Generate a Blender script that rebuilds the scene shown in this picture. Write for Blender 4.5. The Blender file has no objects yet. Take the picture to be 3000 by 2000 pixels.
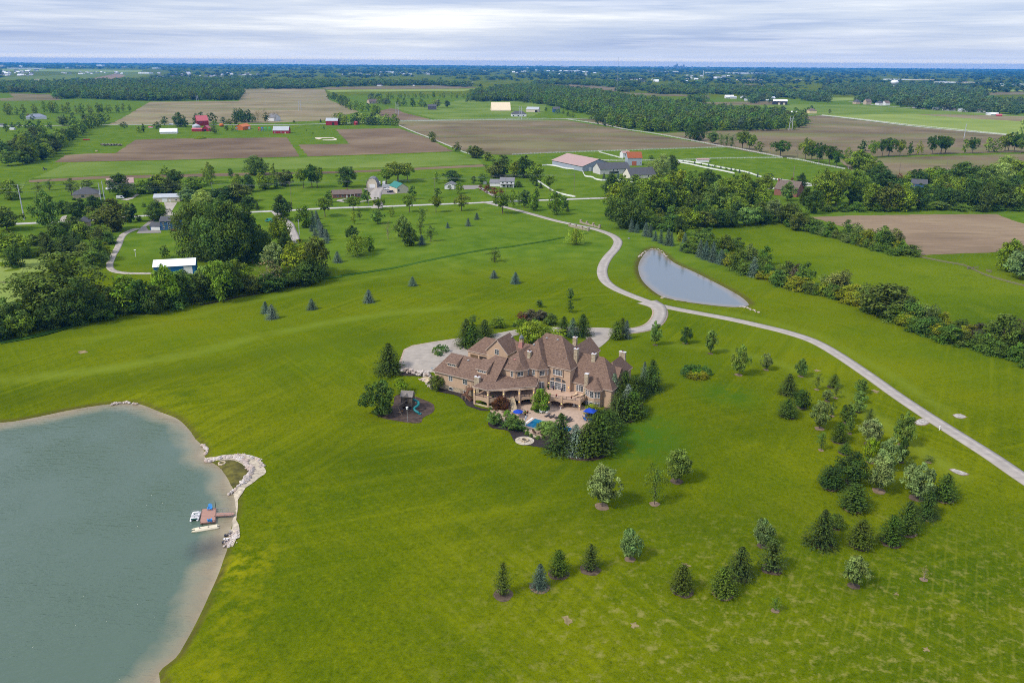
import bpy, math, random
import numpy as np
from mathutils import Vector, Matrix
random.seed(7); RNG=np.random.default_rng(7)
SC=bpy.context.scene; COL=SC.collection; rad=math.radians
# ---------------------------------------------------------------- camera geometry (28 mm drone lens, 100 m up)
F=2333.; PIT=rad(19.3); ROLL=0.0065; HC=100.
_cr,_sr=math.cos(ROLL),math.sin(ROLL); _cp,_sp=math.cos(PIT),math.sin(PIT)
def ray(px,py):
    X=(px-1500)/F; Y=(1000-py)/F
    X,Y=_cr*X-_sr*Y,_sr*X+_cr*Y
    return (X,_cp+Y*_sp,-_sp+Y*_cp)
def G(px,py,z=0.):
    d=ray(px,py); t=(z-HC)/d[2]; return (d[0]*t,d[1]*t,z)
def PY(p,z):
    zz=z-HC; d=p[1]*_cp-zz*_sp; X=p[0]/d; Y=(p[1]*_sp+zz*_cp)/d
    return 1000-(-_sr*X+_cr*Y)*F
def zat(py,p):
    lo,hi=-5.,400.
    for _ in range(40):
        m=(lo+hi)/2
        if PY(p,m)>py: lo=m
        else: hi=m
    return lo
def mpp(p):   # metres per photo pixel across, at a ground point
    return (p[1]*_cp+HC*_sp)/F
# house frame
HO=(18.15,229.10); HA=rad(-31); _cu,_su=math.cos(HA),math.sin(HA)
def uvw(u,v,z=0.): return (HO[0]+u*_cu-v*_su, HO[1]+u*_su+v*_cu, z)
def touv(x,y):
    dx=x-HO[0]; dy=y-HO[1]; return dx*_cu+dy*_su, -dx*_su+dy*_cu
# ---------------------------------------------------------------- terrain
def sst(x): x=np.clip(x,0,1); return x*x*(3-2*x)
def smooth(pts,n=6,closed=True):
    P=[np.array(p,float) for p in pts]; N=len(P); out=[]
    rng=range(N) if closed else range(N-1)
    for i in rng:
        p0=P[(i-1)%N] if closed or i>0 else P[0]; p1=P[i]; p2=P[(i+1)%N]
        p3=P[(i+2)%N] if closed or i+2<N else P[-1]
        for k in range(n):
            t=k/n; out.append(tuple(0.5*((2*p1)+(-p0+p2)*t+(2*p0-5*p1+4*p2-p3)*t*t+(-p0+3*p1-3*p2+p3)*t**3)))
    if not closed: out.append(tuple(P[-1]))
    return out
def sdist(X,Y,poly):
    """signed distance, positive inside"""
    X=np.asarray(X,float); Y=np.asarray(Y,float); d=np.full(X.shape,1e9); ins=np.zeros(X.shape,bool)
    n=len(poly)
    for i in range(n):
        ax,ay=poly[i][0],poly[i][1]; bx,by=poly[(i+1)%n][0],poly[(i+1)%n][1]
        ex,ey=bx-ax,by-ay; L=ex*ex+ey*ey+1e-12
        t=np.clip(((X-ax)*ex+(Y-ay)*ey)/L,0,1)
        d=np.minimum(d,np.hypot(X-ax-t*ex,Y-ay-t*ey))
        c=((ay>Y)!=(by>Y))&(X<(bx-ax)*(Y-ay)/((by-ay) if abs(by-ay)>1e-9 else 1e-9)+ax); ins^=c
    return np.where(ins,d,-d)
WL=-0.45
LAKE=[G(x,y,WL)[:2] for x,y in [(0,1238),(100,1223),(200,1202),(300,1186),(370,1181),(410,1184),(470,1207),(520,1227),(555,1260),(572,1285),(596,1310),(600,1338),(618,1352),(642,1368),(662,1392),(676,1418),(688,1450),(692,1480),(684,1520),(676,1552),(668,1596),(644,1668),(608,1752),(566,1838),(520,1920),(470,2005)]]+[(-38,88),(-70,75),(-150,90),(-190,150),(-170,210)]
LAKE=smooth(LAKE,4)
POND=smooth([G(x,y,WL)[:2] for x,y in [(1900,733),(1920,730),(1945,745),(1975,770),(2030,795),(2080,820),(2130,846),(2165,866),(2192,888),(2185,897),(2140,899),(2060,891),(1990,880),(1940,868),(1905,845),(1878,815),(1870,780),(1882,752)]],4)
def terr(X,Y):
    X=np.asarray(X,float); Y=np.asarray(Y,float)
    u=(X-HO[0])*_cu+(Y-HO[1])*_su; v=-(X-HO[0])*_su+(Y-HO[1])*_cu
    vb=np.interp(u,[-140,-75,-56,-44,-30,-20,0,12,26,60,120],[-30,-22,-13,-11,-8,-2,6,6,-2,-18,-30])
    L=np.interp(u,[-80,-56,-46,-24,10,26,60],[30,14,5,6,10,24,40])
    m=2.75*sst((v-vb)/L+0.35)
    r=np.hypot((u+18)/1.35,(v-10))
    m=m*(1-sst((r-34)/75))
    w=0.9*np.sin(X*0.021+1)*np.sin(Y*0.017+.5)+0.5*np.sin(X*0.043-Y*0.031)+.35*np.sin(X*.012+Y*.055+2)
    far=sst((np.hypot(u+10,v)-40)/50)*(1-sst((Y-480)/200))
    m=m+np.where(v>-4,1,.6)*w*far
    for poly in (LAKE,POND):
        s=sdist(X,Y,poly); k=sst((s+10)/10); base=m*(1-k)
        m=np.where(s>-10,base+np.where(s>-1.6,-np.clip((s+1.6)/1.6,0,1)*.45-np.clip(s,0,3)*.35,0),m)
    return m
def tz(x,y): return float(terr(np.array([x]),np.array([y]))[0])
def GP(px,py,it=4):
    z=0.
    for _ in range(it):
        p=G(px,py,z); z=0.5*z+0.5*tz(p[0],p[1]) if _ else tz(p[0],p[1])
    p=G(px,py,z); return (p[0],p[1],tz(p[0],p[1]))
# ---------------------------------------------------------------- materials
def newmat(name):
    m=bpy.data.materials.new(name); m.use_nodes=True; nt=m.node_tree; nt.nodes.clear()
    o=nt.nodes.new('ShaderNodeOutputMaterial'); b=nt.nodes.new('ShaderNodeBsdfPrincipled')
    nt.links.new(b.outputs[0],o.inputs[0]); return m,nt,b,o
def nd(nt,t,**k):
    n=nt.nodes.new(t)
    for a,v in k.items():
        if a.startswith('_'): setattr(n,a[1:],v)
        else: n.inputs[a.replace('__',' ')].default_value=v
    return n
def c4(c): return (c[0],c[1],c[2],1)
def coords(nt,scale=(1,1,1)):
    t=nt.nodes.new('ShaderNodeTexCoord'); mp=nd(nt,'ShaderNodeMapping'); mp.inputs['Scale'].default_value=scale
    nt.links.new(t.outputs['Object'],mp.inputs[0]); return mp.outputs[0]
def noise(nt,co,scale,detail=3,rough=.55):
    n=nd(nt,'ShaderNodeTexNoise',Scale=scale,Detail=detail,Roughness=rough); nt.links.new(co,n.inputs['Vector']); return n.outputs['Fac']
def ramp(nt,fac,stops):
    r=nt.nodes.new('ShaderNodeValToRGB'); e=r.color_ramp.elements
    while len(e)<len(stops): e.new(.5)
    for i,(p,c) in enumerate(stops): e[i].position=p; e[i].color=c4(c) if len(c)==3 else c
    nt.links.new(fac,r.inputs[0]); return r.outputs[0]
def mix(nt,a,b,fac,mode='MIX'):
    m=nt.nodes.new('ShaderNodeMix'); m.data_type='RGBA'; m.blend_type=mode
    for s,v in ((0,fac),(6,a),(7,b)):
        if hasattr(v,'is_output'): nt.links.new(v,m.inputs[s])
        else: m.inputs[s].default_value=v if s==0 else c4(v)
    return m.outputs[2]
def maprange(nt,v,a,b,c=0.,d=1.):
    m=nd(nt,'ShaderNodeMapRange'); nt.links.new(v,m.inputs[0])
    for i,x in enumerate((a,b,c,d)): m.inputs[i+1].default_value=x
    return m.outputs[0]
def bump(nt,b,h,strength=.3,dist=.1):
    n=nd(nt,'ShaderNodeBump',Strength=strength,Distance=dist); nt.links.new(h,n.inputs['Height']); nt.links.new(n.outputs[0],b.inputs['Normal'])
_M={}
def M(name,col,rough=.7,var=.12,scale=1.5,metal=0.,spec=.3,stretch=(1,1,1),bmp=0.):
    """plain weathered material: base colour with procedural variation"""
    if name in _M: return _M[name]
    m,nt,b,o=newmat(name); co=coords(nt,stretch)
    n=noise(nt,co,scale,4,.6); n2=noise(nt,co,scale*.17,2)
    lo=tuple(max(0,x*(1-var*1.6)) for x in col); hi=tuple(min(1,x*(1+var*1.4)) for x in col)
    c=ramp(nt,n,[(.3,lo),(.7,hi)]); c=mix(nt,c,tuple(x*(1-var) for x in col),maprange(nt,n2,.4,.7,0,.6))
    nt.links.new(c,b.inputs['Base Color']); b.inputs['Roughness'].default_value=rough; b.inputs['Metallic'].default_value=metal
    b.inputs['Specular IOR Level'].default_value=spec
    if bmp: bump(nt,b,n,bmp,.05)
    _M[name]=m; return m
def shingle(name,a,b_,c_,sc=1.):
    if name in _M: return _M[name]
    m,nt,b,o=newmat(name); co=coords(nt,(1*sc,1*sc,2.6*sc))
    n=noise(nt,co,2.2,3,.7); n2=noise(nt,co,.9,2); co2=coords(nt,(.6*sc,.6*sc,7*sc)); n3=noise(nt,co2,1.,2)
    c=ramp(nt,n,[(.30,a),(.5,b_),(.72,c_)]); c=mix(nt,c,tuple(x*.6 for x in a),maprange(nt,n3,.5,.75,0,.55))
    c=mix(nt,c,c_,maprange(nt,n2,.55,.8,0,.35))
    nt.links.new(c,b.inputs['Base Color']); b.inputs['Roughness'].default_value=.9; b.inputs['Specular IOR Level'].default_value=.15
    bump(nt,b,n,.5,.05); _M[name]=m; return m
def stone(name,cols,sc=1.8,mortar=(.22,.19,.15)):
    if name in _M: return _M[name]
    m,nt,b,o=newmat(name); co=coords(nt,(1,1,1.7))
    v=nd(nt,'ShaderNodeTexVoronoi',Scale=sc); nt.links.new(co,v.inputs['Vector'])
    sep=nt.nodes.new('ShaderNodeSeparateColor'); nt.links.new(v.outputs['Color'],sep.inputs[0])
    c=ramp(nt,sep.outputs[0],[(i/(len(cols)-1),x) for i,x in enumerate(cols)])
    v2=nd(nt,'ShaderNodeTexVoronoi',Scale=sc,_feature='DISTANCE_TO_EDGE'); nt.links.new(co,v2.inputs['Vector'])
    c=mix(nt,mortar,c,maprange(nt,v2.outputs['Distance'],.01,.07)); n=noise(nt,co,9,3)
    c=mix(nt,c,tuple(x*.6 for x in cols[0]),maprange(nt,n,.45,.75,0,.4))
    nt.links.new(c,b.inputs['Base Color']); b.inputs['Roughness'].default_value=.9
    bump(nt,b,v2.outputs['Distance'],.5,.1); _M[name]=m; return m
def glass(name='window_glass',col=(.012,.016,.018)):
    if name in _M: return _M[name]
    m,nt,b,o=newmat(name); co=coords(nt); n=noise(nt,co,.8,2)
    nt.links.new(ramp(nt,n,[(.35,col),(.7,tuple(x*3 for x in col))]),b.inputs['Base Color'])
    b.inputs['Roughness'].default_value=.06; b.inputs['Specular IOR Level'].default_value=.6; _M[name]=m; return m
# ---------------------------------------------------------------- mesh builder
class MB:
    def __init__(s): s.v=[]; s.f=[]
    def add(s,vs,fs):
        o=len(s.v); s.v+=[tuple(map(float,p)) for p in vs]; s.f+=[tuple(i+o for i in f) for f in fs]; return s
    def box(s,x0,y0,z0,x1,y1,z1):
        return s.add([(x0,y0,z0),(x1,y0,z0),(x1,y1,z0),(x0,y1,z0),(x0,y0,z1),(x1,y0,z1),(x1,y1,z1),(x0,y1,z1)],
          [(0,3,2,1),(4,5,6,7),(0,1,5,4),(1,2,6,5),(2,3,7,6),(3,0,4,7)])
    def obox(s,c,sx,sy,z0,z1,a=0.):
        ca,sa=math.cos(a),math.sin(a); P=[]
        for z in (z0,z1):
            for dx,dy in ((-sx,-sy),(sx,-sy),(sx,sy),(-sx,sy)):
                dx/=2;dy/=2; P.append((c[0]+dx*ca-dy*sa,c[1]+dx*sa+dy*ca,z))
        return s.add(P,[(0,3,2,1),(4,5,6,7),(0,1,5,4),(1,2,6,5),(2,3,7,6),(3,0,4,7)])
    def prism(s,poly,z0,z1):
        n=len(poly); z0=z0 if hasattr(z0,'__len__') else [z0]*n; z1=z1 if hasattr(z1,'__len__') else [z1]*n
        a=sum(poly[i][0]*poly[(i+1)%n][1]-poly[(i+1)%n][0]*poly[i][1] for i in range(n))
        if a<0: poly=poly[::-1]; z0=z0[::-1]; z1=z1[::-1]
        P=[(p[0],p[1],z) for p,z in zip(poly,z0)]+[(p[0],p[1],z) for p,z in zip(poly,z1)]
        return s.add(P,[tuple(range(n))[::-1],tuple(range(n,2*n))]+[(i,(i+1)%n,n+(i+1)%n,n+i) for i in range(n)])
    def poly(s,pts): return s.add(pts,[tuple(range(len(pts)))])
    def bar(s,p,q,w,h=None):
        """rectangular bar between two points"""
        h=h or w; p=Vector(p);q=Vector(q); d=(q-p)
        if d.length<1e-6: return s
        d.normalize(); up=Vector((0,0,1)) if abs(d.z)<.95 else Vector((1,0,0)); a=d.cross(up).normalized(); b=a.cross(d).normalized()
        P=[]
        for c in (p,q):
            for i,j in ((-1,-1),(1,-1),(1,1),(-1,1)): P.append(c+a*(i*w/2)+b*(j*h/2))
        return s.add(P,[(3,2,1,0),(4,5,6,7),(0,1,5,4),(1,2,6,5),(2,3,7,6),(3,0,4,7)])
    def tube(s,pts,r,n=8,cap=True):
        pts=[Vector(p) for p in pts]; r=r if hasattr(r,'__len__') else [r]*len(pts); o=len(s.v); fs=[]; P=[]
        for i,p in enumerate(pts):
            d=(pts[min(i+1,len(pts)-1)]-pts[max(i-1,0)]).normalized()
            up=Vector((0,0,1)) if abs(d.z)<.95 else Vector((1,0,0)); a=d.cross(up).normalized(); b=a.cross(d).normalized()
            for k in range(n): t=2*math.pi*k/n; P.append(p+a*(r[i]*math.cos(t))+b*(r[i]*math.sin(t)))
        for i in range(len(pts)-1):
            for k in range(n): fs.append((i*n+k,i*n+(k+1)%n,(i+1)*n+(k+1)%n,(i+1)*n+k))
        if cap: fs.append(tuple(range(n))[::-1]); fs.append(tuple((len(pts)-1)*n+k for k in range(n)))
        return s.add(P,fs)
    def lathe(s,c,prof,n=16):
        """prof: list of (radius, z)"""
        P=[];fs=[]
        for r,z in prof:
            for k in range(n): t=2*math.pi*k/n; P.append((c[0]+r*math.cos(t),c[1]+r*math.sin(t),c[2]+z))
        for i in range(len(prof)-1):
            for k in range(n): fs.append((i*n+k,i*n+(k+1)%n,(i+1)*n+(k+1)%n,(i+1)*n+k))
        fs.append(tuple(range(n))[::-1]); fs.append(tuple((len(prof)-1)*n+k for k in range(n)))
        return s.add(P,fs)
    def blob(s,c,rx,ry,rz,seed=0,n=8,j=.12):
        """lumpy rounded stone"""
        R=random.Random(seed); P=[];fs=[]; rings=max(4,n//2+1)
        for i in range(rings):
            ph=math.pi*(i+.5)/rings
            for k in range(n):
                t=2*math.pi*k/n; m=1+R.uniform(-j,j)*2; P.append((c[0]+rx*m*math.sin(ph)*math.cos(t),c[1]+ry*m*math.sin(ph)*math.sin(t),c[2]+rz*m*math.cos(ph)))
        for i in range(rings-1):
            for k in range(n): fs.append((i*n+k,(i+1)*n+k,(i+1)*n+(k+1)%n,i*n+(k+1)%n))
        fs.append(tuple(range(n))); fs.append(tuple((rings-1)*n+k for k in range(n))[::-1])
        return s.add(P,fs)
    def mesh(s,name,mat,sm=False):
        me=bpy.data.meshes.new(name); me.from_pydata(s.v,[],s.f)
        if mat: me.materials.append(mat)
        if sm: me.polygons.foreach_set('use_smooth',[True]*len(me.polygons))
        me.update(); return me
    def build(s,name,mat,parent=None,sm=False,label=None,cat=None,group=None,kind=None,loc=None):
        o=bpy.data.objects.new(name,s.mesh(name,mat,sm)); COL.objects.link(o)
        if parent is not None: o.parent=parent
        if loc: o.location=loc
        tag(o,label,cat,group,kind); return o
def tag(o,label=None,cat=None,group=None,kind=None):
    for k,v in (('label',label),('category',cat),('group',group),('kind',kind)):
        if v: o[k]=v
    return o
def empty(name,loc=(0,0,0),rz=0.,label=None,cat=None,group=None):
    o=bpy.data.objects.new(name,None); COL.objects.link(o); o.location=loc; o.rotation_euler=(0,0,rz); o.empty_display_size=.5
    return tag(o,label,cat,group)
def copytree(o,parent=None):
    c=o.copy(); COL.objects.link(c)
    if parent is not None: c.parent=parent
    for ch in list(o.children): copytree(ch,c)
    return c
ORD='first second third fourth fifth sixth seventh eighth ninth tenth eleventh twelfth thirteenth fourteenth fifteenth sixteenth seventeenth eighteenth nineteenth twentieth'.split()
def ordn(i): return ORD[i] if i<20 else ('twenty-' if i<29 else 'thirty-' if i<39 else 'forty-')+ORD[(i-20)%10]
# ================================================================ THE SETTING
import bmesh
def axis(fine,coarse):
    return np.array(sorted(set(np.round(np.concatenate([fine]+coarse),3))))
xs=axis(np.arange(-150,151,1.25),[np.arange(-330,-150,4),np.arange(154,330,4),-np.geomspace(340,26000,26),np.geomspace(340,26000,26)])
ys=axis(np.arange(84,340,1.25),[np.arange(-60,84,6),np.arange(342,760,4),np.geomspace(780,25000,34)])
XX,YY=np.meshgrid(xs,ys)
ZZ=terr(XX,YY)
nx,ny=len(xs),len(ys)
V=np.stack([XX.ravel(),YY.ravel(),ZZ.ravel()],1)
idx=np.arange(nx*ny).reshape(ny,nx)
FQ=np.stack([idx[:-1,:-1],idx[:-1,1:],idx[1:,1:],idx[1:,:-1]],-1).reshape(-1,4)
def npmesh(name,V,Fq,mat,smooth=False,attrs=None,cols=None):
    me=bpy.data.meshes.new(name); k=Fq.shape[1]
    me.vertices.add(len(V)); me.vertices.foreach_set('co',np.asarray(V,np.float32).ravel())
    me.loops.add(Fq.size); me.loops.foreach_set('vertex_index',Fq.astype(np.int32).ravel())
    me.polygons.add(len(Fq)); me.polygons.foreach_set('loop_start',np.arange(0,Fq.size,k,dtype=np.int32))
    if smooth: me.polygons.foreach_set('use_smooth',np.ones(len(Fq),bool))
    for n,(dom,a) in (attrs or {}).items():
        at=me.attributes.new(n,'FLOAT',dom); at.data.foreach_set('value',np.asarray(a,np.float32).ravel())
    for n,(dom,a) in (cols or {}).items():
        at=me.attributes.new(n,'FLOAT_COLOR',dom); at.data.foreach_set('color',np.asarray(a,np.float32).ravel())
    if mat: me.materials.append(mat)
    me.update(); me.validate(); return me
def link(name,me,parent=None,label=None,cat=None,group=None,kind=None):
    o=bpy.data.objects.new(name,me); COL.objects.link(o)
    if parent is not None: o.parent=parent
    return tag(o,label,cat,group,kind)
# ---- grass
GRASS=(.089,.119,.0020)
def grassmat(name,base,alt,dark,field=False):
    m,nt,b,o=newmat(name); co=coords(nt)
    big=noise(nt,co,.012,3,.5); mid=noise(nt,co,.075,4,.6); fine=noise(nt,co,1.1,3,.65); vf=noise(nt,co,3.5,2,.6)
    c=ramp(nt,big,[(.3,dark),(.48,base),(.68,alt)])
    c=mix(nt,c,alt,maprange(nt,mid,.52,.72,0,.55)); c=mix(nt,c,dark,maprange(nt,mid,.44,.26,0,.6))
    c=mix(nt,c,tuple(x*.45 for x in dark),maprange(nt,fine,.48,.25,0,.55)); c=mix(nt,c,tuple(min(1,x*1.5) for x in alt),maprange(nt,fine,.56,.78,0,.5))
    c=mix(nt,c,tuple(x*.3 for x in dark),maprange(nt,vf,.5,.28,0,.4))
    if not field:
        # mower passes: irregular streaks along three headings, each fading in and out over the lawn
        for n_,(ang,wd_,nsc,k,dk_) in enumerate(((60,.42,.011,.5,.45),(20,.34,.010,.42,.5),(128,.5,.013,.34,.3))):
            w=nt.nodes.new('ShaderNodeMapping'); w.vector_type='TEXTURE'; w.inputs['Rotation'].default_value=(0,0,rad(ang)); w.inputs['Scale'].default_value=(42,1,1); nt.links.new(co,w.inputs[0])
            st=noise(nt,w.outputs[0],wd_,3,.6); w2=nt.nodes.new('ShaderNodeMapping'); w2.inputs['Location'].default_value=(ang*7,ang*3,0); nt.links.new(co,w2.inputs[0])
            msk=maprange(nt,noise(nt,w2.outputs[0],nsc,3),.42,.62)
            for lo,hi,cc,kk in ((.52,.72,tuple(min(1,x*1.28) for x in alt),k),(.48,.28,tuple(x*.8 for x in dark),dk_)):
                mm=nd(nt,'ShaderNodeMath',_operation='MULTIPLY'); nt.links.new(maprange(nt,st,lo,hi,0,kk),mm.inputs[0]); nt.links.new(msk,mm.inputs[1]); c=mix(nt,c,cc,mm.outputs[0])
        w=nt.nodes.new('ShaderNodeMapping'); w.inputs['Rotation'].default_value=(0,0,-rad(61)); nt.links.new(co,w.inputs[0]); wv=nd(nt,'ShaderNodeTexWave',Scale=.16,Distortion=1.6,Detail=2.,_wave_type='BANDS',_bands_direction='Y'); nt.links.new(w.outputs[0],wv.inputs[0])
        at_=nd(nt,'ShaderNodeAttribute',_attribute_name='lines'); mm=nd(nt,'ShaderNodeMath',_operation='MULTIPLY'); nt.links.new(maprange(nt,wv.outputs['Fac'],.80,1.,0,.24),mm.inputs[0]); nt.links.new(at_.outputs['Fac'],mm.inputs[1]); m3=nd(nt,'ShaderNodeMath',_operation='MULTIPLY'); nt.links.new(mm.outputs[0],m3.inputs[0]); nt.links.new(maprange(nt,noise(nt,co,.10,5,.75),.42,.62,0,1),m3.inputs[1]); c=mix(nt,c,(.235,.225,.03),m3.outputs[0])
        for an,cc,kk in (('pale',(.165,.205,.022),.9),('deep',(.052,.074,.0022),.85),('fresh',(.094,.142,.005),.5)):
            a=nd(nt,'ShaderNodeAttribute',_attribute_name=an); mm=nd(nt,'ShaderNodeMath',_operation='MULTIPLY'); nt.links.new(a.outputs['Fac'],mm.inputs[0]); nt.links.new(maprange(nt,noise(nt,co,.05,4,.65),.3,.65,.25*kk,kk),mm.inputs[1]); c=mix(nt,c,cc,mm.outputs[0])
        pa=nd(nt,'ShaderNodeAttribute',_attribute_name='pasture'); pc=ramp(nt,mid,[(.3,(.055,.115,.010)),(.5,(.085,.150,.014)),(.7,(.12,.18,.02))]); pm=nd(nt,'ShaderNodeMath',_operation='MULTIPLY'); pm.inputs[1].default_value=.75; nt.links.new(pa.outputs['Fac'],pm.inputs[0]); c=mix(nt,c,pc,pm.outputs[0])
        for an,cc,thr in (('lush',(.205,.205,.004),.44),('dry',(.20,.19,.045),.53),('worn',(.075,.062,.018),.3),('darkgrass',(.045,.10,.006),.34)):
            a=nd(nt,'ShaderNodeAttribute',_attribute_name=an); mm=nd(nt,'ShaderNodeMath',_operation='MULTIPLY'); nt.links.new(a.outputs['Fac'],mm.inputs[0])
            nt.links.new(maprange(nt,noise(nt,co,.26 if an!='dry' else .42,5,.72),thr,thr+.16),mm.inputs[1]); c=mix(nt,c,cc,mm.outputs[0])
    nt.links.new(c,b.inputs['Base Color']); b.inputs['Roughness'].default_value=1.; b.inputs['Specular IOR Level'].default_value=.0
    bump(nt,b,fine,.55,.25); return m
LAWN=grassmat('lawn_grass',GRASS,(.136,.154,.003),(.046,.083,.002))
lk=sdist(XX,YY,LAKE); pd=sdist(XX,YY,POND)
lush=np.clip(1-(-lk)/17,0,1)*(lk<0)*np.clip((205-YY)/14,0,1)*np.clip((XX+60)/10,0,1)*1.0
_lc=G(690,1660); _lc2=G(760,1640)
lush=np.maximum(lush,np.clip(1-np.hypot((XX-_lc[0])/13,(YY-_lc[1])/15),0,1)*1.15)
past=np.clip((YY-370)/60,0,1)*(YY<2500)
def near(pts,wd):
    P=[GP(*p)[:2] for p in pts]; d=np.full(XX.shape,1e9)
    for (ax,ay),(bx,by) in zip(P[:-1],P[1:]):
        ex,ey=bx-ax,by-ay; t=np.clip(((XX-ax)*ex+(YY-ay)*ey)/(ex*ex+ey*ey),0,1); d=np.minimum(d,np.hypot(XX-ax-t*ex,YY-ay-t*ey))
    return np.clip(1-d/wd,0,1)**.8
pale=np.maximum(near([(-60,1118),(150,1100),(350,1075),(560,1035),(760,985),(960,945),(1150,916),(1330,902)],6.),.6*near([(1500,735),(1300,775),(1100,812),(900,852),(700,893),(450,950),(250,1000)],4))  # first strip: light band of the lawn bank's relief, put into the grass colour
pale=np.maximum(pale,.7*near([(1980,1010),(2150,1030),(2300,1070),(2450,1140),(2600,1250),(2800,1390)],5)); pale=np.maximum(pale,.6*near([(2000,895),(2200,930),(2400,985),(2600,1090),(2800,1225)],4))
deep=np.maximum(near([(-60,1185),(150,1160),(400,1120),(620,1075),(800,1035),(1000,1000),(1110,985)],13),.8*near([(-60,1015),(200,975),(480,905),(700,858),(950,828)],9)); deep=np.maximum(deep,.7*near([(1900,1180),(2050,1230),(2230,1260)],14)); deep=np.maximum(deep,.55*near([(2100,1330),(1950,1180),(1900,1050)],18)); deep=np.maximum(deep,.5*near([(1500,1560),(1900,1560),(2300,1480)],14)); deep=np.maximum(deep,.6*near([(1850,1390),(1500,1420),(1200,1380),(950,1330)],16))  # first strip: bank's dark side put into the grass colour; others deeper green
fresh=np.clip((YY-215)/60,0,1)*(YY<600); lines=np.clip((XX-28)/14,0,1)*np.clip((172-YY)/30,0,1)
dry=np.clip((175-YY)/45,0,1)*np.clip((XX+25)/45,0,1)
worn=np.maximum(np.clip(1-np.abs(lk+.5)/1.2,0,1),np.clip(1-np.abs(pd+.8)/2.5,0,1))
uu_,vv_=touv(XX,YY)
darkg=np.clip(1-np.hypot((uu_-28)/18,(vv_+14)/22),0,1)*1.4+np.clip(1-np.hypot((uu_-42)/14,(vv_-26)/12),0,1)+.8*np.clip(1-np.abs(lk+4)/6,0,1)*(YY>235)  # darker green grass patches beside the house and round the lake head
gm=npmesh('lawn',V,FQ,LAWN,True,{'lush':('POINT',lush),'dry':('POINT',dry),'worn':('POINT',worn),'darkgrass':('POINT',np.clip(darkg,0,1)),'pasture':('POINT',past),'pale':('POINT',pale),'deep':('POINT',deep),'fresh':('POINT',fresh),'lines':('POINT',lines)})
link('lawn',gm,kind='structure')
# ---- draped sheets
def sheet(name,pts,mat,off=.05,cell=0,px=True,kind='structure',label=None,cat=None,sm=0,wob=0.,thick=0.,seed=1,flat=None,closed=True):
    P=[GP(*p)[:2] for p in pts] if px else list(pts)
    if sm: P=smooth(P,sm)
    if wob:
        R=random.Random(seed); Q=[]
        for i,p in enumerate(P):
            q=P[(i+1)%len(P)]; n=max(1,int(math.hypot(q[0]-p[0],q[1]-p[1])/(wob*5)))
            for k in range(n):
                t=k/n; Q.append((p[0]+(q[0]-p[0])*t+R.uniform(-wob,wob),p[1]+(q[1]-p[1])*t+R.uniform(-wob,wob)))
        P=Q
    bm=bmesh.new(); vs=[bm.verts.new((p[0],p[1],0)) for p in P]; bm.faces.new(vs)
    bmesh.ops.triangulate(bm,faces=bm.faces[:])
    if cell:
        for _ in range(12):
            es=[e for e in bm.edges if e.calc_length()>cell]
            if not es: break
            bmesh.ops.subdivide_edges(bm,edges=es,cuts=1); bmesh.ops.triangulate(bm,faces=bm.faces[:])
    co=np.array([v.co[:] for v in bm.verts]); z=terr(co[:,0],co[:,1]) if cell else np.zeros(len(co))
    if flat is not None: z=np.full(len(co),flat)
    for v,zz in zip(bm.verts,z): v.co.z=zz+off
    if thick:
        ed=[e for e in bm.edges if e.is_boundary]; r=bmesh.ops.extrude_edge_only(bm,edges=ed)
        for v in r['geom']:
            if isinstance(v,bmesh.types.BMVert): v.co.z-=thick
    bmesh.ops.recalc_face_normals(bm,faces=bm.faces[:])
    if sum(f.normal.z*f.calc_area() for f in bm.faces)<0: bmesh.ops.reverse_faces(bm,faces=bm.faces[:])
    me=bpy.data.meshes.new(name); bm.to_mesh(me); bm.free(); me.materials.append(mat)
    return link(name,me,label=label,cat=cat,kind=kind)
def ribbon(name,pts,w,mat,off=.07,px=True,step=2.,kind='structure',thick=.12):
    P=[GP(*p)[:2] for p in pts] if px else pts
    P=smooth(P,10,False); Q=[P[0]]
    for p in P[1:]:
        if math.hypot(p[0]-Q[-1][0],p[1]-Q[-1][1])>=step: Q.append(p)
    Q=np.array(Q); T=np.gradient(Q,axis=0); T/=np.linalg.norm(T,axis=1)[:,None]; N=np.stack([-T[:,1],T[:,0]],1)
    W=np.array(w if hasattr(w,'__len__') else [w,w],float); W=np.interp(np.linspace(0,1,len(Q)),np.linspace(0,1,len(W)),W)
    rows=[]; K=[-1,-.5,0,.5,1]
    for k in K:
        q=Q+N*(W*.5*k)[:,None]; rows.append(np.column_stack([q,terr(q[:,0],q[:,1])+off]))
    rows=[rows[0]-[0,0,thick]]+rows+[rows[-1]-[0,0,thick]]
    A=np.stack(rows,1); n=len(Q); m=len(rows); ii=np.arange(n*m).reshape(n,m)
    Fq=np.stack([ii[:-1,:-1],ii[1:,:-1],ii[1:,1:],ii[:-1,1:]],-1).reshape(-1,4)[:,::-1]
    S=np.concatenate([[0],np.cumsum(np.linalg.norm(np.diff(Q,axis=0),axis=1))])
    me=npmesh(name,A.reshape(-1,3),Fq,mat,False,{'along':('POINT',np.repeat(S,m)),'across':('POINT',np.tile(np.array([-1]+K+[1])*2.5,n))})
    return link(name,me,kind=kind)
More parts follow.
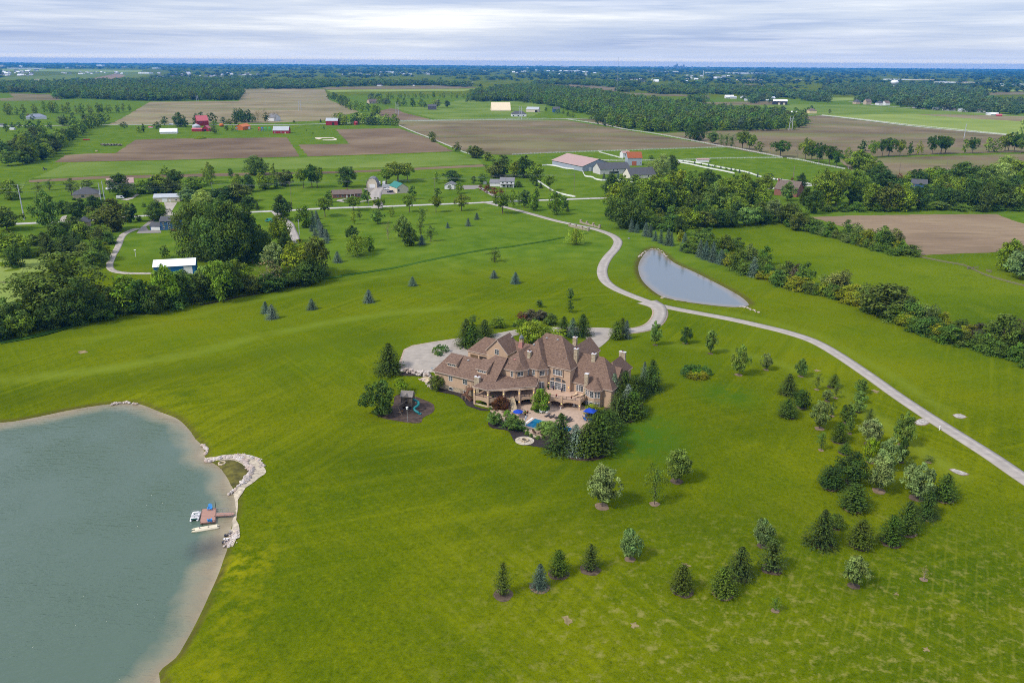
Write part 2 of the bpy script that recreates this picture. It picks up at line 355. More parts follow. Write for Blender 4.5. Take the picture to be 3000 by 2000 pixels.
def concrete(name,col,joint=4.2):
    m,nt,b,o=newmat(name); co=coords(nt); a=nd(nt,'ShaderNodeAttribute',_attribute_name='along'); ac=nd(nt,'ShaderNodeAttribute',_attribute_name='across')
    n=noise(nt,co,.45,4,.6); n2=noise(nt,co,4,3,.7)
    c=ramp(nt,n,[(.3,tuple(x*.82 for x in col)),(.55,col),(.75,tuple(x*1.13 for x in col))]); c=mix(nt,c,tuple(x*.62 for x in col),maprange(nt,n2,.55,.8,0,.5))
    d=nd(nt,'ShaderNodeMath',_operation='FRACT'); dv=nd(nt,'ShaderNodeMath',_operation='DIVIDE'); dv.inputs[1].default_value=joint; nt.links.new(a.outputs['Fac'],dv.inputs[0]); nt.links.new(dv.outputs[0],d.inputs[0])
    wn=nd(nt,'ShaderNodeTexWhiteNoise',_noise_dimensions='1D'); fl=nd(nt,'ShaderNodeMath',_operation='FLOOR'); nt.links.new(dv.outputs[0],fl.inputs[0]); nt.links.new(fl.outputs[0],wn.inputs['W'])
    c=mix(nt,c,tuple(x*.8 for x in col),maprange(nt,wn.outputs['Value'],.3,1,0,.45)) if joint<20 else c
    c=mix(nt,c,tuple(x*.5 for x in col),maprange(nt,d.outputs[0],.0,.035,.8,0))
    ab=nd(nt,'ShaderNodeMath',_operation='ABSOLUTE'); nt.links.new(ac.outputs['Fac'],ab.inputs[0])
    c=mix(nt,c,tuple(x*.7 for x in col),maprange(nt,ab.outputs[0],.06,.0,0,.6))
    sb=nd(nt,'ShaderNodeMath',_operation='SUBTRACT'); sb.inputs[1].default_value=1.15; nt.links.new(ab.outputs[0],sb.inputs[0]); a2=nd(nt,'ShaderNodeMath',_operation='ABSOLUTE'); nt.links.new(sb.outputs[0],a2.inputs[0]); m5=nd(nt,'ShaderNodeMath',_operation='MULTIPLY'); nt.links.new(maprange(nt,a2.outputs[0],.55,.1,0,.5),m5.inputs[0]); nt.links.new(maprange(nt,n,.35,.65,.2,1),m5.inputs[1]); c=mix(nt,c,tuple(min(1,x*1.28) for x in col),m5.outputs[0]); c=mix(nt,c,(.10,.11,.03),maprange(nt,ab.outputs[0],2.25,2.5,0,.7))
    nt.links.new(c,b.inputs['Base Color']); b.inputs['Roughness'].default_value=.85; b.inputs['Specular IOR Level'].default_value=.2; return m
CONC=concrete('drive_concrete',(.33,.295,.26)); ROADM=concrete('county_road',(.39,.37,.345),60.); GRAV=M('gravel',(.35,.31,.26),.95,.25,.6)
PAVER=M('patio_pavers',(.40,.29,.215),.85,.14,1.1); BORDER=M('brick_border',(.36,.27,.21),.85,.2,1.5)
def gridconc(name,col,s=4.5):
    m,nt,b,o=newmat(name); mp=coords(nt); r=nd(nt,'ShaderNodeMapping'); r.inputs['Rotation'].default_value=(0,0,rad(31)); nt.links.new(mp,r.inputs[0])
    n=noise(nt,mp,.35,4,.6); n2=noise(nt,mp,3,3,.7); c=ramp(nt,n,[(.3,tuple(x*.8 for x in col)),(.7,tuple(x*1.1 for x in col))]); c=mix(nt,c,tuple(x*.65 for x in col),maprange(nt,n2,.58,.8,0,.4))
    bt=nd(nt,'ShaderNodeTexBrick',Scale=1.,_offset=0.,_squash=1.); bt.inputs['Mortar Size'].default_value=.025; bt.inputs['Brick Width'].default_value=s; bt.inputs['Row Height'].default_value=s
    nt.links.new(r.outputs[0],bt.inputs['Vector']); c=mix(nt,c,tuple(x*.5 for x in col),bt.outputs['Fac'])
    nt.links.new(c,b.inputs['Base Color']); b.inputs['Roughness'].default_value=.85; b.inputs['Specular IOR Level'].default_value=.2; return m
MULCH=M('dark_mulch',(.030,.022,.021),.95,.35,1.6,bmp=.6); MULCH2=M('brown_mulch',(.070,.046,.034),.95,.4,.7,bmp=.6); DIRT=M('bare_dirt',(.20,.14,.09),.95,.25,.9)
COURT=gridconc('court_concrete',(.33,.29,.245))
# ---- fields
def soil(name,a,b_,c_,ang=0,green=None):
    m,nt,b,o=newmat(name); co=coords(nt); r=nd(nt,'ShaderNodeMapping'); r.inputs['Rotation'].default_value=(0,0,-rad(ang)); r.inputs['Scale'].default_value=(.16,1,1); nt.links.new(co,r.inputs[0])
    st=noise(nt,r.outputs[0],.25,4,.65); bl=noise(nt,co,.009,3,.55); fn=noise(nt,co,.35,4,.75)
    r2=nd(nt,'ShaderNodeMapping'); r2.inputs['Scale'].default_value=(.25,1,1); r2.inputs['Location'].default_value=(300,90,0); nt.links.new(co,r2.inputs[0]); sw=noise(nt,r2.outputs[0],.022,3,.6)
    c=ramp(nt,bl,[(.32,a),(.5,b_),(.68,c_)]); c=mix(nt,c,tuple(x*.55 for x in a),maprange(nt,sw,.55,.75,0,.75)); c=mix(nt,c,c_,maprange(nt,sw,.45,.3,0,.5))
    c=mix(nt,c,tuple(x*.6 for x in b_),maprange(nt,st,.52,.75,0,.6)); c=mix(nt,c,tuple(min(1,x*1.3) for x in c_),maprange(nt,st,.45,.25,0,.5)); c=mix(nt,c,tuple(x*.62 for x in a),maprange(nt,fn,.55,.8,0,.45))
    if green: c=mix(nt,c,green,maprange(nt,noise(nt,r2.outputs[0],.014,4,.6),.46,.68,0,.75))
    nt.links.new(c,b.inputs['Base Color']); b.inputs['Roughness'].default_value=.95; b.inputs['Specular IOR Level'].default_value=.05; return m
S1=soil('ploughed_soil',(.110,.074,.043),(.152,.106,.063),(.205,.150,.09),8); S2=soil('dry_soil',(.108,.080,.043),(.152,.115,.064),(.21,.162,.095),15,(.14,.155,.045))
S3=soil('stubble_soil',(.16,.115,.072),(.21,.15,.096),(.26,.192,.118),0); S4=soil('pale_stubble',(.16,.125,.065),(.22,.175,.095),(.27,.22,.125),10,(.15,.165,.055))
PAST=grassmat('pasture',(.125,.185,.03),(.17,.22,.05),(.09,.15,.02),True); PALE=grassmat('hay_field',(.20,.255,.06),(.24,.29,.075),(.16,.22,.045),True); FARG=grassmat('far_grass',(.12,.165,.03),(.16,.19,.05),(.075,.12,.02),True)
MEAD=grassmat('meadow',(.088,.134,.004),(.125,.165,.008),(.058,.098,.004),True)
R5=(0,160,2.94);R6=(800,160,2.94);R7=(1500,160,2.94);R8=(2200,160,2.94);L1=(0,450,2.851);L2=(600,450,3.36);L3=(1200,430,3.36);L4=(1800,440,3.36);L5=(2300,450,2.851)
K1=(1050,930,2.352);K2=(1220,950,6.0294);K3=(1500,950,5.0575);K4=(1400,1140,5.6);K6=(2200,950,2.851);KA=(2100,1350,2.412);K8=(1350,1300,2.613);S0=(0,0,1)
def q(k,s): return [(k[0]+float(a.split(',')[0])/k[2],k[1]+float(a.split(',')[1])/k[2]) for a in s.split()]
FLD=[('ploughed_field',S1,q(S0,'160,476 190,455 250,451 340,449 395,410 476,407 650,405 841,403 878,459 800,461 500,469'),1.2),
 ('ploughed_field',S1,q(S0,'982,379 1166,376 1252,405 1329,444 1140,451 902,459 874,424 1024,422'),1.2),
 ('ploughed_field',S2,q(S0,'1164,366 1169,357 1400,353 1655,352 1826,381 2122,431 1900,436 1752,441 1500,454 1385,452 1290,419 1252,403'),1.),
 ('stubble_field',S4,q(S0,'320,365 360,345 439,299 700,297 706,296 800,262 948,262 965,293 1052,328 946,353 800,360'),2),
 ('stubble_field',S4,q(S0,'700,296 715,261 800,259 950,261 960,280 820,296'),2),
 ('ploughed_field',S2,q(S0,'943,257 1100,253 1340,251 1403,257 1340,260 1100,262 960,263'),2),
 ('hay_field',PALE,q(S0,'955,264 1340,261 1400,260 1360,267 1200,268 968,270'),2),
 ('ploughed_field',S1,q(S0,'1145,318 1165,320 1180,330 1266,351 1166,354 1085,331'),1),
 ('stubble_field',S2,q(S0,'1922,392 2100,384 2300,377 2344,372 2346,342 2404,339 2676,372 2948,397 2940,415 3080,430 3080,445 2800,450 2470,464 2400,468 2290,461 2200,446 2122,431 1990,403'),1),
 ('stubble_field',S2,q(S0,'2456,468 2600,462 3080,449 3080,480 2850,498 2600,522 2500,505'),1),
 ('hay_field',PALE,q(S0,'2400,337 2660,334 2720,336 2850,345 3080,364 3080,396 2955,396 2676,369 2410,338'),1.5),
 ('stubble_field',S4,q(S0,'2683,336 2800,336 3080,344 3080,360 2850,348'),1.5),
 ('stubble_field',S3,q(S0,'2376,636 2500,632 3080,625 3080,748 2928,738 2696,748 2644,700 2468,664'),.8),
 ('stubble_field',S2,q(S0,'1692,349 1742,350 1800,366 1850,380 1800,374 1740,362'),1),
 ('hay_field',PAST,q(S0,'30,600 60,540 160,495 200,478 500,472 880,463 1140,456 1330,447 1400,470 1415,481 1200,490 800,497 300,513 85,524'),1.),
 ('ploughed_strip',S1,q(S0,'85,528 300,516 640,508 1000,502 1200,493 1415,482 1425,488 1200,499 1000,508 640,517 300,524 85,535'),.4),
 ('hay_field',PALE,q(L1,'-60,880 120,875 400,880 430,940 330,1085 150,1240 -40,1250'),.6),
 ('meadow',MEAD,q(L4,'900,750 1250,735 1560,710 1700,735 2000,800 2300,900 2600,1010 2650,1400 2700,1650 2300,1500 1990,1400 1600,1300 1330,1180 1080,1010 980,900'),.8),
 ('meadow',MEAD,q(L5,'-80,640 250,700 700,830 1130,850 1790,822 2080,830 2080,1620 1480,1560 1200,1440 700,1280 300,1110'),.8),
 ('meadow',PAST,q(R6,'1640,385 2352,370 2352,480 2200,550 1700,550 1300,470'),2),('meadow',PAST,q(R8,'0,430 860,430 1400,470 2352,520 2352,545 1420,515 700,515 340,510'),2),
 ('meadow',PAST,q(R6,'1040,460 1300,450 1560,470 1900,550 1400,558'),1.5),
 ('stubble_field',S2,q(R7,'260,262 500,256 900,280 900,320 740,305 500,285'),3),('stubble_field',S2,q(R7,'900,325 1450,345 1700,355 1700,385 1480,360 1000,350'),3),
 ('stubble_field',S2,q(R7,'1540,415 2352,400 2352,432 1900,440 1560,432'),3),('stubble_field',S2,q(R7,'1880,252 2352,262 2352,295 2050,280'),3),
 ('stubble_field',S2,q(R8,'0,268 280,275 420,290 200,300 0,288'),3),('stubble_field',S2,q(R8,'30,330 410,325 400,345 60,350'),3),('hay_field',PALE,q(R8,'500,375 1140,370 1100,390 700,400 500,390'),3),
 ('hay_field',PALE,q(R8,'2030,300 2352,298 2352,318 2100,315'),4),('stubble_field',S2,q(R8,'1990,330 2352,320 2352,345 2050,350'),4),
 ('stubble_field',S2,q(R5,'80,335 430,345 520,375 520,395 0,400 0,380 120,370'),3),('hay_field',FARG,q(R5,'0,195 400,185 700,165 1000,150 1350,170 900,230 500,230 0,225'),5),('stubble_field',S3,q(R5,'780,210 1000,165 1080,180 1000,230 900,232'),4),
 ('hay_field',PALE,q(R5,'0,125 800,130 1230,135 1200,155 700,150 0,140'),6)]
for i,(n,m_,p,w) in enumerate(FLD): sheet(n,p,m_,.05+.006*(i%5)+(.03 if i<15 else 0),12 if p[0][1]>440 or n=='meadow' else 0,wob=w,seed=i)
# ---- roads and drive
DRV=[(1408,592),(1440,597),(1500,612),(1560,628),(1625,646),(1690,660),(1745,672),(1790,688),(1810,706),(1803,728),(1782,752),(1768,776),(1764,800),(1774,824),(1800,844),(1840,862),(1890,881),(1930,894),(1990,907),(2060,920),(2140,935),(2230,955),(2300,972),(2380,998),(2450,1036),(2540,1096),(2630,1160),(2720,1220),(2810,1277),(2900,1334),(3000,1402),(3120,1480)]
ribbon('driveway',DRV,[5.2,5.2,5.4,5.2,5.2],CONC,.085)
ribbon('drive_border',[(1905,889),(1922,896),(1934,912),(1930,932),(1915,950),(1890,962),(1845,970),(1800,974)],[6.6,6.7,6.7,6.7,7],BORDER,.075)
ribbon('drive_spur',[(1895,884),(1922,896),(1934,912),(1930,932),(1915,950),(1890,962),(1845,970),(1795,974)],[11,5.4,5.4,5.4,6],CONC,.095)
CR=q(S0,'-60,662 50,656 110,653 180,650 260,645 365,637 430,632 520,629 640,625 767,620 853,616 942,611 1090,606 1200,602 1300,598 1405,594 1453,591 1530,588 1608,586 1690,583 1850,577 2050,566 2250,553 2345,546 2480,535')
ribbon('county_road',CR,6.2,ROADM,.06)
ribbon('far_road',q(S0,'-100,371 320,366.5 560,366 800,366 1000,362 1166,356 1400,352 1600,349.5 1745,346.5'),[8,8],ROADM,.12,step=6)
ribbon('far_road',q(S0,'2310,338 2404,338.5 2520,351 2676,370 2820,384 2948,395.5 3100,408'),[9,9],ROADM,.12,step=6)
ribbon('far_road',q(R8,'840,405 960,415 1060,435 1300,455 1700,485 2000,505 2200,520'),[7,7],ROADM,.12,step=8)
ribbon('farm_lane',q(L2,'690,570 720,600 760,640 830,690 860,760 885,820 890,880'),5.5,CONC,.075); ribbon('farm_lane',q(L2,'1690,540 1710,500 1690,450 1680,410 1690,375 1720,345 1760,322'),[8,6,10,8],CONC,.075)
sheet('yard_apron',q(L2,'1560,345 1640,335 1720,320 1790,310 1830,345 1880,395 1840,402 1760,400 1700,420 1650,400 1600,370'),CONC,.07,6)
sheet('yard_apron',q(L1,'1370,410 1480,408 1460,440 1430,490 1500,500 1500,515 1370,520 1385,470'),GRAV,.07,6)
sheet('yard_apron',q(L1,'1140,668 1180,615 1250,560 1300,545 1290,565 1220,610 1240,640 1345,645 1345,662'),CONC,.07,5)
sheet('yard_apron',q(L1,'490,560 520,525 560,515 555,545 530,570'),GRAV,.07,5); sheet('yard_apron',q(L1,'1010,385 1100,365 1140,335 1165,340 1110,378 1060,392'),GRAV,.07,5)
ribbon('gravel_lane',q(L1,'1150,625 1080,650 1020,690 985,780 945,850 915,930 940,975 1020,995 1120,1000 1290,1000'),[5,4,3.4,3.4,3.4,4],GRAV,.07)
sheet('yard_apron',q(L3,'480,395 530,380 690,378 700,400 640,418 540,422'),CONC,.07,5); ribbon('farm_lane',q(L2,'1690,445 1560,470 1450,478 1340,470 1330,458 1400,447'),[3.5,4.5],CONC,.078)
ribbon('farm_lane',q(L3,'690,400 780,455 840,485 880,500'),4,CONC,.075)
# court at the front of the house
COURTP=[(1173,1072),(1176,1050),(1185,1025),(1209,1013.5),(1268,1003),(1344,992),(1447,978.5),(1507,967),(1570,961),(1632,959),(1739,960),(1800,963),(1806,973),(1790,985),(1783,996),(1757,1018),(1738,1016),(1730,1004),(1712,986),(1700,976),(1640,972),(1560,976),(1500,986),(1480,1020),(1430,1065),(1390,1100),(1330,1112),(1268,1106)]
sheet('front_court',COURTP,COURT,.10,3.5,thick=.12,sm=2)
sheet('court_border',[(1171,1074),(1174,1049),(1183,1024),(1208,1012),(1268,1001.5),(1344,990.5),(1344,991.7),(1268,1003),(1209,1013.7),(1186.5,1025.5),(1178.5,1050),(1176,1070.5),(1200,1082),(1266,1104.5),(1266,1107.5),(1200,1086)],BORDER,.112,3)
# house-side beds and patio
sheet('mulch_bed',q(K1,'235,398 270,372 300,352 400,372 505,395 510,430 600,470 730,515 790,560 800,610 890,632 896,642 840,640 790,622 745,605 735,585 700,550 650,530 590,520 545,508 505,482 450,412 330,402'),MULCH,.07,2.5,sm=2)
sheet('mulch_bed',q(K1,'893,735 900,715 940,705 1000,690 1060,720 1150,770 1250,800 1330,830 1350,900 1310,902 1180,882 1100,872 1062,832 1042,790 1000,772 925,764'),MULCH,.06,2.5,sm=2)
sheet('mulch_bed',q(K1,'1310,880 1370,820 1450,780 1600,700 1700,620 1760,600 1900,560 1990,500 1960,600 1930,700 1830,730 1770,745 1755,850 1740,920 1690,965 1620,985 1520,985 1420,960'),MULCH2,.06,2.5,sm=2)
PLAYB=q(K1,'245,560 255,540 290,527 325,525 380,540 440,562 490,582 520,603 522,640 500,662 445,690 432,722 372,727 290,716 180,696 130,672 142,645 190,628 240,604')
sheet('play_mulch',PLAYB,MULCH2,.06,2.,sm=3)
sheet('patio',q(K1,'905,640 960,610 1060,590 1200,575 1350,575 1500,590 1570,620 1600,660 1610,700 1590,760 1540,790 1440,805 1330,815 1240,815 1180,790 1120,755 1080,700 1000,690 960,690'),PAVER,.09,2.5,sm=2)
sheet('island_grass',q(K4,'910,350 915,300 960,275 1060,268 1150,270 1180,300 1172,350 1120,388 1040,398 960,388'),M('island_turf',(.032,.07,.008),.9,.3,1.2),.125,2,sm=3,thick=.1)
# mown rings and stone drains
STN=M('pale_gravel',(.36,.33,.29),.9,.35,1.4,bmp=.6)
for s in ('1370,818 1400,795 1430,788 1465,795 1490,818 1450,838 1400,838','1692,756 1720,748 1760,752 1795,772 1760,784 1715,776','1665,1212 1700,1208 1760,1225 1812,1248 1770,1258 1710,1240'):
    p=q(K6,s); cx=sum(a for a,_ in p)/len(p); cy=sum(b for _,b in p)/len(p)
    sheet('bare_patch',[(cx+(a-cx)*1.16,cy+(b-cy)*1.2) for a,b in p],DIRT,.03,2,sm=3,wob=.12); sheet('gravel_patch',p,STN,.06,2,sm=3,wob=.12)
for s,k in (('1005,550 1035,545 1070,560 1050,575',K6),('525,380 550,375 580,388 550,395',K6),('1695,912 1730,915 1760,935 1735,945 1710,930',K8),('775,1325 820,1315 850,1360 820,1385',K8),('1300,1375 1340,1365 1360,1395 1320,1410',K8),('1460,1320 1490,1315 1495,1340 1470,1345',KA),('1255,930 1275,928 1280,945 1258,945',KA),('180,805 200,802 205,815 185,818',(0,450,1.0)),('1095,1050 1130,1040 1150,1060 1110,1070',K3),('229,1029 250,1026 256,1032 236,1036',S0)):
    sheet('bare_patch',q(k,s),M('thatch_patch',(.22,.17,.075),.95,.35,1.2),.028,2,sm=3,wob=.25)
# ditch with rank grass
DITCH=grassmat('rank_grass',(.045,.10,.012),(.07,.14,.02),(.03,.07,.008),True)
ribbon('ditch',[(0,1003),(120,980),(240,945),(330,925),(440,898),(560,870),(700,842),(800,828),(960,815),(1020,805),(1150,785),(1250,764),(1330,748),(1420,732),(1500,722),(1600,706),(1680,690),(1730,682)],[5,5,4,3.,3.5,2.5],DITCH,.05,thick=0)
ribbon('stream_bed',q(L2,'-60,1490 60,1470 200,1440 330,1410 480,1385 600,1365 720,1340 850,1308 960,1300'),[1.8,1.4],M('wet_mud',(.03,.022,.015),.5,.3,.5),.06,thick=0)
# ---- water
def watermat(name,shallow,deep,reach,rip=1.):
    m,nt,b,o=newmat(name); co=coords(nt); a=nd(nt,'ShaderNodeAttribute',_attribute_name='shore')
    n=noise(nt,co,.07,4,.6); ad=nd(nt,'ShaderNodeMath',_operation='MULTIPLY_ADD'); ad.inputs[1].default_value=reach*1.5; nt.links.new(n,ad.inputs[0]); 
    mr=nd(nt,'ShaderNodeMath',_operation='ADD'); mr.inputs[1].default_value=-reach*.75; nt.links.new(a.outputs['Fac'],mr.inputs[0]); nt.links.new(mr.outputs[0],ad.inputs[2])
    c=ramp(nt,maprange(nt,ad.outputs[0],-reach*.2,reach),[(0,shallow),(.30,tuple(x*.72 for x in shallow)),(.62,tuple((x*1.2+y)/2.2 for x,y in zip(deep,shallow))),(1,deep)])
    wd=nd(nt,'ShaderNodeAttribute',_attribute_name='weed'); c=mix(nt,c,(.028,.03,.034),wd.outputs['Fac'])
    nt.links.new(c,b.inputs['Base Color']); b.inputs['Roughness'].default_value=.07; b.inputs['IOR'].default_value=1.33; b.inputs['Specular IOR Level'].default_value=.62
    mp=nd(nt,'ShaderNodeMapping'); mp.inputs['Scale'].default_value=(.42,1.35,1); mp.inputs['Rotation'].default_value=(0,0,rad(-12)); nt.links.new(co,mp.inputs[0])
    w1=noise(nt,mp.outputs[0],.75,4,.62); w2=noise(nt,co,.05,2); mu=nd(nt,'ShaderNodeMath',_operation='MULTIPLY'); nt.links.new(w1,mu.inputs[0]); nt.links.new(maprange(nt,w2,.3,.7,.35,1.),mu.inputs[1])
    bump(nt,b,mu.outputs[0],.28*rip,.5); return m
def water(name,poly,mat,cell,weed=None):
    P=np.array(poly); gx=np.arange(P[:,0].min()-3,P[:,0].max()+3,cell); gy=np.arange(P[:,1].min()-3,P[:,1].max()+3,cell)
    X,Y=np.meshgrid(gx,gy); s=sdist(X,Y,poly); ii=np.arange(X.size).reshape(X.shape)
    Fq=np.stack([ii[:-1,:-1],ii[:-1,1:],ii[1:,1:],ii[1:,:-1]],-1).reshape(-1,4); k=(s.ravel()[Fq]>-1.2).all(1); Fq=Fq[k]
    u,inv=np.unique(Fq,return_inverse=True); Fq=inv.reshape(-1,4)
    Vw=np.stack([X.ravel(),Y.ravel(),np.full(X.size,WL)],1)[u]; wd=weed(Vw[:,0],Vw[:,1]) if weed else np.zeros(len(u))
    me=npmesh(name,Vw,Fq,mat,True,{'shore':('POINT',s.ravel()[u]),'weed':('POINT',wd)}); link(name,me,kind='structure')
wc=G(606,1605,WL)
water('lake_water',LAKE,watermat('lake_water',(.30,.245,.15),(.072,.112,.078),6.5,3.6),1.0,lambda x,y:.75*np.clip(1-np.hypot((x-wc[0])/5.,(y-wc[1])/5.5),0,1)**.7)
water('pond_water',POND,watermat('pond_water',(.24,.20,.15),(.125,.15,.165),4.6,.5),1.0)
# marshy inlet, beach strips
INL=q((580,1290,8.2545),'330,505 480,530 560,480 800,470 950,520 1080,590 1180,660 1230,760 1150,900 1060,990 930,1090 840,1110 760,1050 690,940 640,850 610,790 590,720 540,660 480,560')
sheet('marsh_inlet',INL,M('marsh_grass',(.085,.075,.010),.9,.45,.35),.03,1.2,sm=2)
SAND=M('bank_gravel',(.42,.36,.27),.95,.3,1.1,bmp=.5)
sheet('bank_gravel',q((580,1290,8.2545),'140,430 400,400 620,350 900,340 1200,345 1380,390 1480,440 1560,560 1590,640 1650,740 1600,830 1480,900 1380,990 1250,1080 1150,1150 1080,1270 1020,1350 960,1450 940,1570 870,1570 880,1450 860,1380 790,1280 900,1180 1080,1010 1190,900 1240,780 1200,690 1100,600 950,510 800,475 560,480 300,500'),SAND,.09,1.2,sm=2)
sheet('bank_gravel',q((540,1460,11.2),'1640,70 1760,60 1760,300 1720,560 1700,700 1790,860 1810,1000 1830,1280 1700,1330 1600,1568 1280,1568 1480,1060 1560,1000 1580,900 1580,700 1680,500 1690,300'),SAND,.07,1.2,sm=1)
# ---- sun, sky, air, camera
TOSUN=Vector((-.60,-.36,.72)).normalized()
sl=bpy.data.lights.new('sun','SUN'); sl.energy=3.2; sl.angle=rad(9.0); sl.color=(1,.94,.84); so=bpy.data.objects.new('sun',sl); COL.objects.link(so)
so.rotation_euler=TOSUN.to_track_quat('Z','Y').to_euler(); so.location=(0,0,150)
w=bpy.data.worlds.new('World'); SC.world=w; w.use_nodes=True; nt=w.node_tree; nt.nodes.clear()
out=nt.nodes.new('ShaderNodeOutputWorld'); sk=nt.nodes.new('ShaderNodeTexSky'); sk.sky_type='NISHITA'; sk.sun_disc=False
sk.sun_elevation=math.asin(TOSUN.z); sk.sun_rotation=math.atan2(TOSUN.x,TOSUN.y); sk.altitude=300; sk.air_density=1.0; sk.dust_density=.6
bg=nd(nt,'ShaderNodeBackground',Strength=.11); nt.links.new(sk.outputs[0],bg.inputs[0])
tc=nt.nodes.new('ShaderNodeTexCoord'); sep=nt.nodes.new('ShaderNodeSeparateXYZ'); nt.links.new(tc.outputs['Generated'],sep.inputs[0])
mp=nd(nt,'ShaderNodeMapping'); mp.inputs['Scale'].default_value=(1.7,.9,30); mp.inputs['Rotation'].default_value=(0,rad(-.9),0); mp.inputs['Location'].default_value=(3.1,.4,1.7); nt.links.new(tc.outputs['Generated'],mp.inputs[0])
n1=noise(nt,mp.outputs[0],1.25,8,.60); mp2=nd(nt,'ShaderNodeMapping'); mp2.inputs['Scale'].default_value=(5,2.2,120); mp2.inputs['Rotation'].default_value=(0,rad(-1.2),0); nt.links.new(tc.outputs['Generated'],mp2.inputs[0]); n2=noise(nt,mp2.outputs[0],1.2,4,.55)
cl=ramp(nt,n1,[(.32,(.27,.36,.60)),(.45,(.41,.485,.67)),(.56,(.57,.62,.74)),(.69,(.86,.87,.90))])
cl=mix(nt,cl,(.92,.92,.97),maprange(nt,n2,.5,.8,0,.5)); cl=mix(nt,cl,(.64,.71,.87),maprange(nt,sep.outputs[2],.02,.0,0,.7))
cl=mix(nt,cl,(.98,.89,.76),maprange(nt,sep.outputs[2],.0065,.0015,0,.85))
gain=maprange(nt,sep.outputs[2],.08,.75,1.05,1.55)
cb=nt.nodes.new('ShaderNodeBackground'); nt.links.new(cl,cb.inputs[0]); nt.links.new(gain,cb.inputs[1])
ms=nt.nodes.new('ShaderNodeMixShader'); ms.inputs[0].default_value=.86; nt.links.new(bg.outputs[0],ms.inputs[1]); nt.links.new(cb.outputs[0],ms.inputs[2]); nt.links.new(ms.outputs[0],out.inputs[0])
hz=MB().box(-26500,-400,-4,26500,25300,135)
hm=bpy.data.materials.new('haze_air'); hm.use_nodes=True; t_=hm.node_tree; t_.nodes.clear(); ho_=t_.nodes.new('ShaderNodeOutputMaterial'); pv=t_.nodes.new('ShaderNodeVolumePrincipled')
pv.inputs['Color'].default_value=(.05,.34,.97,1); pv.inputs['Density'].default_value=4.6e-5; pv.inputs['Anisotropy'].default_value=0.; t_.links.new(pv.outputs[0],ho_.inputs['Volume'])
HZ=hz.build('haze',hm,kind='stuff')
cam=bpy.data.cameras.new('camera'); cam.sensor_width=36; cam.lens=F/3000*36; cam.clip_start=1; cam.clip_end=60000; co_=bpy.data.objects.new('camera',cam); COL.objects.link(co_)
Rr=Vector((_cr,_sr*_sp,_sr*_cp)); Uu=Vector((-_sr,_cr*_sp,_cr*_cp)); Bb=-Vector((0,_cp,-_sp))
co_.matrix_world=Matrix(((Rr.x,Uu.x,Bb.x,0),(Rr.y,Uu.y,Bb.y,0),(Rr.z,Uu.z,Bb.z,HC),(0,0,0,1))); SC.camera=co_
SC.view_settings.view_transform='Standard'; SC.view_settings.look='None'; SC.view_settings.exposure=0.28; SC.view_settings.gamma=1
SC.render.engine='CYCLES'; SC.cycles.use_denoising=False; SC.cycles.volume_bounces=1; SC.cycles.max_bounces=6; SC.cycles.filter_width=1.0; SC.cycles.diffuse_bounces=3; SC.cycles.glossy_bounces=2; SC.cycles.transmission_bounces=3; SC.cycles.transparent_max_bounces=6
SC.cycles.use_adaptive_sampling=True; SC.cycles.adaptive_threshold=.006
# ================================================================ TREES
def foliage():
    m,nt,b,o=newmat('foliage'); oi=nt.nodes.new('ShaderNodeObjectInfo'); a=nd(nt,'ShaderNodeAttribute',_attribute_name='tone')
    co=nt.nodes.new('ShaderNodeNewGeometry'); n=nd(nt,'ShaderNodeTexNoise',Scale=.35,Detail=2.); nt.links.new(co.outputs['Position'],n.inputs['Vector'])
    c=mix(nt,oi.outputs['Color'],a.outputs['Color'],1.,'MULTIPLY'); hs=nt.nodes.new('ShaderNodeHueSaturation'); nt.links.new(c,hs.inputs['Color'])
    nt.links.new(maprange(nt,n.outputs['Fac'],.3,.7,.485,.515),hs.inputs['Hue']); nt.links.new(maprange(nt,n.outputs['Fac'],.3,.7,.82,1.2),hs.inputs['Value'])
    nt.links.new(hs.outputs[0],b.inputs['Base Color']); b.inputs['Roughness'].default_value=.75; b.inputs['Specular IOR Level'].default_value=.12
    tr=nt.nodes.new('ShaderNodeBsdfTranslucent'); nt.links.new(hs.outputs[0],tr.inputs[0]); ms=nt.nodes.new('ShaderNodeMixShader'); ms.inputs[0].default_value=.28
    nt.links.new(b.outputs[0],ms.inputs[1]); nt.links.new(tr.outputs[0],ms.inputs[2]); nt.links.new(ms.outputs[0],o.inputs[0]); return m
FOL=foliage(); BARK=M('tree_bark',(.13,.10,.075),.95,.25,3.); BARKP=M('pale_bark',(.27,.24,.20),.95,.2,3.)
def unit(v): return v/(np.linalg.norm(v,axis=1)[:,None]+1e-9)
def quads(C,N,size,R,asp=.7):
    """leaf faces: centres C, normals N, half sizes"""
    n=len(C); r=unit(R.normal(size=(n,3))); a=unit(np.cross(N,r)); b=np.cross(N,a); s=(size*R.uniform(.65,1.35,n))[:,None]
    P=np.stack([C-a*s,C-b*s*asp,C+a*s,C+b*s*asp],1); return P.reshape(-1,3),np.arange(4*n).reshape(-1,4)
def leafmesh(name,C,N,size,R,tone,asp=.7):
    V,Fq=quads(C,N,size,R,asp); t=np.repeat(tone[:,None],4,0) if tone.ndim==1 else tone
    col=np.ones((len(Fq),4)); col[:,:3]=tone[:,None] if tone.ndim==1 else tone
    return npmesh(name,V,Fq,FOL,False,None,{'tone':('FACE',col)})
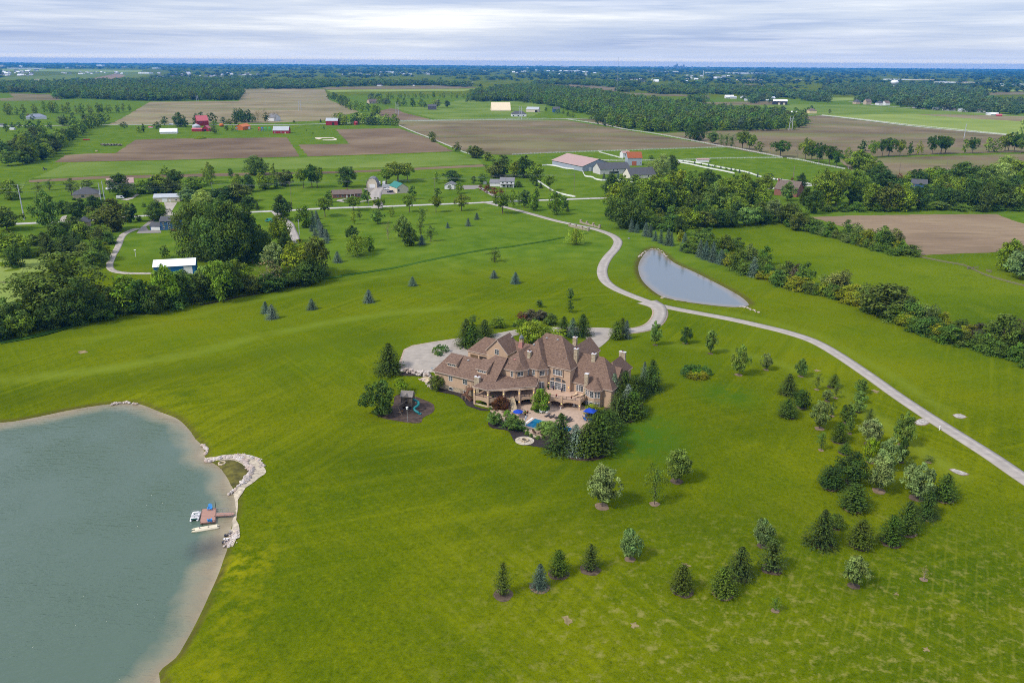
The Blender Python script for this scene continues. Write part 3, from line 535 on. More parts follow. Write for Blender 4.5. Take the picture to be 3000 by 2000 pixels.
def broadleaf(name,seed,nc,nl,prof,leaf,h0=.14,cr=.15,up=.35,gap=0.,droop=0.,trunk=True,trw=.022,mat=None,shell=.5):
    R=np.random.default_rng(seed); hs=np.linspace(h0,1,60); w=np.array([prof((h-h0)/(1-h0)) for h in hs])
    pk=np.cumsum(w**1.5); pk/=pk[-1]; cen=[];rd=[]
    for i in range(nc):
        h=np.interp(R.random(),pk,hs); r=np.interp(h,hs,w)*.5; t=R.uniform(0,2*math.pi); k=R.random()**shell
        lump=1+.16*math.sin(3*t+seed)+.12*math.sin(5*t+2*seed+6*h)
        c=cr*R.uniform(.65,1.2)*(.6+.5*r/.5); rr=max(0,r*lump*k-c*.55); cen.append((rr*math.cos(t),rr*math.sin(t),min(h,1-c*.45))); rd.append(c)
    cen=np.array(cen); rd=np.array(rd); ct=R.uniform(.62,1.38,nc)*(1 if not gap else R.choice([1,.9,1.1],nc))
    k=np.repeat(np.arange(nc),nl); D=unit(R.normal(size=(nc*nl,3))+[0,0,up]); q_=R.uniform(.55,1.05,nc*nl)[:,None]
    C=cen[k]+D*rd[k][:,None]*q_*[1,1,.78]
    if droop: C[:,2]-=droop*R.random(len(C))**.7*np.hypot(C[:,0],C[:,1])*1.3
    C[:,:2]*=.5/np.percentile(np.hypot(C[:,0],C[:,1]),96.5); C[:,2]*=.985/np.percentile(C[:,2],99.3)
    C[:,2]=np.maximum(C[:,2],h0*.5)
    N=unit(D*.9+unit(R.normal(size=D.shape))*.75+[0,0,.45])
    tone=ct[k]*R.uniform(.78,1.25,len(k))
    me=leafmesh(name,C,N,leaf,R,tone,.72)
    tb=MB()
    if trunk:
        tb.tube([(0,0,-.02),(.004,0,h0*.6),(.0,.006,.38),(.01,0,.66)],[trw*1.35,trw,trw*.8,trw*.3],7)
        for i in range(7):
            j=int(R.integers(nc)); z0=R.uniform(h0*.8,.45); e=cen[j]; tb.tube([(0,0,z0),tuple((e*[.5,.5,1]*.5+np.array([0,0,z0])*.5)),tuple(e)],[trw*.5,trw*.32,trw*.12],5,False)
    return me,(tb.mesh(name+'_trunk',mat or BARK) if trunk else None)
def conifer(name,seed,lv,nb,slope,leaf,full=1.,ragged=.1,h0=.03,per=9,conc=1.,stiff=.1):
    R=np.random.default_rng(seed); C=[];N=[];T=[]
    for i in range(lv):
        f=max(0.,(i+R.uniform(-.25,.25))/lv); z=h0+(1-h0)*f**.93; r=.53*max(0.015,(1-f))**conc
        if f<.12: r*=.86+f
        m=max(4,int(nb*(.35+.65*(1-f)))); t0=R.uniform(0,6.28); ct=R.uniform(.86,1.14)
        for k in range(m):
            if R.random()>full: continue
            t=t0+2*math.pi*k/m+R.normal()*.13; rr=r*R.uniform(1-ragged*1.6,1+ragged); bt=ct*R.uniform(.76,1.26); n=max(3,int(per*(.35+rr*1.6)))
            for s in range(n):
                u=(s+.6)/n; x=rr*u; side=R.normal()*.055*(1.15-u)*(rr*2+.2); dz=-slope*x+stiff*x*u*1.2+R.normal()*.008
                C.append((x*math.cos(t)-side*math.sin(t),x*math.sin(t)+side*math.cos(t),z+dz)); T.append(bt*(.55+.85*u)*R.uniform(.8,1.25))  # tone: inner shading put into needle colour, tips lighter as new growth
                N.append((math.cos(t)*.55+R.normal()*.3,math.sin(t)*.55+R.normal()*.3,.75))
    C=np.array(C);N=unit(np.array(N));T=np.array(T); C[:,:2]*=.5/np.percentile(np.hypot(C[:,0],C[:,1]),97.); C[:,2]=np.maximum(C[:,2],.004)
    me=leafmesh(name,C,N,leaf,R,T,.5); return me,MB().tube([(0,0,-.02),(0,0,.5),(0,0,.96)],[.018,.011,.003],6).mesh(name+'_trunk',BARK)
def pr_round(t): return max(0,math.sin(math.pi*min(1,.06+t*.94)))**.55*(1.0-.10*t)
def pr_oval(t): return max(0,math.sin(math.pi*(.08+.92*t)))**.62*(1.1-.42*t)
def pr_egg(t): return max(0,math.sin(math.pi*(t**.72*.97+.03)))**.7
def pr_vase(t): return max(0,math.sin(math.pi*(t**1.5*.93+.07)))**.6
def pr_flat(t): return (1-abs(2*t-.9)**2.2 if t<.95 else .55) if t>.02 else .5
def pr_bush(t): return math.sqrt(max(0,1-(t*.98)**2))
SETS={}
SETS['round']=[broadleaf('round_crown_%s'%c,s,62,60,pr_round,.030,.055,.15) for c,s in zip('abc',(1,2,3))]
SETS['oval']=[broadleaf('oval_crown_%s'%c,s,60,58,pr_oval,.029,.06,.14) for c,s in zip('abc',(4,5,6))]
SETS['big']=[broadleaf('big_crown_%s'%c,s,130,66,p,.019,.03,.115) for c,s,p in zip('abcd',(7,8,9,10),(pr_round,pr_egg,pr_oval,pr_vase))]
SETS['egg']=[broadleaf('egg_crown_%s'%c,s,92,64,pr_egg,.028,.17,.12,trw=.016) for c,s in zip('ab',(11,12))]
SETS['vase']=[broadleaf('vase_crown_%s'%c,s,58,56,pr_vase,.027,.30,.125,trw=.024) for c,s in zip('ab',(13,14))]
SETS['thin']=[broadleaf('thin_crown_%s'%c,s,48,34,p,.024,.16,.12,shell=.8) for c,s,p in zip('abc',(15,16,17),(pr_egg,pr_vase,pr_oval))]
SETS['bare']=[broadleaf('bare_crown_%s'%c,s,34,10,pr_vase,.022,.16,.12,mat=BARKP,shell=.8,trw=.026) for c,s in zip('a',(18,))]
SETS['willow']=[broadleaf('willow_crown_%s'%c,s,90,60,pr_round,.020,.22,.10,droop=.75,trw=.02) for c,s in zip('a',(19,))]
SETS['tall']=[broadleaf('tall_crown_%s'%c,s,64,56,pr_oval,.024,.05,.10) for c,s in zip('ab',(20,21))]
SETS['bush']=[broadleaf('bush_crown_%s'%c,s,56,56,pr_bush,.034,.0,.17,trunk=False) for c,s in zip('abcd',(22,23,24,25))]
SETS['clip']=[broadleaf('clipped_crown_%s'%c,s,60,90,pr_bush,.022,.0,.10,trunk=False,shell=.25) for c,s in zip('ab',(26,27))]
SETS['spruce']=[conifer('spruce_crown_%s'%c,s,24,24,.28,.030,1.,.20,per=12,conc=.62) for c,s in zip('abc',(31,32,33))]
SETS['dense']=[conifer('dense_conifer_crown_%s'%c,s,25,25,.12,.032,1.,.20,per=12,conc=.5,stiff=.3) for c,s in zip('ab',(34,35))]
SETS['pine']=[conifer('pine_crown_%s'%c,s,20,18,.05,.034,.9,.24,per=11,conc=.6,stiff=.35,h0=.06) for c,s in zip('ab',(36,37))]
SETS['juniper']=[conifer('juniper_crown_%s'%c,s,28,26,.0,.036,1.,.08,per=9,conc=.36,stiff=.3) for c,s in zip('a',(38,))]
# code: mesh set, tint, words, category, object name, ground skirt (0/1)
KIND={'g':('round',(0.1698,0.2522,0.01726),'green broadleaf tree','tree','broadleaf_tree',0),'d':('round',(.062,.110,.015),'dark green broadleaf tree','tree','broadleaf_tree',0),
'p':('egg',(0.18,0.2509,0.07225),'pale silvery maple','maple tree','maple_tree',0),'m':('egg',(0.15,0.2316,0.03825),'fresh green maple','maple tree','maple_tree',0),'y':('round',(0.1879,0.2455,0.01084),'bright yellow-green tree','tree','broadleaf_tree',0),
'o':('round',(.105,.140,.020),'olive green broadleaf tree','tree','broadleaf_tree',0),'s':('thin',(.13,.19,.03),'thin young tree','young tree','young_tree',0),'b':('bare',(0.2968,0.2361,0.1016),'bare brown tree','bare tree','bare_tree',0),
'w':('willow',(0.2603,0.3274,0.03046),'weeping willow','willow','willow_tree',0),'u':('round',(0.137,0.05334,0.02235),'purple-leaved tree','tree','broadleaf_tree',0),'t':('tall',(0.1918,0.2547,0.02641),'tall narrow poplar','poplar','poplar_tree',0),
'v':('vase',(0.1644,0.2303,0.01827),'high-crowned tree','tree','broadleaf_tree',0),'V':('vase',(0.07124,0.1333,0.01219),'dark high-crowned tree','tree','broadleaf_tree',0),'B':('big',(.110,.170,.022),'huge spreading tree','tree','broadleaf_tree',0),'D':('big',(.068,.118,.016),'huge dark tree','tree','broadleaf_tree',0),'P':('big',(0.2876,0.3636,0.0711),'huge silvery tree','tree','broadleaf_tree',0),
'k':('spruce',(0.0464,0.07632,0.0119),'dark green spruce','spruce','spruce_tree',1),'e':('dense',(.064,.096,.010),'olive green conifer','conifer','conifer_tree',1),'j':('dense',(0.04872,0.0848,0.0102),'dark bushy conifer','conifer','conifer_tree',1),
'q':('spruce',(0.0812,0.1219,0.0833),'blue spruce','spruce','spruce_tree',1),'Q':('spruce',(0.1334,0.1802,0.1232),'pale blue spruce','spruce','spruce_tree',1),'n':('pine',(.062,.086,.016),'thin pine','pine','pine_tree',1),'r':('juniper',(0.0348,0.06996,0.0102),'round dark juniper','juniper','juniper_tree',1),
'h':('bush',(.095,.165,.020),'green shrub','shrub','shrub',1),'H':('bush',(.105,.155,.020),'olive shrub','shrub','shrub',1),'x':('bush',(0.167,0.2036,0.04479),'silvery shrub','shrub','shrub',1),'Y':('bush',(0.2088,0.2396,0.01228),'yellow-green shrub','shrub','shrub',1),'c':('clip',(0.1142,0.2254,0.009562),'clipped green shrub','shrub','shrub',1),'z':('clip',(0.0799,0.1609,0.02988),'dark clipped shrub','shrub','shrub',1),'U':('bush',(.10,.095,.045),'brownish shrub','shrub','shrub',1)}
WF={'trees of the belt along the ditch':1.2,'trees of the wood by the stone bridge':1.2,'trees of the wood behind the tan field':1.22,'trees round the homes near the transmission poles':1.16,'shrubs and pines by the gravel lane':1.2,'shrubs of the hedgerow past the pond':1.2,'shrubs of the hedgerow along the pasture':1.16,'shrubs of the hedgerow beside the tan field':1.16,'trees on the lawn inside the drive':1.04,'trees planted round the mansion':1.16}
TREES=[]; _tn=0
def addtree(kind,p,h,wd,grp,px,zo=0.,small=False):
    global _tn
    st,tint,wrd,cat,nm,sk=KIND[kind]; _tn+=1; R=random.Random(_tn*31+7)
    lst=SETS[st]; me,tr=lst[R.randrange(len(lst))]
    j=R.uniform(.82,1.18); tint=(tint[0]*j*R.uniform(.88,1.12),tint[1]*j,tint[2]*j*R.uniform(.8,1.2))
    p=(p[0],p[1],p[2]+zo)
    if tr is not None and not small:
        t=bpy.data.objects.new(nm,tr); COL.objects.link(t); cr=bpy.data.objects.new('crown',me); COL.objects.link(cr); cr.parent=t; cr.color=(*tint,1)
    else:
        t=bpy.data.objects.new(nm,me); COL.objects.link(t); t.color=(*tint,1)
    t.location=p; t.rotation_euler=(0,0,R.uniform(0,6.28)); t.scale=(wd,wd*R.uniform(.92,1.08),h)
    if not sk: t.rotation_euler.x=R.uniform(-.04,.04)
    t['category']=cat; t['group']=grp; TREES.append((t,wrd,grp,px)); return t
def trees(k,data,grp,where,anchor,rev=False,small=False):
    """data: 'baseX baseY topY width kind' in crop pixels; anchor: what stands at the end the count starts from"""
    for it in data.replace('\n',' ').split(';'):
        it=it.split()
        if not it: continue
        bx,by,ty,w=(float(v) for v in it[:4]); kd=it[4]
        X=k[0]+bx/k[2]; Yb=k[1]+by/k[2]; Yt=k[1]+ty/k[2]; W=w/k[2]
        p=GP(X,Yb); dep=math.atan2(HC,p[1]); sk=KIND[kd][5]
        if sk: p=GP(X,Yb-W*.42*math.sin(dep))
        h=zat(Yt,(p[0],p[1]))-p[2]
        if not sk: h=h-.12*W*mpp(p)*math.sin(dep)
        addtree(kd,p,max(1.,h),max(.6,W*mpp(p))*(1.1*(1.14 if 'mansion' in grp and KIND[kd][0]!='clip' else 1) if sk else WF.get(grp,1.06)),grp+'|'+where+'|'+anchor,-X if rev else X,small=small)
def name_trees():
    by={}
    for t,wrd,grp,px in TREES: by.setdefault((wrd,grp),[]).append((px,t))
    for (wrd,grp),L in by.items():
        g,where,anchor=grp.split('|'); L.sort(key=lambda a:a[0])
        for i,(px,t) in enumerate(L):
            t['group']=g
            t['label']=(f'{wrd} {where}' if len(L)==1 else f'{ordn(i)} {wrd} from {anchor}, {where}') if anchor!='-' else f'{wrd} {where}'
# ---- lawn trees by the curving drive
G1=('trees on the lawn inside the drive','on the lawn inside the drive','the house')
trees(K6,'128 380 235 95 p;415 435 283 100 m;310 610 410 175 k;420 695 545 160 d;305 795 620 160 j;550 545 405 85 s;690 540 415 95 e;705 615 500 70 s;635 640 545 90 p;570 870 635 165 p;675 765 640 70 s;920 575 450 95 m;905 650 550 110 m;890 730 630 110 m;800 825 665 130 d;822 912 760 62 m;985 850 700 85 n;990 1000 785 190 p;735 1000 815 135 e;585 1050 895 100 s;1270 1010 725 165 m;785 1090 990 100 e;995 1150 945 130 y;1130 1210 935 200 p;1250 1150 950 90 d;845 1315 1060 265 d;665 1400 1185 200 r;1066 1390 1085 212 p;1305 1250 1100 110 s;1385 1450 1140 250 p;1480 1150 1090 100 s;1615 1500 1250 185 j',*G1)
trees(KA,'965 380 155 190 j;1480 430 195 175 k;1338 540 285 160 e;1225 615 380 160 j;1010 640 415 185 e;738 640 340 215 k;845 475 370 110 o;320 600 400 145 p;385 812 545 190 n;160 865 600 205 k;45 985 750 190 e;970 882 675 172 p;1462 838 740 90 b;413 1058 955 80 s',*G1)
trees(K8,'1655 285 30 200 m;1080 480 155 225 p;1482 460 150 165 s;1295 882 645 170 p;992 1000 765 155 n;750 1032 810 150 e;605 1132 910 142 q;322 1190 900 145 n;1690 1172 920 186 e',*G1)
trees(K1,'2045 190 25 78 m;2253 178 60 82 d',*G1); trees(S0,'2081 1036 965 36 m;2164 1098 1008 48 m',*G1)
# ---- around the house
G2=('trees planted round the mansion','by the mansion','the lake')
trees(K1,'213 392 172 168 k;150 668 430 200 d;291 522 415 100 y;540 497 393 98 o;745 212 5 130 k;790 222 50 125 j;872 150 12 116 k;788 60 -22 70 s;965 68 -10 100 g;1130 115 0 120 g;1200 172 15 165 g;1300 150 60 205 y;1415 135 -12 95 k;1475 142 -2 72 q;1545 142 -28 120 k;1780 160 25 92 e;1818 112 2 62 e;1846 152 15 62 q;2018 522 285 145 k;1965 470 298 60 Q;1757 592 378 100 Q;1832 580 365 105 j;1905 590 398 125 j;1950 560 405 110 k;1850 690 453 105 Q;1785 735 500 170 k;1885 715 505 160 j;1700 830 635 200 j;1655 962 650 220 j;1580 975 735 200 e;1495 958 730 150 Q;1395 958 655 200 k;1255 640 483 122 g;980 632 540 118 u;938 742 642 92 m;1076 775 665 122 m;1302 805 715 150 m',*G2)
trees(K1,'1620 700 595 115 Y;1025 692 640 66 c;1002 762 720 66 z;1050 780 735 46 z;1100 780 732 52 z;1145 788 756 56 c;1236 840 812 40 c;1165 812 780 42 h;1190 826 800 30 h;1275 838 815 34 h;1195 640 615 24 h;945 640 612 36 h;910 640 618 24 h;1580 628 600 30 h;524 246 205 38 c;545 262 222 40 c;562 270 235 44 z;560 222 186 60 z;592 246 190 66 z;1150 664 640 20 h;2246 396 345 58 z;2262 376 326 60 z;2300 366 322 66 z;2342 374 326 60 z;2290 424 372 66 Y;2332 436 376 70 Y;2376 430 372 66 Y;2410 404 350 56 z;2388 376 330 56 z;2262 418 366 56 z;2315 402 356 70 c;2355 404 354 64 c','clipped shrubs in the beds round the house','in the beds round the mansion','the front court')
trees(K1,'1120 24 -45 90 u;1180 28 -55 110 U;1250 26 -48 100 U;1330 60 -30 90 H;1210 65 10 60 h;1080 70 30 40 h','shrubs behind the mansion','behind the mansion','the front court')
trees(S0,'1579 900 877 22 m;1672 880 841 20 m;1671 915 880 30 d','young trees on the far lawn','on the lawn across from the mansion','the court')
# ---- spruces and young trees on the big back lawn
trees(S0,'779 920 882 28 q;798 938 890 38 q;914 910 874 32 q;1081 890 847 34 q;1209 840 809 28 q;1447 817 791 24 q;1510 833 796 29 q;989 771 735 30 q','blue spruces scattered over the back lawn','on the slope behind the mansion','the oak belt')
trees(L3,'375 805 742 46 q;577 786 698 60 q;662 720 648 56 q;120 970 865 80 q','blue spruces in the paddock by the road','in the roadside paddock','the ranch house')
trees(S0,'1449 767 726 46 s;1688 716 668 54 w','soft crowned trees by the bridge lawn','on the lawn near the stone bridge','the ditch')
# ---- paddock trees
G3=('trees in the paddock below the road','in the roadside paddock','the lane')
trees(L2,'985 728 505 160 g;1700 692 540 125 m;1468 698 565 72 y;1520 655 560 70 s;1838 622 515 66 g;1805 842 660 122 b;1955 860 600 170 m;2026 910 712 162 d;2140 705 530 92 s;2125 812 650 80 s;2224 866 708 122 s;1455 850 706 122 d;1505 1010 790 225 w;1622 962 800 110 g',*G3)
trees(L2,'1070 735 560 70 q;1112 700 592 62 q;1036 728 655 46 q;1052 770 690 52 q;1085 812 735 62 q;1128 760 640 74 q;1142 800 660 70 q;1160 828 690 86 q;1202 862 740 84 q;1203 888 820 46 q;1100 650 556 60 q','double row of blue spruces beside the lane','in the double row beside the lane','the lane')
# ---- roadside
G4=('street trees along the county road','along the county road','the lane')
trees(L2,'1185 622 430 160 v;1226 480 358 112 d;1462 560 420 152 v;1592 482 352 116 d;1712 552 430 135 v;2016 578 400 122 v;2046 450 320 104 d;2276 578 415 122 v;2290 436 338 92 d;764 655 405 195 d;744 885 600 205 g;800 965 765 130 d;1403 332 125 205 D;1790 300 150 150 v;1902 285 80 260 v;1995 262 92 135 v;970 338 140 150 v;1056 338 105 160 V;1108 338 140 135 v',*G4)
trees(L3,'512 632 465 150 v;915 658 455 195 v;1016 592 420 92 g;1076 586 440 60 s;1132 602 420 135 m;1218 628 460 124 g;1246 518 400 82 d;1436 672 428 152 g;1520 628 480 90 m;1380 432 275 135 v;265 362 245 90 g;410 340 230 205 d;485 462 340 122 g;632 372 290 72 d;720 362 255 140 d;850 300 150 225 o;905 290 80 200 o;650 112 -5 165 o;458 46 -12 80 g;772 136 50 115 g;1040 300 140 150 y;1142 308 88 165 d;1236 338 160 180 g;1072 402 335 82 j;1250 390 342 46 k;1291 412 350 50 k;1216 380 320 46 d;702 428 372 66 u;752 458 390 74 u;830 486 398 104 u;902 466 412 82 u;780 420 370 90 u;395 428 375 60 d;1555 642 570 42 k;1912 318 252 36 q;1980 318 252 50 q;2052 318 252 40 q;1630 145 112 56 o;2230 360 265 130 d','trees round the roadside homes','round the roadside homes','the green-roofed shop')
# ---- farm belt left
G5=('trees round the homes near the transmission poles','near the steel poles','the single steel pole')
trees(L1,'90 385 215 150 g;330 370 240 85 s;415 305 215 85 s;600 352 205 135 s;720 292 215 115 m;1008 345 165 150 d;1050 362 240 150 d;1198 332 215 150 g;1300 330 188 130 d;1385 180 98 90 g;1340 332 170 150 g;1424 332 200 155 o;1468 245 132 110 d;1545 300 235 120 y;1640 315 188 170 g;1746 238 70 90 t;1930 198 125 46 d;1570 402 280 125 p;1690 432 300 160 P;1805 400 290 160 d;1905 410 272 160 d;405 642 310 215 m;522 505 390 100 d;652 545 370 182 d;790 472 350 125 d;948 645 375 290 o;1092 575 410 112 d;1166 565 520 50 h;1322 556 388 178 D;1205 450 410 34 h;60 640 440 200 m;92 850 640 250 g;1380 868 755 88 d',*G5)
trees(L1,'215 885 770 150 h;280 765 670 130 g;490 705 560 200 H;620 645 520 130 o;695 705 600 125 H;420 865 690 240 k;560 862 680 230 k;640 800 640 160 k;805 705 610 185 h;900 765 650 145 h;830 905 700 185 H;780 965 800 200 h;700 860 740 130 x;450 690 610 120 d;120 960 760 150 h;870 840 740 130 Y','shrubs and pines by the gravel lane','by the gravel lane','the pale hay field')
G6=('trees of the belt along the ditch','in the ditch-side belt','the pale hay field')
trees(L1,'540 1340 820 640 B;90 1510 1200 260 m;250 1450 1195 210 g;400 1400 1100 260 d;705 1410 1040 290 D;860 1340 1090 210 o;1062 1310 1015 270 g;1200 1330 1045 210 d;1390 1290 928 195 g;1540 1240 965 185 m;1680 1230 1000 185 d;1742 1140 932 190 m;1850 1220 885 210 g;1950 1190 900 160 d;1660 880 400 300 B;1860 930 378 350 B;1990 900 420 280 D;620 1420 1200 200 d;1300 1330 1100 180 o;450 1460 1220 200 d;180 1520 1300 180 g',*G6)
trees(L2,'60 1060 470 270 B;290 1100 470 330 B;470 1080 540 270 D;60 1420 1100 170 m;155 1340 1050 190 g;345 1350 1040 215 g;630 1340 1040 250 b;822 1170 965 125 b;700 1160 870 235 p;955 1180 838 310 y;1120 1200 815 230 o;985 1290 1090 250 d;640 1345 1180 250 d;750 1300 1165 165 d;1050 1260 1000 190 d;200 1400 1200 190 d;480 1370 1190 180 o;560 1000 700 190 d;440 545 420 145 d;520 555 475 46 k;500 212 18 175 B;575 212 40 115 t;682 296 92 72 t;258 238 148 56 d;320 335 198 105 g;432 375 202 130 d;588 348 215 155 g;700 348 235 92 d;790 322 158 155 o;60 300 85 95 t;330 478 290 250 o;200 440 330 220 d;100 470 360 200 d;540 240 180 80 y',*G6)
# ---- woodland beyond the bridge
G7=('trees of the wood by the stone bridge','in the wood by the stone bridge','the bridge')
trees(L4,'-30 470 230 160 d;10 640 320 230 y;110 765 335 330 B;225 328 235 135 g;350 620 275 265 g;485 610 320 225 d;640 590 350 205 g;470 262 38 150 P;420 225 88 190 P;555 200 48 135 d;580 208 150 75 d;370 102 50 70 d;540 420 200 180 g;660 400 190 160 y;765 425 200 185 g;900 435 188 210 D;1060 455 275 185 g;985 625 325 230 m;1130 505 268 225 v;1250 545 230 205 g;1335 525 298 185 d;1450 565 340 155 g;800 610 398 165 o;1080 590 498 85 y;1170 650 450 155 g;1300 745 558 185 m;1150 750 590 175 d;1022 750 578 205 d;880 755 598 185 o;738 765 568 205 y;1400 725 558 155 m;1462 725 560 145 d;1560 705 478 145 p;1690 735 528 205 o;1800 785 608 185 o;1520 275 228 125 d;1840 380 225 115 D;1700 500 310 140 m;1750 300 262 34 u;1000 420 240 150 d;600 690 560 160 d;240 760 600 170 d',*G7)
trees(L4,'165 808 672 62 q;220 816 708 56 q;305 852 708 72 q;352 862 728 66 q;400 898 793 62 q;455 922 773 66 q;525 942 763 92 q;558 946 800 60 q;685 1002 808 86 q;840 1058 873 82 q;895 1082 888 92 q;965 1108 893 92 q;1045 1128 970 102 q;1365 1254 1040 118 Q','row of blue spruces above the small pond','in the row above the small pond','the stone bridge')
G8=('trees of the wood behind the tan field','in the wood behind the tan field','the brown house')
trees(L5,'310 440 130 205 v;420 445 135 170 v;540 420 128 210 v;150 415 360 95 d;660 365 218 185 d;780 235 88 155 D;835 330 150 210 d;720 470 248 185 g;850 480 238 205 o;962 480 268 155 g;1040 470 328 125 b;1110 470 280 135 d;958 222 160 52 u;1100 250 128 135 d;1182 240 118 125 g;1280 250 118 130 g;1282 470 398 125 m;1345 320 168 175 g;1320 450 278 155 d;1402 460 298 155 d;1480 280 72 265 B;1532 400 208 205 d;1590 470 248 155 d;1655 488 248 130 o;1690 320 98 225 B;1790 270 78 205 P;1835 190 14 185 P;1925 210 58 155 g;1765 450 218 205 d;1850 470 278 185 o;1955 470 258 155 g;240 500 300 140 d;1000 380 240 120 g;1230 330 270 90 d;1450 400 200 130 g;1580 250 120 110 d;1900 340 180 160 d;1990 320 120 140 g;610 130 -10 200 g;700 175 60 130 g',*G8)
trees(L5,'1240 330 308 60 u;480 488 420 120 h;600 490 400 130 h;780 490 420 120 h;1000 480 420 110 H;1170 478 420 100 h;1460 488 420 120 h;1620 490 430 120 H;1780 485 430 130 h;1920 485 420 130 h;360 488 430 120 h','understorey shrubs behind the tan field','under trees behind the tan field','the brown house')
# ---- hedgerows
trees(L4,'285 790 588 205 H;430 780 648 145 H;555 810 628 210 h;640 835 650 130 d;655 905 788 95 Y;835 980 768 205 H;900 905 758 185 h;960 1005 838 155 H;1085 1005 828 185 H;1195 980 858 165 h;1225 1200 958 195 H;1330 1185 928 185 x;1470 1150 940 155 h;1490 1215 1038 165 h;1442 1278 1188 115 Y;1560 1300 1188 145 Y;1680 1320 1088 205 H;1780 1330 1120 150 U;1860 1360 1108 185 h;1870 1390 1258 195 Y;1990 1400 1308 115 x;2100 1410 1238 205 x;2222 1440 1188 205 x;2160 1470 1330 130 h','shrubs of the hedgerow past the pond','in the hedgerow passing the pond','the stone bridge')
trees(L5,'430 1210 978 205 x;340 1180 1060 130 h;565 1230 1088 185 Y;645 1250 1098 205 H;850 1350 1078 385 o;750 1300 1148 185 h;930 1400 1220 170 h;1050 1450 1228 185 h;1045 1380 1220 150 x;1180 1470 1258 185 x;1200 1510 1368 155 H;1310 1470 1318 135 Y;1382 1568 1425 112 Q;1460 1510 1378 125 h;1520 1560 1420 130 Y;1600 1575 1408 205 U;1800 1620 1325 270 o;1740 1610 1440 170 h;1960 1640 1398 170 U;1900 1660 1480 200 h;1690 1640 1500 170 Y;2050 1700 1440 190 h','shrubs of the hedgerow along the pasture','in the hedgerow along the pasture','the pond')
trees(L5,'60 600 418 195 H;160 628 498 145 H;250 655 548 165 h;370 695 568 115 h;420 705 638 85 h;520 715 558 135 h;600 745 588 115 x;580 755 658 135 H;690 785 628 155 Y;800 805 608 155 h;900 795 628 155 x;930 838 728 125 Y;1042 862 758 165 H;960 845 738 105 h;1085 868 790 80 h','shrubs of the hedgerow beside the tan field','in the hedgerow beside the tan field','the wood')
trees(L5,'1862 985 712 205 g;1960 1050 785 230 p','lone broadleaf trees at the pasture edge','at the pasture edge beside the tan field','the hedgerow')
# ---- farther groups kept as single trees
def row(k,pts,n,hm,wm,kinds,grp,where,anchor,jit=4.,seed=1,small=True,rev=False):
    P=np.array([GP(*p)[:2] for p in q(k,pts)]); S=np.concatenate([[0],np.cumsum(np.linalg.norm(np.diff(P,axis=0),axis=1))]); R=random.Random(seed)
    for i in range(n):
        s=S[-1]*(i+R.uniform(.2,.8))/n; x=np.interp(s,S,P[:,0])+R.uniform(-jit,jit); y=np.interp(s,S,P[:,1])+R.uniform(-jit,jit); kd=R.choice(kinds)
        f=R.uniform(.75,1.2); addtree(kd,(x,y,tz(x,y)),hm*f,wm*f*R.uniform(.85,1.15),grp+'|'+where+'|'+anchor,-x if rev else x,small=small)
def fill(k,pts,n,hm,wm,kinds,grp,where,anchor,jit,seed,rev=False): row(k,pts,n,hm,wm,kinds,grp,where,anchor,jit,seed,False,rev)
fill(L1,'-20,1560 120,1500 280,1450 460,1440 620,1420 760,1390 900,1360 1060,1330 1200,1320 1340,1300 1460,1270 1600,1240 1750,1200 1900,1180',30,7.5,9.5,'hHhd','underbrush of the ditch belt','in the ditch-bank brush','the pale hay field',2.5,41)
fill(L2,'150,1330 300,1350 450,1350 620,1340 800,1300 950,1270 1080,1240 1150,1190',14,7.,8.,'hHd','underbrush of the lane end','in the brush at the lane end','the barn',2.5,42)
fill(L1,'60,840 200,800 350,760 500,720 650,700 800,720 880,760',12,9,9,'hHgo','shrubs and pines by the gravel lane','by the gravel lane','the pale hay field',5,43)
fill(L4,'-60,700 60,680 200,690 320,680 450,690 600,700 760,700 900,700 1050,690 1200,690 1350,690 1500,690 1650,690 1780,720',20,11,11,'gdho','trees of the wood by the stone bridge','in the wood by the stone bridge','the bridge',7,44)
fill(L4,'-40,480 150,440 320,420 500,440 660,430 820,430 980,440 1150,430 1300,440 1450,430',18,14,13,'gdgd','trees of the wood by the stone bridge','in the wood by the stone bridge','the bridge',8,45)
fill(L5,'120,440 300,430 480,430 650,400 800,400 950,390 1100,400 1280,380 1450,390 1600,390 1780,390 1950,390',18,13,13,'gdgod','trees of the wood behind the tan field','in the wood behind the tan field','the brown house',8,46)
fill(L5,'1000,250 1120,240 1280,240 1420,230 1560,220 1700,240 1850,220 1980,220',12,13,13,'gdgd','trees of the wood behind the tan field','in the wood behind the tan field','the brown house',8,47)
fill(L4,'700,1000 800,1010 900,1040 1050,1080 1150,1130 1250,1200 1400,1240 1500,1260 1620,1310 1750,1350 1880,1400 2000,1420 2120,1430 2250,1460',30,6.,8.5,'hhHhY','shrubs of the hedgerow past the pond','in the hedgerow passing the pond','the stone bridge',2.,48)
fill(L5,'300,1170 450,1220 600,1260 720,1310 850,1370 980,1420 1100,1470 1220,1510 1350,1560 1500,1600 1650,1640 1800,1680 1950,1720 2100,1780',34,6.,9.,'hhHhY','shrubs of the hedgerow along the pasture','in the hedgerow along the pasture','the pond',2.,49)
fill(L5,'20,600 150,640 300,680 430,710 560,740 700,790 850,830 1000,865',18,5.5,8.,'hhHx','shrubs of the hedgerow beside the tan field','in the hedgerow beside the tan field','the wood',1.5,50)
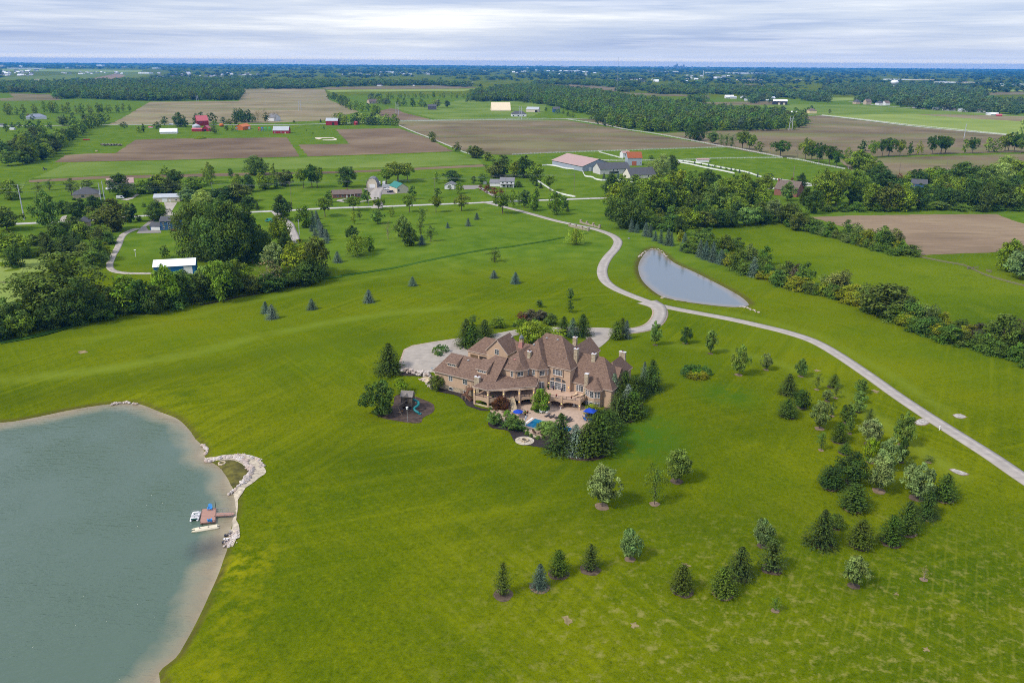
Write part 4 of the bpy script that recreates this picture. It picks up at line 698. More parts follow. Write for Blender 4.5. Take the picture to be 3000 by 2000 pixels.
# ---- orchard line along the white fence and field row
G9=('row of field trees','in the row across the brown fields','the white fence')
trees(R8,'830 872 795 82 g;930 995 820 205 g;1060 1005 905 135 g;1046 888 740 88 v;965 832 730 115 D;1128 882 725 92 V;1185 878 715 124 V;1280 878 733 92 v;1362 866 745 78 V;1445 864 736 78 y;1560 860 698 104 V;1635 857 700 135 V;1672 852 705 112 v;1838 850 730 77 v;1905 852 712 104 V;2040 842 714 98 v;2100 842 720 104 v;2185 836 690 104 v;2215 836 680 112 v;2265 840 668 132 V;2320 850 700 90 v;2330 692 562 92 P',*G9)
G10=('trees along the white paddock fence','along the white paddock fence','the great oak')
trees(R8,'20 792 685 66 g;68 840 750 102 o;165 862 742 72 b;250 882 738 155 V;395 897 758 82 b;465 912 718 122 v;515 927 765 105 V;582 942 760 114 V;670 962 785 124 V;735 972 822 104 V',*G10)
trees(R7,'1600 742 563 145 D;1522 732 608 84 d;735 602 523 54 d;1725 768 663 105 m;1800 782 680 82 s;1846 792 680 66 s;1890 802 690 82 s;1982 817 658 132 v;2042 822 688 112 v',*G10)
row(R5,'0,515 200,522 420,500 700,520 900,512 1100,490',34,20,14,'vvvvg','park trees with tall bare trunks','in the open grove at the field corner','the stubble field',14,2,False,True)
row(R5,'60,960 200,930 330,900 400,850 470,800 560,740 640,700 720,660 800,620 880,600 930,590',60,16,17,'gdgdmo','trees of the long field hedge','in the long field hedge','its lower end',9,3,False)
row(R5,'0,880 120,850 200,800 300,760 350,700',26,15,15,'gmod','trees behind the long field hedge','behind the long field hedge','the ploughed field',8,4,True,True)
row(R5,'480,620 600,600 760,580 860,570',9,15,13,'dgp','trees at the head of the field hedge','at the head of the long hedge','the grey-roofed house',8,5)
trees(R5,'1072 635 578 75 o;1195 672 618 75 y;1240 670 590 44 d;1352 642 575 78 d;1412 608 532 90 D;1545 622 498 105 D;1595 628 533 75 d;1678 618 545 50 d;1735 560 495 70 d;1830 590 500 110 D;1850 604 562 62 g;1925 598 540 62 d;1980 602 552 75 o;2030 602 538 60 d;1845 680 604 90 o;1955 660 612 50 d;2005 662 605 50 g;1690 555 502 55 d;200 570 508 50 d;285 568 512 46 d;250 540 508 40 u;60 668 595 60 d;110 640 580 50 d;160 630 580 60 d;350 690 560 90 d;270 660 570 100 d;430 640 580 60 d','trees round the red barns','round the red barns','the field hedge',small=False)
row(R5,'2010,575 2080,585 2200,585 2340,575',18,21,18,'dDdb','trees of the copse beside the red farm','in the copse past the orange shed','the red barns',9,6)
row(R6,'560,600 640,605 740,600 820,605 900,608 980,605 1060,610',26,16,16,'gdpdP','trees of the copse beside the red barn','in the red barn copse','the red barn',10,7)
row(R6,'480,380 560,400 640,440 720,480 800,490 880,530 950,520',34,18,17,'gdgo','trees of the hedge across the stubble','in the stubble hedge','the stubble field',14,8)
row(R6,'850,385 960,430 1050,440 1200,450 1350,455 1450,460 1510,460',34,17,16,'gdop','trees round the gabled house','in the copse by the gabled house','the gabled house',14,9)
row(R6,'830,385 1000,380 1200,380 1400,378 1640,378',26,16,12,'vg','trees of the thin line behind the copse','in the thin tree line past the stubble','the gabled house',6,10)
trees(R6,'1370 745 665 55 o;1355 725 665 50 d;1390 712 670 45 o;1380 755 710 45 Y;1582 835 750 80 o;1740 890 785 130 o;1700 850 785 60 g;1850 915 838 95 o;440 650 615 18 d;345 684 668 14 d;285 660 642 14 d;410 585 553 20 k;180 588 565 30 d','bushes and small trees on the fence line','on the fence line between brown fields','the sandy ring',small=True)
row(R7,'240,492 300,490 350,495 440,520 510,545 580,540',9,9,9,'dgo','trees by the small blue farmhouse','by the cream sheds','the cream shed',6,12)
row(R7,'760,600 900,612 1000,640 1120,655 1250,668 1400,665',20,17,14,'gdvg','front trees of the great wood','at the front of the great wood','the brown field',8,13,False)
row(R7,'1400,665 1600,655 1800,655 2000,655 2150,655',14,17,14,'gdd','edge trees of the great wood','along the great wood\'s brown-field edge','the great oak',8,14)
row(R8,'0,655 100,655 200,655 300,655 395,650',9,17,13,'gdd','end trees of the great wood','at the pylon end of the great wood','the great oak',8,15)
row(R8,'450,505 500,500 550,500',3,13,16,'d','trees by the yellow house','by the small yellow house','the small pool',4,16); row(R8,'660,508 690,508',1,11,11,'o','lone tree by the small pool','alone beside the small pool','-',2,17)
RINGM=M('ring_mulch',(.105,.075,.05),.95,.4,1.2)
# ring beds under the lawn trees
for t,wrd,grp,px in list(TREES):
    if grp.startswith('trees on the lawn') and px<2990:
        x,y,_=t.location; r=min(2.2,max(.8,t.scale[0]*(.5 if 'conifer' in wrd or 'spruce' in wrd or 'juniper' in wrd or 'pine' in wrd else .24)))
        R=random.Random(int(px*10)); pts=[(x+r*R.uniform(.85,1.12)*math.cos(a*.5236),y+r*R.uniform(.85,1.12)*math.sin(a*.5236)) for a in range(12)]
        sheet('tree_ring',pts,RINGM if R.random()<.5 else DIRT,.045,1.2,px=False,sm=2)
# ================================================================ THE MANSION (local frame u along the terrace side, v towards the drive)
STUC=M('tan_stucco',(.43,.30,.205),.9,.07,.9); STUCD=M('tan_trim',(.43,.305,.215),.85,.07,1.2); ROOFM=shingle('brown_shingles',(.088,.053,.040),(.155,.099,.073),(.245,.165,.12)); GUT=M('beige_gutter',(.42,.34,.28),.6,.08,1.)
STONEM=stone('field_stone',[(.30,.235,.14),(.44,.36,.23),(.24,.17,.115),(.50,.43,.31),(.34,.27,.18)]); CAPM=M('concrete_cap',(.56,.54,.54),.8,.12,2.); WHITE=M('white_paint',(.72,.71,.70),.6,.06,2.); GL=glass(); GLC=glass('curtained_glass',(.035,.038,.042))
IRON=M('dark_iron',(.018,.016,.02),.5,.2,3.); WOODR=M('brown_deck_wood',(.17,.085,.05),.8,.2,2.); PALESTONE=M('pale_limestone',(.47,.38,.255),.9,.18,1.6); DARKIN=M('dark_interior',(.035,.026,.02),.9,.2,1.); COPPER=M('pink_copper',(.36,.17,.14),.6,.15,2.); LEAD=M('grey_lead',(.12,.135,.14),.5,.15,2.); TERRA=M('terracotta',(.42,.13,.06),.8,.15,3.); GDOOR=M('brown_garage_door',(.12,.075,.035),.7,.12,2.)
H=empty('mansion',(HO[0],HO[1],0),HA,'sprawling tan stucco mansion with steep brown shingle roofs and stone chimneys','mansion')
def hw(name,poly,z0,z1,mat=STUC,par=H): return MB().prism(poly,z0,z1).build(name,mat,par)
def roofpart(faces,eaves,par=H,under=None):
    """faces: list of point lists; eaves: list of polylines for gutter"""
    b=MB()
    for f in faces: b.poly(f)
    if under: b.poly([(p[0],p[1],p[2]-.02) for p in under][::-1])
    r=b.build('roof',ROOFM,par)
    g=MB()
    for pl in eaves:
        for a,c in zip(pl[:-1],pl[1:]): g.bar((a[0],a[1],a[2]-.09),(c[0],c[1],c[2]-.09),.14,.2)
    if eaves: g.build('gutter',GUT,r)
    return r
def hip(u0,u1,v0,v1,ze,ru0,ru1,rv,zr,dz=0,axis='u',gab=()):
    E=[(u0,v0,ze),(u1,v0,ze),(u1,v1,ze),(u0,v1,ze)]
    if axis=='u': R0=(ru0,rv,zr);R1=(ru1,rv,zr); F=[[E[0],E[1],R1,R0],[E[1],E[2],R1],[E[2],E[3],R0,R1],[E[3],E[0],R0]]
    else: R0=(rv,ru0,zr);R1=(rv,ru1,zr); F=[[E[0],E[1],R0],[E[1],E[2],R1,R0],[E[2],E[3],R1],[E[3],E[0],R0,R1]]
    return roofpart(F,[E+[E[0]]],under=E)
def win(a,b,t0,t1,z0,z1,n=2,rows=3,par=H,name='window',trim=0.,arch=0.,gl=None):
    """framed window on the wall a->b (outside on the right of a->b)"""
    d=np.array([b[0]-a[0],b[1]-a[1]],float); L=np.linalg.norm(d); d/=L; nrm=np.array([d[1],-d[0]])
    P=lambda t,z,o: (a[0]+d[0]*t+nrm[0]*o,a[1]+d[1]*t+nrm[1]*o,z)
    f=MB(); wf=.075
    def bx(ta,tb,za,zb,o0,o1): f.prism([P(ta,0,o0)[:2],P(tb,0,o0)[:2],P(tb,0,o1)[:2],P(ta,0,o1)[:2]],za,zb)
    bx(t0-wf,t1+wf,z0-wf,z0,.0,.09); bx(t0-wf,t1+wf,z1,z1+wf,.0,.09); bx(t0-wf,t0,z0,z1,.0,.085); bx(t1,t1+wf,z0,z1,.0,.085)
    for i in range(1,n): t=t0+(t1-t0)*i/n; bx(t-.055,t+.055,z0,z1,.0,.08)
    for i in range(n):
        ta=t0+(t1-t0)*i/n; tb=t0+(t1-t0)*(i+1)/n; bx((ta+tb)/2-.012,(ta+tb)/2+.012,z0,z1,.035,.055)
    for j in range(1,rows): z=z0+(z1-z0)*j/rows; bx(t0,t1,z-.012,z+.012,.036,.054)
    fr=f.build(name,WHITE,par)
    MB().poly([P(t0,z0,.03),P(t1,z0,.03),P(t1,z1,.03),P(t0,z1,.03)]).build('pane',gl or GL,fr)
    if trim:
        f=MB(); w2=.32
        for (ta,tb,za,zb) in ((t0-w2,t1+w2,z0-w2,z0-wf),(t0-w2,t1+w2,z1+wf,z1+w2*.8),(t0-w2,t0-wf,z0-wf,z1+wf),(t1+wf,t1+w2,z0-wf,z1+wf)): f.prism([P(ta,0,.0)[:2],P(tb,0,.0)[:2],P(tb,0,trim)[:2],P(ta,0,trim)[:2]],za,zb)
        f.build('surround',STUCD,fr)
    return fr
def chim(u,v,z0,z1,w,d,pot=True,name='chimney',mat=None):
    c=MB().box(u-w/2,v-d/2,z0,u+w/2,v+d/2,z1).build(name,mat or STONEM,H)
    MB().box(u-w/2-.08,v-d/2-.08,z1,u+w/2+.08,v+d/2+.08,z1+.14).build('cap',CAPM,c)
    if pot:
        MB().lathe((u,v,z1+.14),[(.2,0),(.2,.3)],10).build('flue',TERRA,c); MB().box(u-.3,v-.26,z1+.44,u+.3,v+.26,z1+.56).build('flue_cover',IRON,c)
    return c
# --- great central block and its two stepped wings
hw('wall',[(-18.5,.55),(-.35,.55),(-.35,12.6),(-18.5,12.6)],0,10.35)
hip(-18.9,0,.2,13,10.3,-12.5,-6.75,6.6,18.6)
hw('wall',[(-19,-2.5),(-10.35,-2.5),(-8,-.35),(-8,8),(-19,8)],0,9.5)
A_,B_,C_,D_,R_,R2,PK=(-19.5,-2.9,9.5),(-10.2,-2.9,9.5),(-7.6,-.5,9.5),(-7.6,6,9.5),(-13.3,2.8,17.4),(-13.3,6,17.4),(-10.0,-.5,12.82)
roofpart([[A_,B_,PK,R_],[B_,C_,PK],[C_,D_,R2,R_,PK],[(-19.5,6,9.5),A_,R_,R2]],[[A_,B_,C_,D_]],under=[A_,B_,C_,D_,(-19.5,6,9.5)])
hw('wall',[(-21.9,-7.4),(-15.7,-7.4),(-13.2,-4.65),(-13.2,3),(-21.9,3)],0,9.5)
A_,B_,C_,D_,R_,R2,PK=(-22.3,-7.8,9.5),(-15.5,-7.8,9.5),(-12.8,-4.7,9.5),(-12.8,2,9.5),(-17.55,-2.1,13.95),(-17.55,5,13.95),(-15.15,-5.0,11.75)
roofpart([[A_,B_,PK,R_],[B_,C_,PK],[C_,D_,(-12.8,5,9.5),R2,R_,PK],[(-22.3,5,9.5),A_,R_,R2]],[[A_,B_,C_,D_]],under=[A_,B_,C_,(-12.8,5,9.5),(-22.3,5,9.5)])
# --- long dormered wing
hw('wall',[(-42.7,-12.65),(-22.2,-12.65),(-22.2,-1.5),(-42.7,-1.5)],0,5.75)
hw('stone_base',[(-42.2,-12.70),(-24,-12.70),(-24,-12.0),(-42.2,-12.0)],-.2,[1.35,2.0,2.0,1.35],STONEM)
hip(-43.1,-22,-13.3,-1.3,5.8,-39.7,-23,-7.3,10.8)
E0,E1=(-31.8,-13.27,5.84),(-19.6,-13.27,5.84)
roofpart([[E0,(-19.6,-13.27,5.84),(-19.6,-5.4,12.42),(-24.1,-5.4,12.42)],[(-31.8,2.5,5.84),E0,(-24.1,-5.4,12.42)],[(-19.6,2.5,5.84),(-31.8,2.5,5.84),(-24.1,-5.4,12.42),(-19.6,-5.4,12.42)]],[])
for (u0,u1,zt,zr,vr) in ((-38.95,-35.1,9.12,10.76,-7.4),(-27.4,-23.6,9.32,11.2,-7.0)):
    d=MB().prism([(u0,-11.1),(u1,-11.1),(u1,vr),(u0,vr)],[7.4,7.4,9.5,9.5],[zt-.03,zt-.03,zr-.08,zr-.08]).build('dormer',STUC,H)
    r=MB(); o=.25; q0=[(u0-o,-11.55,zt-.16),(u1+o,-11.55,zt-.16),(u1+o,vr,zr),(u0-o,vr,zr)]; r.poly(q0); r.poly([(p[0],p[1],p[2]-.12) for p in q0][::-1]); r.poly([q0[1],(q0[1][0],q0[1][1],q0[1][2]-.12),(q0[2][0],q0[2][1],q0[2][2]-.12),q0[2]]); r.build('dormer_roof',ROOFM,d)
    MB().bar((u0-o,-11.57,zt-.24),(u1+o,-11.57,zt-.24),.1,.18).build('gutter',GUT,d); win((u0,-11.1),(u1,-11.1),.5,3.3,zt-1.12,zt-.22,4,3,d)
for t0,t1,z0,z1 in ((5.6,6.9,3.5,5.1),(11.1,12.6,3.5,5.1)): win((-42.7,-12.65),(-22.2,-12.65),t0,t1,z0,z1,2,3)
for t0,t1 in ((5.7,7.1),(11.3,12.6)): win((-42.7,-12.72),(-22.2,-12.72),t0,t1,.35,1.25,1,1,name='basement_window')
dd=MB().box(-28.5,-12.72,2.9,-27.5,-12.6,5.0).build('side_door',M('beige_door',(.33,.24,.17),.6,.05,1.),H); MB().box(-27.66,-12.8,3.85,-27.58,-12.72,3.95).build('handle',IRON,dd)
# --- east wing with bow turret
hw('wall',[(-.4,2.0),(13.1,2.0),(13.1,13),(-.4,13)],0,6.0)
hip(-1,13.6,1.6,13.4,6.0,-.4,7.8,7.5,13.95)
TW=[(5.05,2.6),(5.05,.65),(6.85,-.5),(8.55,-.58),(10.1,.55),(10.4,2.6)]
hw('turret_wall',TW,2.35,5.7); hw('stone_base',[(a*1.0+(.03 if a>7.7 else -.03),b-.03) for a,b in TW],-.2,2.35,STONEM)
TE=[(4.75,.33,5.7),(6.73,-.85,5.7),(8.65,-.95,5.7),(10.45,.36,5.7),(10.75,2.3,5.7)]; T0=(7.75,2.1,8.62); T1=(7.75,5.2,8.75)
roofpart([[TE[i],TE[i+1],T0] for i in range(3)]+[[TE[3],TE[4],(10.75,5.2,5.7),T1,T0],[(4.75,5.2,5.7),TE[0],T0,T1]],[TE],under=TE+[(4.75,5.2,5.7)])
for i in range(1,4):
    L=math.dist(TW[i],TW[i+1]); n=2 if L>1.8 else 1
    for k in range(n):
        s=L/n; win(TW[i],TW[i+1],s*k+.22,s*(k+1)-.22,3.35,5.15,1,4); win((TW[i][0],TW[i][1]-.04),(TW[i+1][0],TW[i+1][1]-.04),s*k+.25,s*(k+1)-.25,.35,1.75,1,3)
win(TW[0],TW[1],.5,1.5,3.35,5.15,1,4)
win((-.35,2.0),(5.05,2.0),1.6,3.9,3.35,5.25,3,3,trim=.07)
# --- street-side wings seen over the roofs
hw('wall',[(5.4,9),(11.5,9),(11.5,20.8),(5.4,20.8)],2,6.95); hip(5.1,11.9,6,21.2,6.95,12.,18.,8.65,11.25,axis='v')
hw('wall',[(-8,12),(-.45,12),(-.45,21.7),(-8,21.7)],2,10.3)
roofpart([[(-.1,9,10.3),(-.1,22,10.3),(-4.1,22,14.3),(-4.1,9,14.3)],[(-8.1,22,10.3),(-8.1,9,10.3),(-4.1,9,14.3),(-4.1,22,14.3)],[(-.1,22,10.3),(-8.1,22,10.3),(-4.1,22,14.3)]],[[(-.1,12.9,10.3),(-.1,22,10.3)]])
roofpart([[(8.4,6.4,5.9),(12.6,6.4,5.9),(12.6,10.3,10.55),(8.4,10.3,10.55)],[(12.6,6.4,5.9),(12.6,14,5.9),(12.6,10.3,10.55)],[(12.6,14,5.9),(8.4,14,5.9),(8.4,10.3,10.55),(12.6,10.3,10.55)]],[[(8.4,6.4,5.9),(12.6,6.4,5.9)]])
hw('wall',[(9,6.7),(12.4,6.7),(12.4,13.8),(9,13.8)],0,5.9)
roofpart([[(-1,12.9,6.2),(1.6,12.9,6.2),(1.6,19.5,6.2),(-1,19.5,8.6)],[(-1.2,13,8.6),(1.8,13,6.2),(1.8,19.6,6.2),(-1.2,19.6,8.6)]],[[(1.8,13,6.2),(1.8,19.6,6.2)]])
# --- garage, gable and link with cupola
hw('garage_wall',[(-43.9,8.35),(-36,8.35),(-36,17),(-43.9,17)],1.5,6.0); hip(-44.3,-30,8.0,17,6.05,-39.6,-30,12.5,10.55)
for u0,u1,op in ((-42.9,-39.9,0),(-39.2,-36.3,1)): MB().box(u0,8.28,2.6,u1,8.345,4.9).build('garage_door_or_bay',DARKIN if op else GDOOR,H)  # open bay is a dark panel, the unlit inside put into its colour
MB().add([(-36,7.95,1.5),(-27.65,7.95,1.5),(-27.65,7.95,8),(-31.82,7.95,12.3),(-36,7.95,8),(-36,16,1.5),(-27.65,16,1.5),(-27.65,16,8),(-31.82,16,12.3),(-36,16,8)],[(0,1,2,3,4),(9,8,7,6,5),(1,6,7,2),(5,0,4,9)]).build('gable_wall',STUC,H)
roofpart([[(-27.3,7.6,7.68),(-27.3,16.3,7.68),(-31.82,16.3,12.42),(-31.82,7.6,12.42)],[(-36.35,16.3,7.68),(-36.35,7.6,7.68),(-31.82,7.6,12.42),(-31.82,16.3,12.42)],[(-27.3,16.3,7.68),(-36.35,16.3,7.68),(-31.82,16.3,12.42)]],[[(-27.3,7.6,7.68),(-31.82,7.6,12.40),(-36.35,7.6,7.68)],[(-27.3,7.6,7.68),(-27.3,16.3,7.68)]])
win((-36,7.95),(-27.65,7.95),3.4,4.9,7.0,8.75,2,3)
hw('link_wall',[(-31,13.4),(-18,13.4),(-18,18),(-31,18)],1.5,7.5,STONEM)
roofpart([[(-31.5,13.05,7.5),(-18,13.05,7.5),(-18,15.6,10.05),(-31.5,15.6,10.05)],[(-18,18.2,7.5),(-31.5,18.2,7.5),(-31.5,15.6,10.05),(-18,15.6,10.05)]],[[(-31.5,13.05,7.5),(-18,13.05,7.5)]])
cb_=MB().add([(-27.3,14.0,8.3),(-25.5,14.0,8.3),(-25.5,15.8,8.3),(-27.3,15.8,8.3),(-26.95,14.35,10.5),(-25.85,14.35,10.5),(-25.85,15.45,10.5),(-26.95,15.45,10.5)],[(0,1,5,4),(1,2,6,5),(2,3,7,6),(3,0,4,7),(4,5,6,7)]).build('cupola_base',COPPER,H)
cp=MB()
for a in range(4):
    for s in (0,1): pass
for du,dv in ((-.45,-.45),(.45,-.45),(.45,.45),(-.45,.45)): cp.box(-26.4+du-.12,14.9+dv-.12,10.5,-26.4+du+.12,14.9+dv+.12,11.7)
cp.box(-27.0,14.3,10.45,-25.8,15.5,10.6); cp.build('cupola',STUCD,cb_); MB().lathe((-26.4,14.9,11.68),[(.85,0),(.84,.15),(.72,.55),(.45,.95),(.1,1.2),(.04,1.6)],8).build('dome',LEAD,cb_,sm=True)
# --- chimneys, vents, dish
chim(-14.3,-.7,8.6,14.1,1.15,.95); chim(-1.05,5.7,9.,15.6,1.25,1.15); chim(4.6,6.7,10.,14.7,1.3,1.2); chim(4.85,1.55,0,9.8,1.15,1.0,False); chim(-6.6,15.8,10.,15.4,1.25,1.1); chim(8.9,19.2,6,12.3,2.1,1.0); chim(-25.5,-13.6,0,7.5,1.7,1.1)
sp=lambda n,P,r: [MB().lathe(p,[(r,0),(r,.18),(r*.55,.3)],12).build(n,m_,H,sm=False) for p,m_ in P]
GREYM=M('grey_vent',(.27,.26,.26),.6,.1,2.)
sp('roof_vent',[((-11.6,5.6,17.2),GREYM),((-7.7,5.7,17.3),GREYM),((-14.0,1.6,15.7),GREYM),((-32.4,-8.4,9.9),GREYM),((-30.6,15.6,11.15),GREYM),((-17.3,-4.6,12.0),COPPER)],.42)
sp('vent_pipe',[((-3.6,2.3,13.0),IRON),((-2.7,2.3,13.0),GREYM),((-29.6,13.8,8.2),IRON),((-28.6,13.7,8.1),IRON),((-19.4,-6,11.),IRON),((-18.6,-6.2,10.8),IRON),((10.6,8,7.7),IRON)],.12)
ds=MB().bar((-43.1,-13.2,5.8),(-43.25,-13.35,6.5),.06).build('satellite_arm',GREYM,H); MB().lathe((-43.3,-13.4,6.5),[(.05,0),(.3,.06),(.42,.16)],12).build('dish',M('blue_grey_metal',(.16,.22,.25),.5,.1,2.),ds)
# --- windows and doors of the central block
FW=((-8,.55),(-.35,.55))
win(*FW,1.75,5.0,7.75,9.55,4,3,trim=.30,gl=GLC); win((-10.35,-2.5),(-8,-.35),.75,2.3,7.35,8.85,2,3,trim=.22); win((-10.35,-2.5),(-8,-.35),.7,2.2,2.98,5.1,2,3,name='glass_door')
win((-19,-2.5),(-10.35,-2.5),7.0,7.75,7.35,8.95,1,3); win((-15.7,-7.4),(-13.2,-4.65),.95,2.7,7.55,8.95,2,3,trim=.22); win((-21.9,-7.4),(-15.7,-7.4),4.85,5.55,7.4,9.0,1,3); win((-8,-.35),(-8,.55),.2,.65,7.3,8.9,1,3); win((-13.2,-4.65),(-13.2,-2.5),1.2,1.8,7.3,8.9,1,3)
for t0,t1,n in ((.75,2.15,1),(2.5,4.5,2),(4.85,6.2,1)): win(*FW,t0,t1,2.98,5.25,n,4,name='french_door' if n==2 else 'window',gl=GLC)
ar=MB(); arf=MB(); cx=3.5; Rr_=lambda t: 5.45+1.5*math.sqrt(max(0,1-((t-cx)/2.95)**2))
for t0,t1 in ((.75,2.15),(2.5,4.5),(4.85,6.2)):
    N=8; ts=[t0+(t1-t0)*i/N for i in range(N+1)]; up=[(-8+t,.51,Rr_(t)) for t in ts]; ar.poly([(-8+t0,.51,5.55),(-8+t1,.51,5.55)]+up[::-1])
    for p,q_ in zip(up[:-1],up[1:]): arf.bar(p,q_,.12,.1)
    arf.bar((-8+t0,.5,5.55),(-8+t1,.5,5.55),.1,.1); arf.bar((-8+t0,.5,5.5),up[0],.1,.1); arf.bar((-8+t1,.5,5.5),up[-1],.1,.1)
af=arf.build('arched_window',STUCD,H); ar.build('pane',GLC,af)
# --- terrace, porch, arcades
COLS=[(-24.1,-17.3),(-19.2,-17.2),(-15.4,-14.2),(-11.6,-11.2),(-8.2,-8.2),(-3.6,-6.6),(.2,-5.7),(5.6,-4.2)]
MB().prism(COLS+[(5.4,.7),(5,1.9),(-.3,1.9),(-.3,.6),(-7.9,.6),(-8.1,-.4),(-13.3,-4.5),(-13.2,-7.3),(-22.1,-7.3),(-24.1,-12.6)],2.55,2.9).build('terrace_floor',M('terrace_tile',(.44,.30,.215),.85,.1,1.4),H)
def arcade(a,b,z0,z1,rise,name,th=.36):
    a=np.array(a,float);b=np.array(b,float); d=b-a; L=np.linalg.norm(d); d/=L; n=np.array([d[1],-d[0]]); m0=.26; N=14
    lower=[(m0+(L-2*m0)*i/N, z0+rise*math.sqrt(max(0,1-(2*i/N-1)**2))) for i in range(N+1)]
    prof=[(0,z0-.0),(m0*.99,z0)]+lower+[(L-m0*.99,z0),(L,z0),(L,z1),(0,z1)]
    b_=MB(); P0=[(*(a+d*t+n*th/2),z) for t,z in prof]; P1=[(*(a+d*t-n*th/2),z) for t,z in prof]; k=len(prof)
    top=[(*(a+d*t+n*th/2),z1) for t,z in lower]; 
    # quads between arch curve and top edge on both faces
    for (t0,za),(t1,zb) in zip(lower[:-1],lower[1:]):
        for s in (1,-1):
            A=[(*(a+d*t0+n*s*th/2),za),(*(a+d*t1+n*s*th/2),zb),(*(a+d*t1+n*s*th/2),z1),(*(a+d*t0+n*s*th/2),z1)]; b_.poly(A if s==1 else A[::-1])
        b_.poly([(*(a+d*t0-n*th/2),za),(*(a+d*t1-n*th/2),zb),(*(a+d*t1+n*th/2),zb),(*(a+d*t0+n*th/2),za)][::-1])
    b_.poly([(*(a+n*th/2),z1),(*(b+n*th/2),z1),(*(b-n*th/2),z1),(*(a-n*th/2),z1)])
    return b_.build(name,STUC,H)
def rail(pts,z,name='railing',par=H,h=.95,mat=IRON,gap=1.35):
    b=MB()
    for a,c in zip(pts[:-1],pts[1:]):
        a=np.array(a if len(a)==3 else (*a,z),float); c=np.array(c if len(c)==3 else (*c,z),float); L=np.linalg.norm(c-a); n=max(1,int(L/gap))
        b.bar(a+[0,0,h],c+[0,0,h],.07,.07); b.bar(a+[0,0,h*.12],c+[0,0,h*.12],.04,.04)
        for i in range(n+1): p=a+(c-a)*i/n; b.bar(p,p+[0,0,h],.08)
        m=int(L/.28)
        for i in range(1,m): p=a+(c-a)*i/m; b.bar(p+[0,0,h*.12],p+[0,0,h],.022)
    return b.build(name,mat,par)
for i,(a,b) in enumerate(zip(COLS[:-1],COLS[1:])):
    if i!=2: arcade(a,b,1.15 if i<2 else 1.35,2.98,.75 if i>1 else .6,'arcade')
    elif True: arcade(a,b,1.6,2.98,.6,'arcade')
    if i<4: arcade(a,b,4.95,5.62,.42,'porch_header'); 
    if i!=2: rail([a,b],2.95)
rail([COLS[2],(-14.2,-13.25)],2.95); rail([(-12.9,-12.2),COLS[3]],2.95)
for i,(u,v) in enumerate(COLS):
    c=MB().box(u-.3,v-.3,-.2,u+.3,v+.3,5.6 if i<5 else 3.85).build('column',STUC,H)
    if i in(4,5): MB().box(u-.5,v-.5,-.2,u+.5,v+.5,1.25).build('stone_pier',STONEM,c)
arcade(COLS[7],(5.5,.6),1.6,2.98,.5,'arcade'); rail([COLS[7],(5.5,.5)],2.95)
MB().prism([(-24.4,-17.45),(-19.2,-17.5),(-19.2,-17.0),(-24.4,-17.0)],-.2,.35).build('stone_sill',PALESTONE,H)
PL,PC,PR,BR,TT=(-24.75,-17.6,5.8),(-19.25,-17.6,5.8),(-8.1,-6.9,5.8),(-10.1,-2.0,6.1),(-20.6,-8.9,7.15)
W1,W2,W3=(-20.7,-7.35,7.45),(-15.65,-7.35,6.95),(-13.15,-4.6,7.15)
W4=(-13.15,-2.45,7.3); W5=(-10.5,-2.45,6.6)
roofpart([[PL,PC,TT],[PC,W2,TT],[PC,PR,W2],[TT,W2,W1],[PR,W3,W2],[PR,BR,W5,W4,W3],[PL,TT,(-24.75,-12.2,5.8)],[TT,W1,(-22.2,-7.35,6.6),(-24.75,-12.2,5.8)]],[[(-24.75,-13,5.8),PL,PC,PR,BR]],under=[PL,PC,PR,BR,(-24.75,-12.2,5.8)])
b=MB()
# outdoor room: back walls, ceiling fans of dark furniture
hw('porch_shade_wall',[(-22.1,-7.55),(-15.6,-7.55),(-13.0,-4.75),(-13.0,-4.6),(-22.1,-7.42)],2.9,5.6,DARKIN)  # dark skin over the stucco: porch shade put into the colour
def lantern(u,v,z,lit=(1,.62,.15)):
    l=MB().box(u-.09,v-.09,z,u+.09,v+.09,z+.34).build('lantern',M('lamp_brass',(.05,.035,.02),.4,.1,3.),H)
    m=bpy.data.materials.get('lamp_glow') 
    if m is None:
        m,nt,bb,o=newmat('lamp_glow'); bb.inputs['Emission Color'].default_value=(1,.66,.18,1); bb.inputs['Emission Strength'].default_value=2.2; bb.inputs['Base Color'].default_value=(.6,.4,.1,1)
    MB().box(u-.10,v-.10,z+.06,u+.10,v+.10,z+.26).build('glow',m,l)
for i in (0,1,2,3,4): lantern(COLS[i][0]+.12,COLS[i][1]-.42,4.2)
for i in (3,5,6,7): lantern(COLS[i][0]+.1,COLS[i][1]-.42 if i!=5 else COLS[i][1]-.6,1.45)
lantern(-7.75,.42,4.3); lantern(-.75,.42,4.3)
# --- main stair from porch to patio
def flight(p0,p1,z0,z1,w,n,mat,name='stair',par=H,side=True):
    p0=np.array(p0,float);p1=np.array(p1,float); d=(p1-p0); L=np.linalg.norm(d); d/=L; nn=np.array([d[1],-d[0]]); b=MB()
    for i in range(n):
        a=p0+d*L*i/n; c=p0+d*L*(i+1)/n; z=z0+(z1-z0)*(i+.6)/n
        b.prism([tuple(a+nn*w/2),tuple(c+nn*w/2),tuple(c-nn*w/2),tuple(a-nn*w/2)],max(-.1,z-.5),z)
    s=b.build(name,mat,par)
    if side:
        for k in (1,-1):
            a=p0+nn*k*(w/2+.1); c=p1+nn*k*(w/2+.1); MB().bar((*a,z0-.15),(*c,z1-.0),.18,.5).build('stringer',PALESTONE,s); rail([(*a,z0),(*c,z1)],0,'handrail',s,.9)
    return s
flight((-13.5,-12.75),(-10.55,-16.05),2.9,.95,1.35,11,PALESTONE)
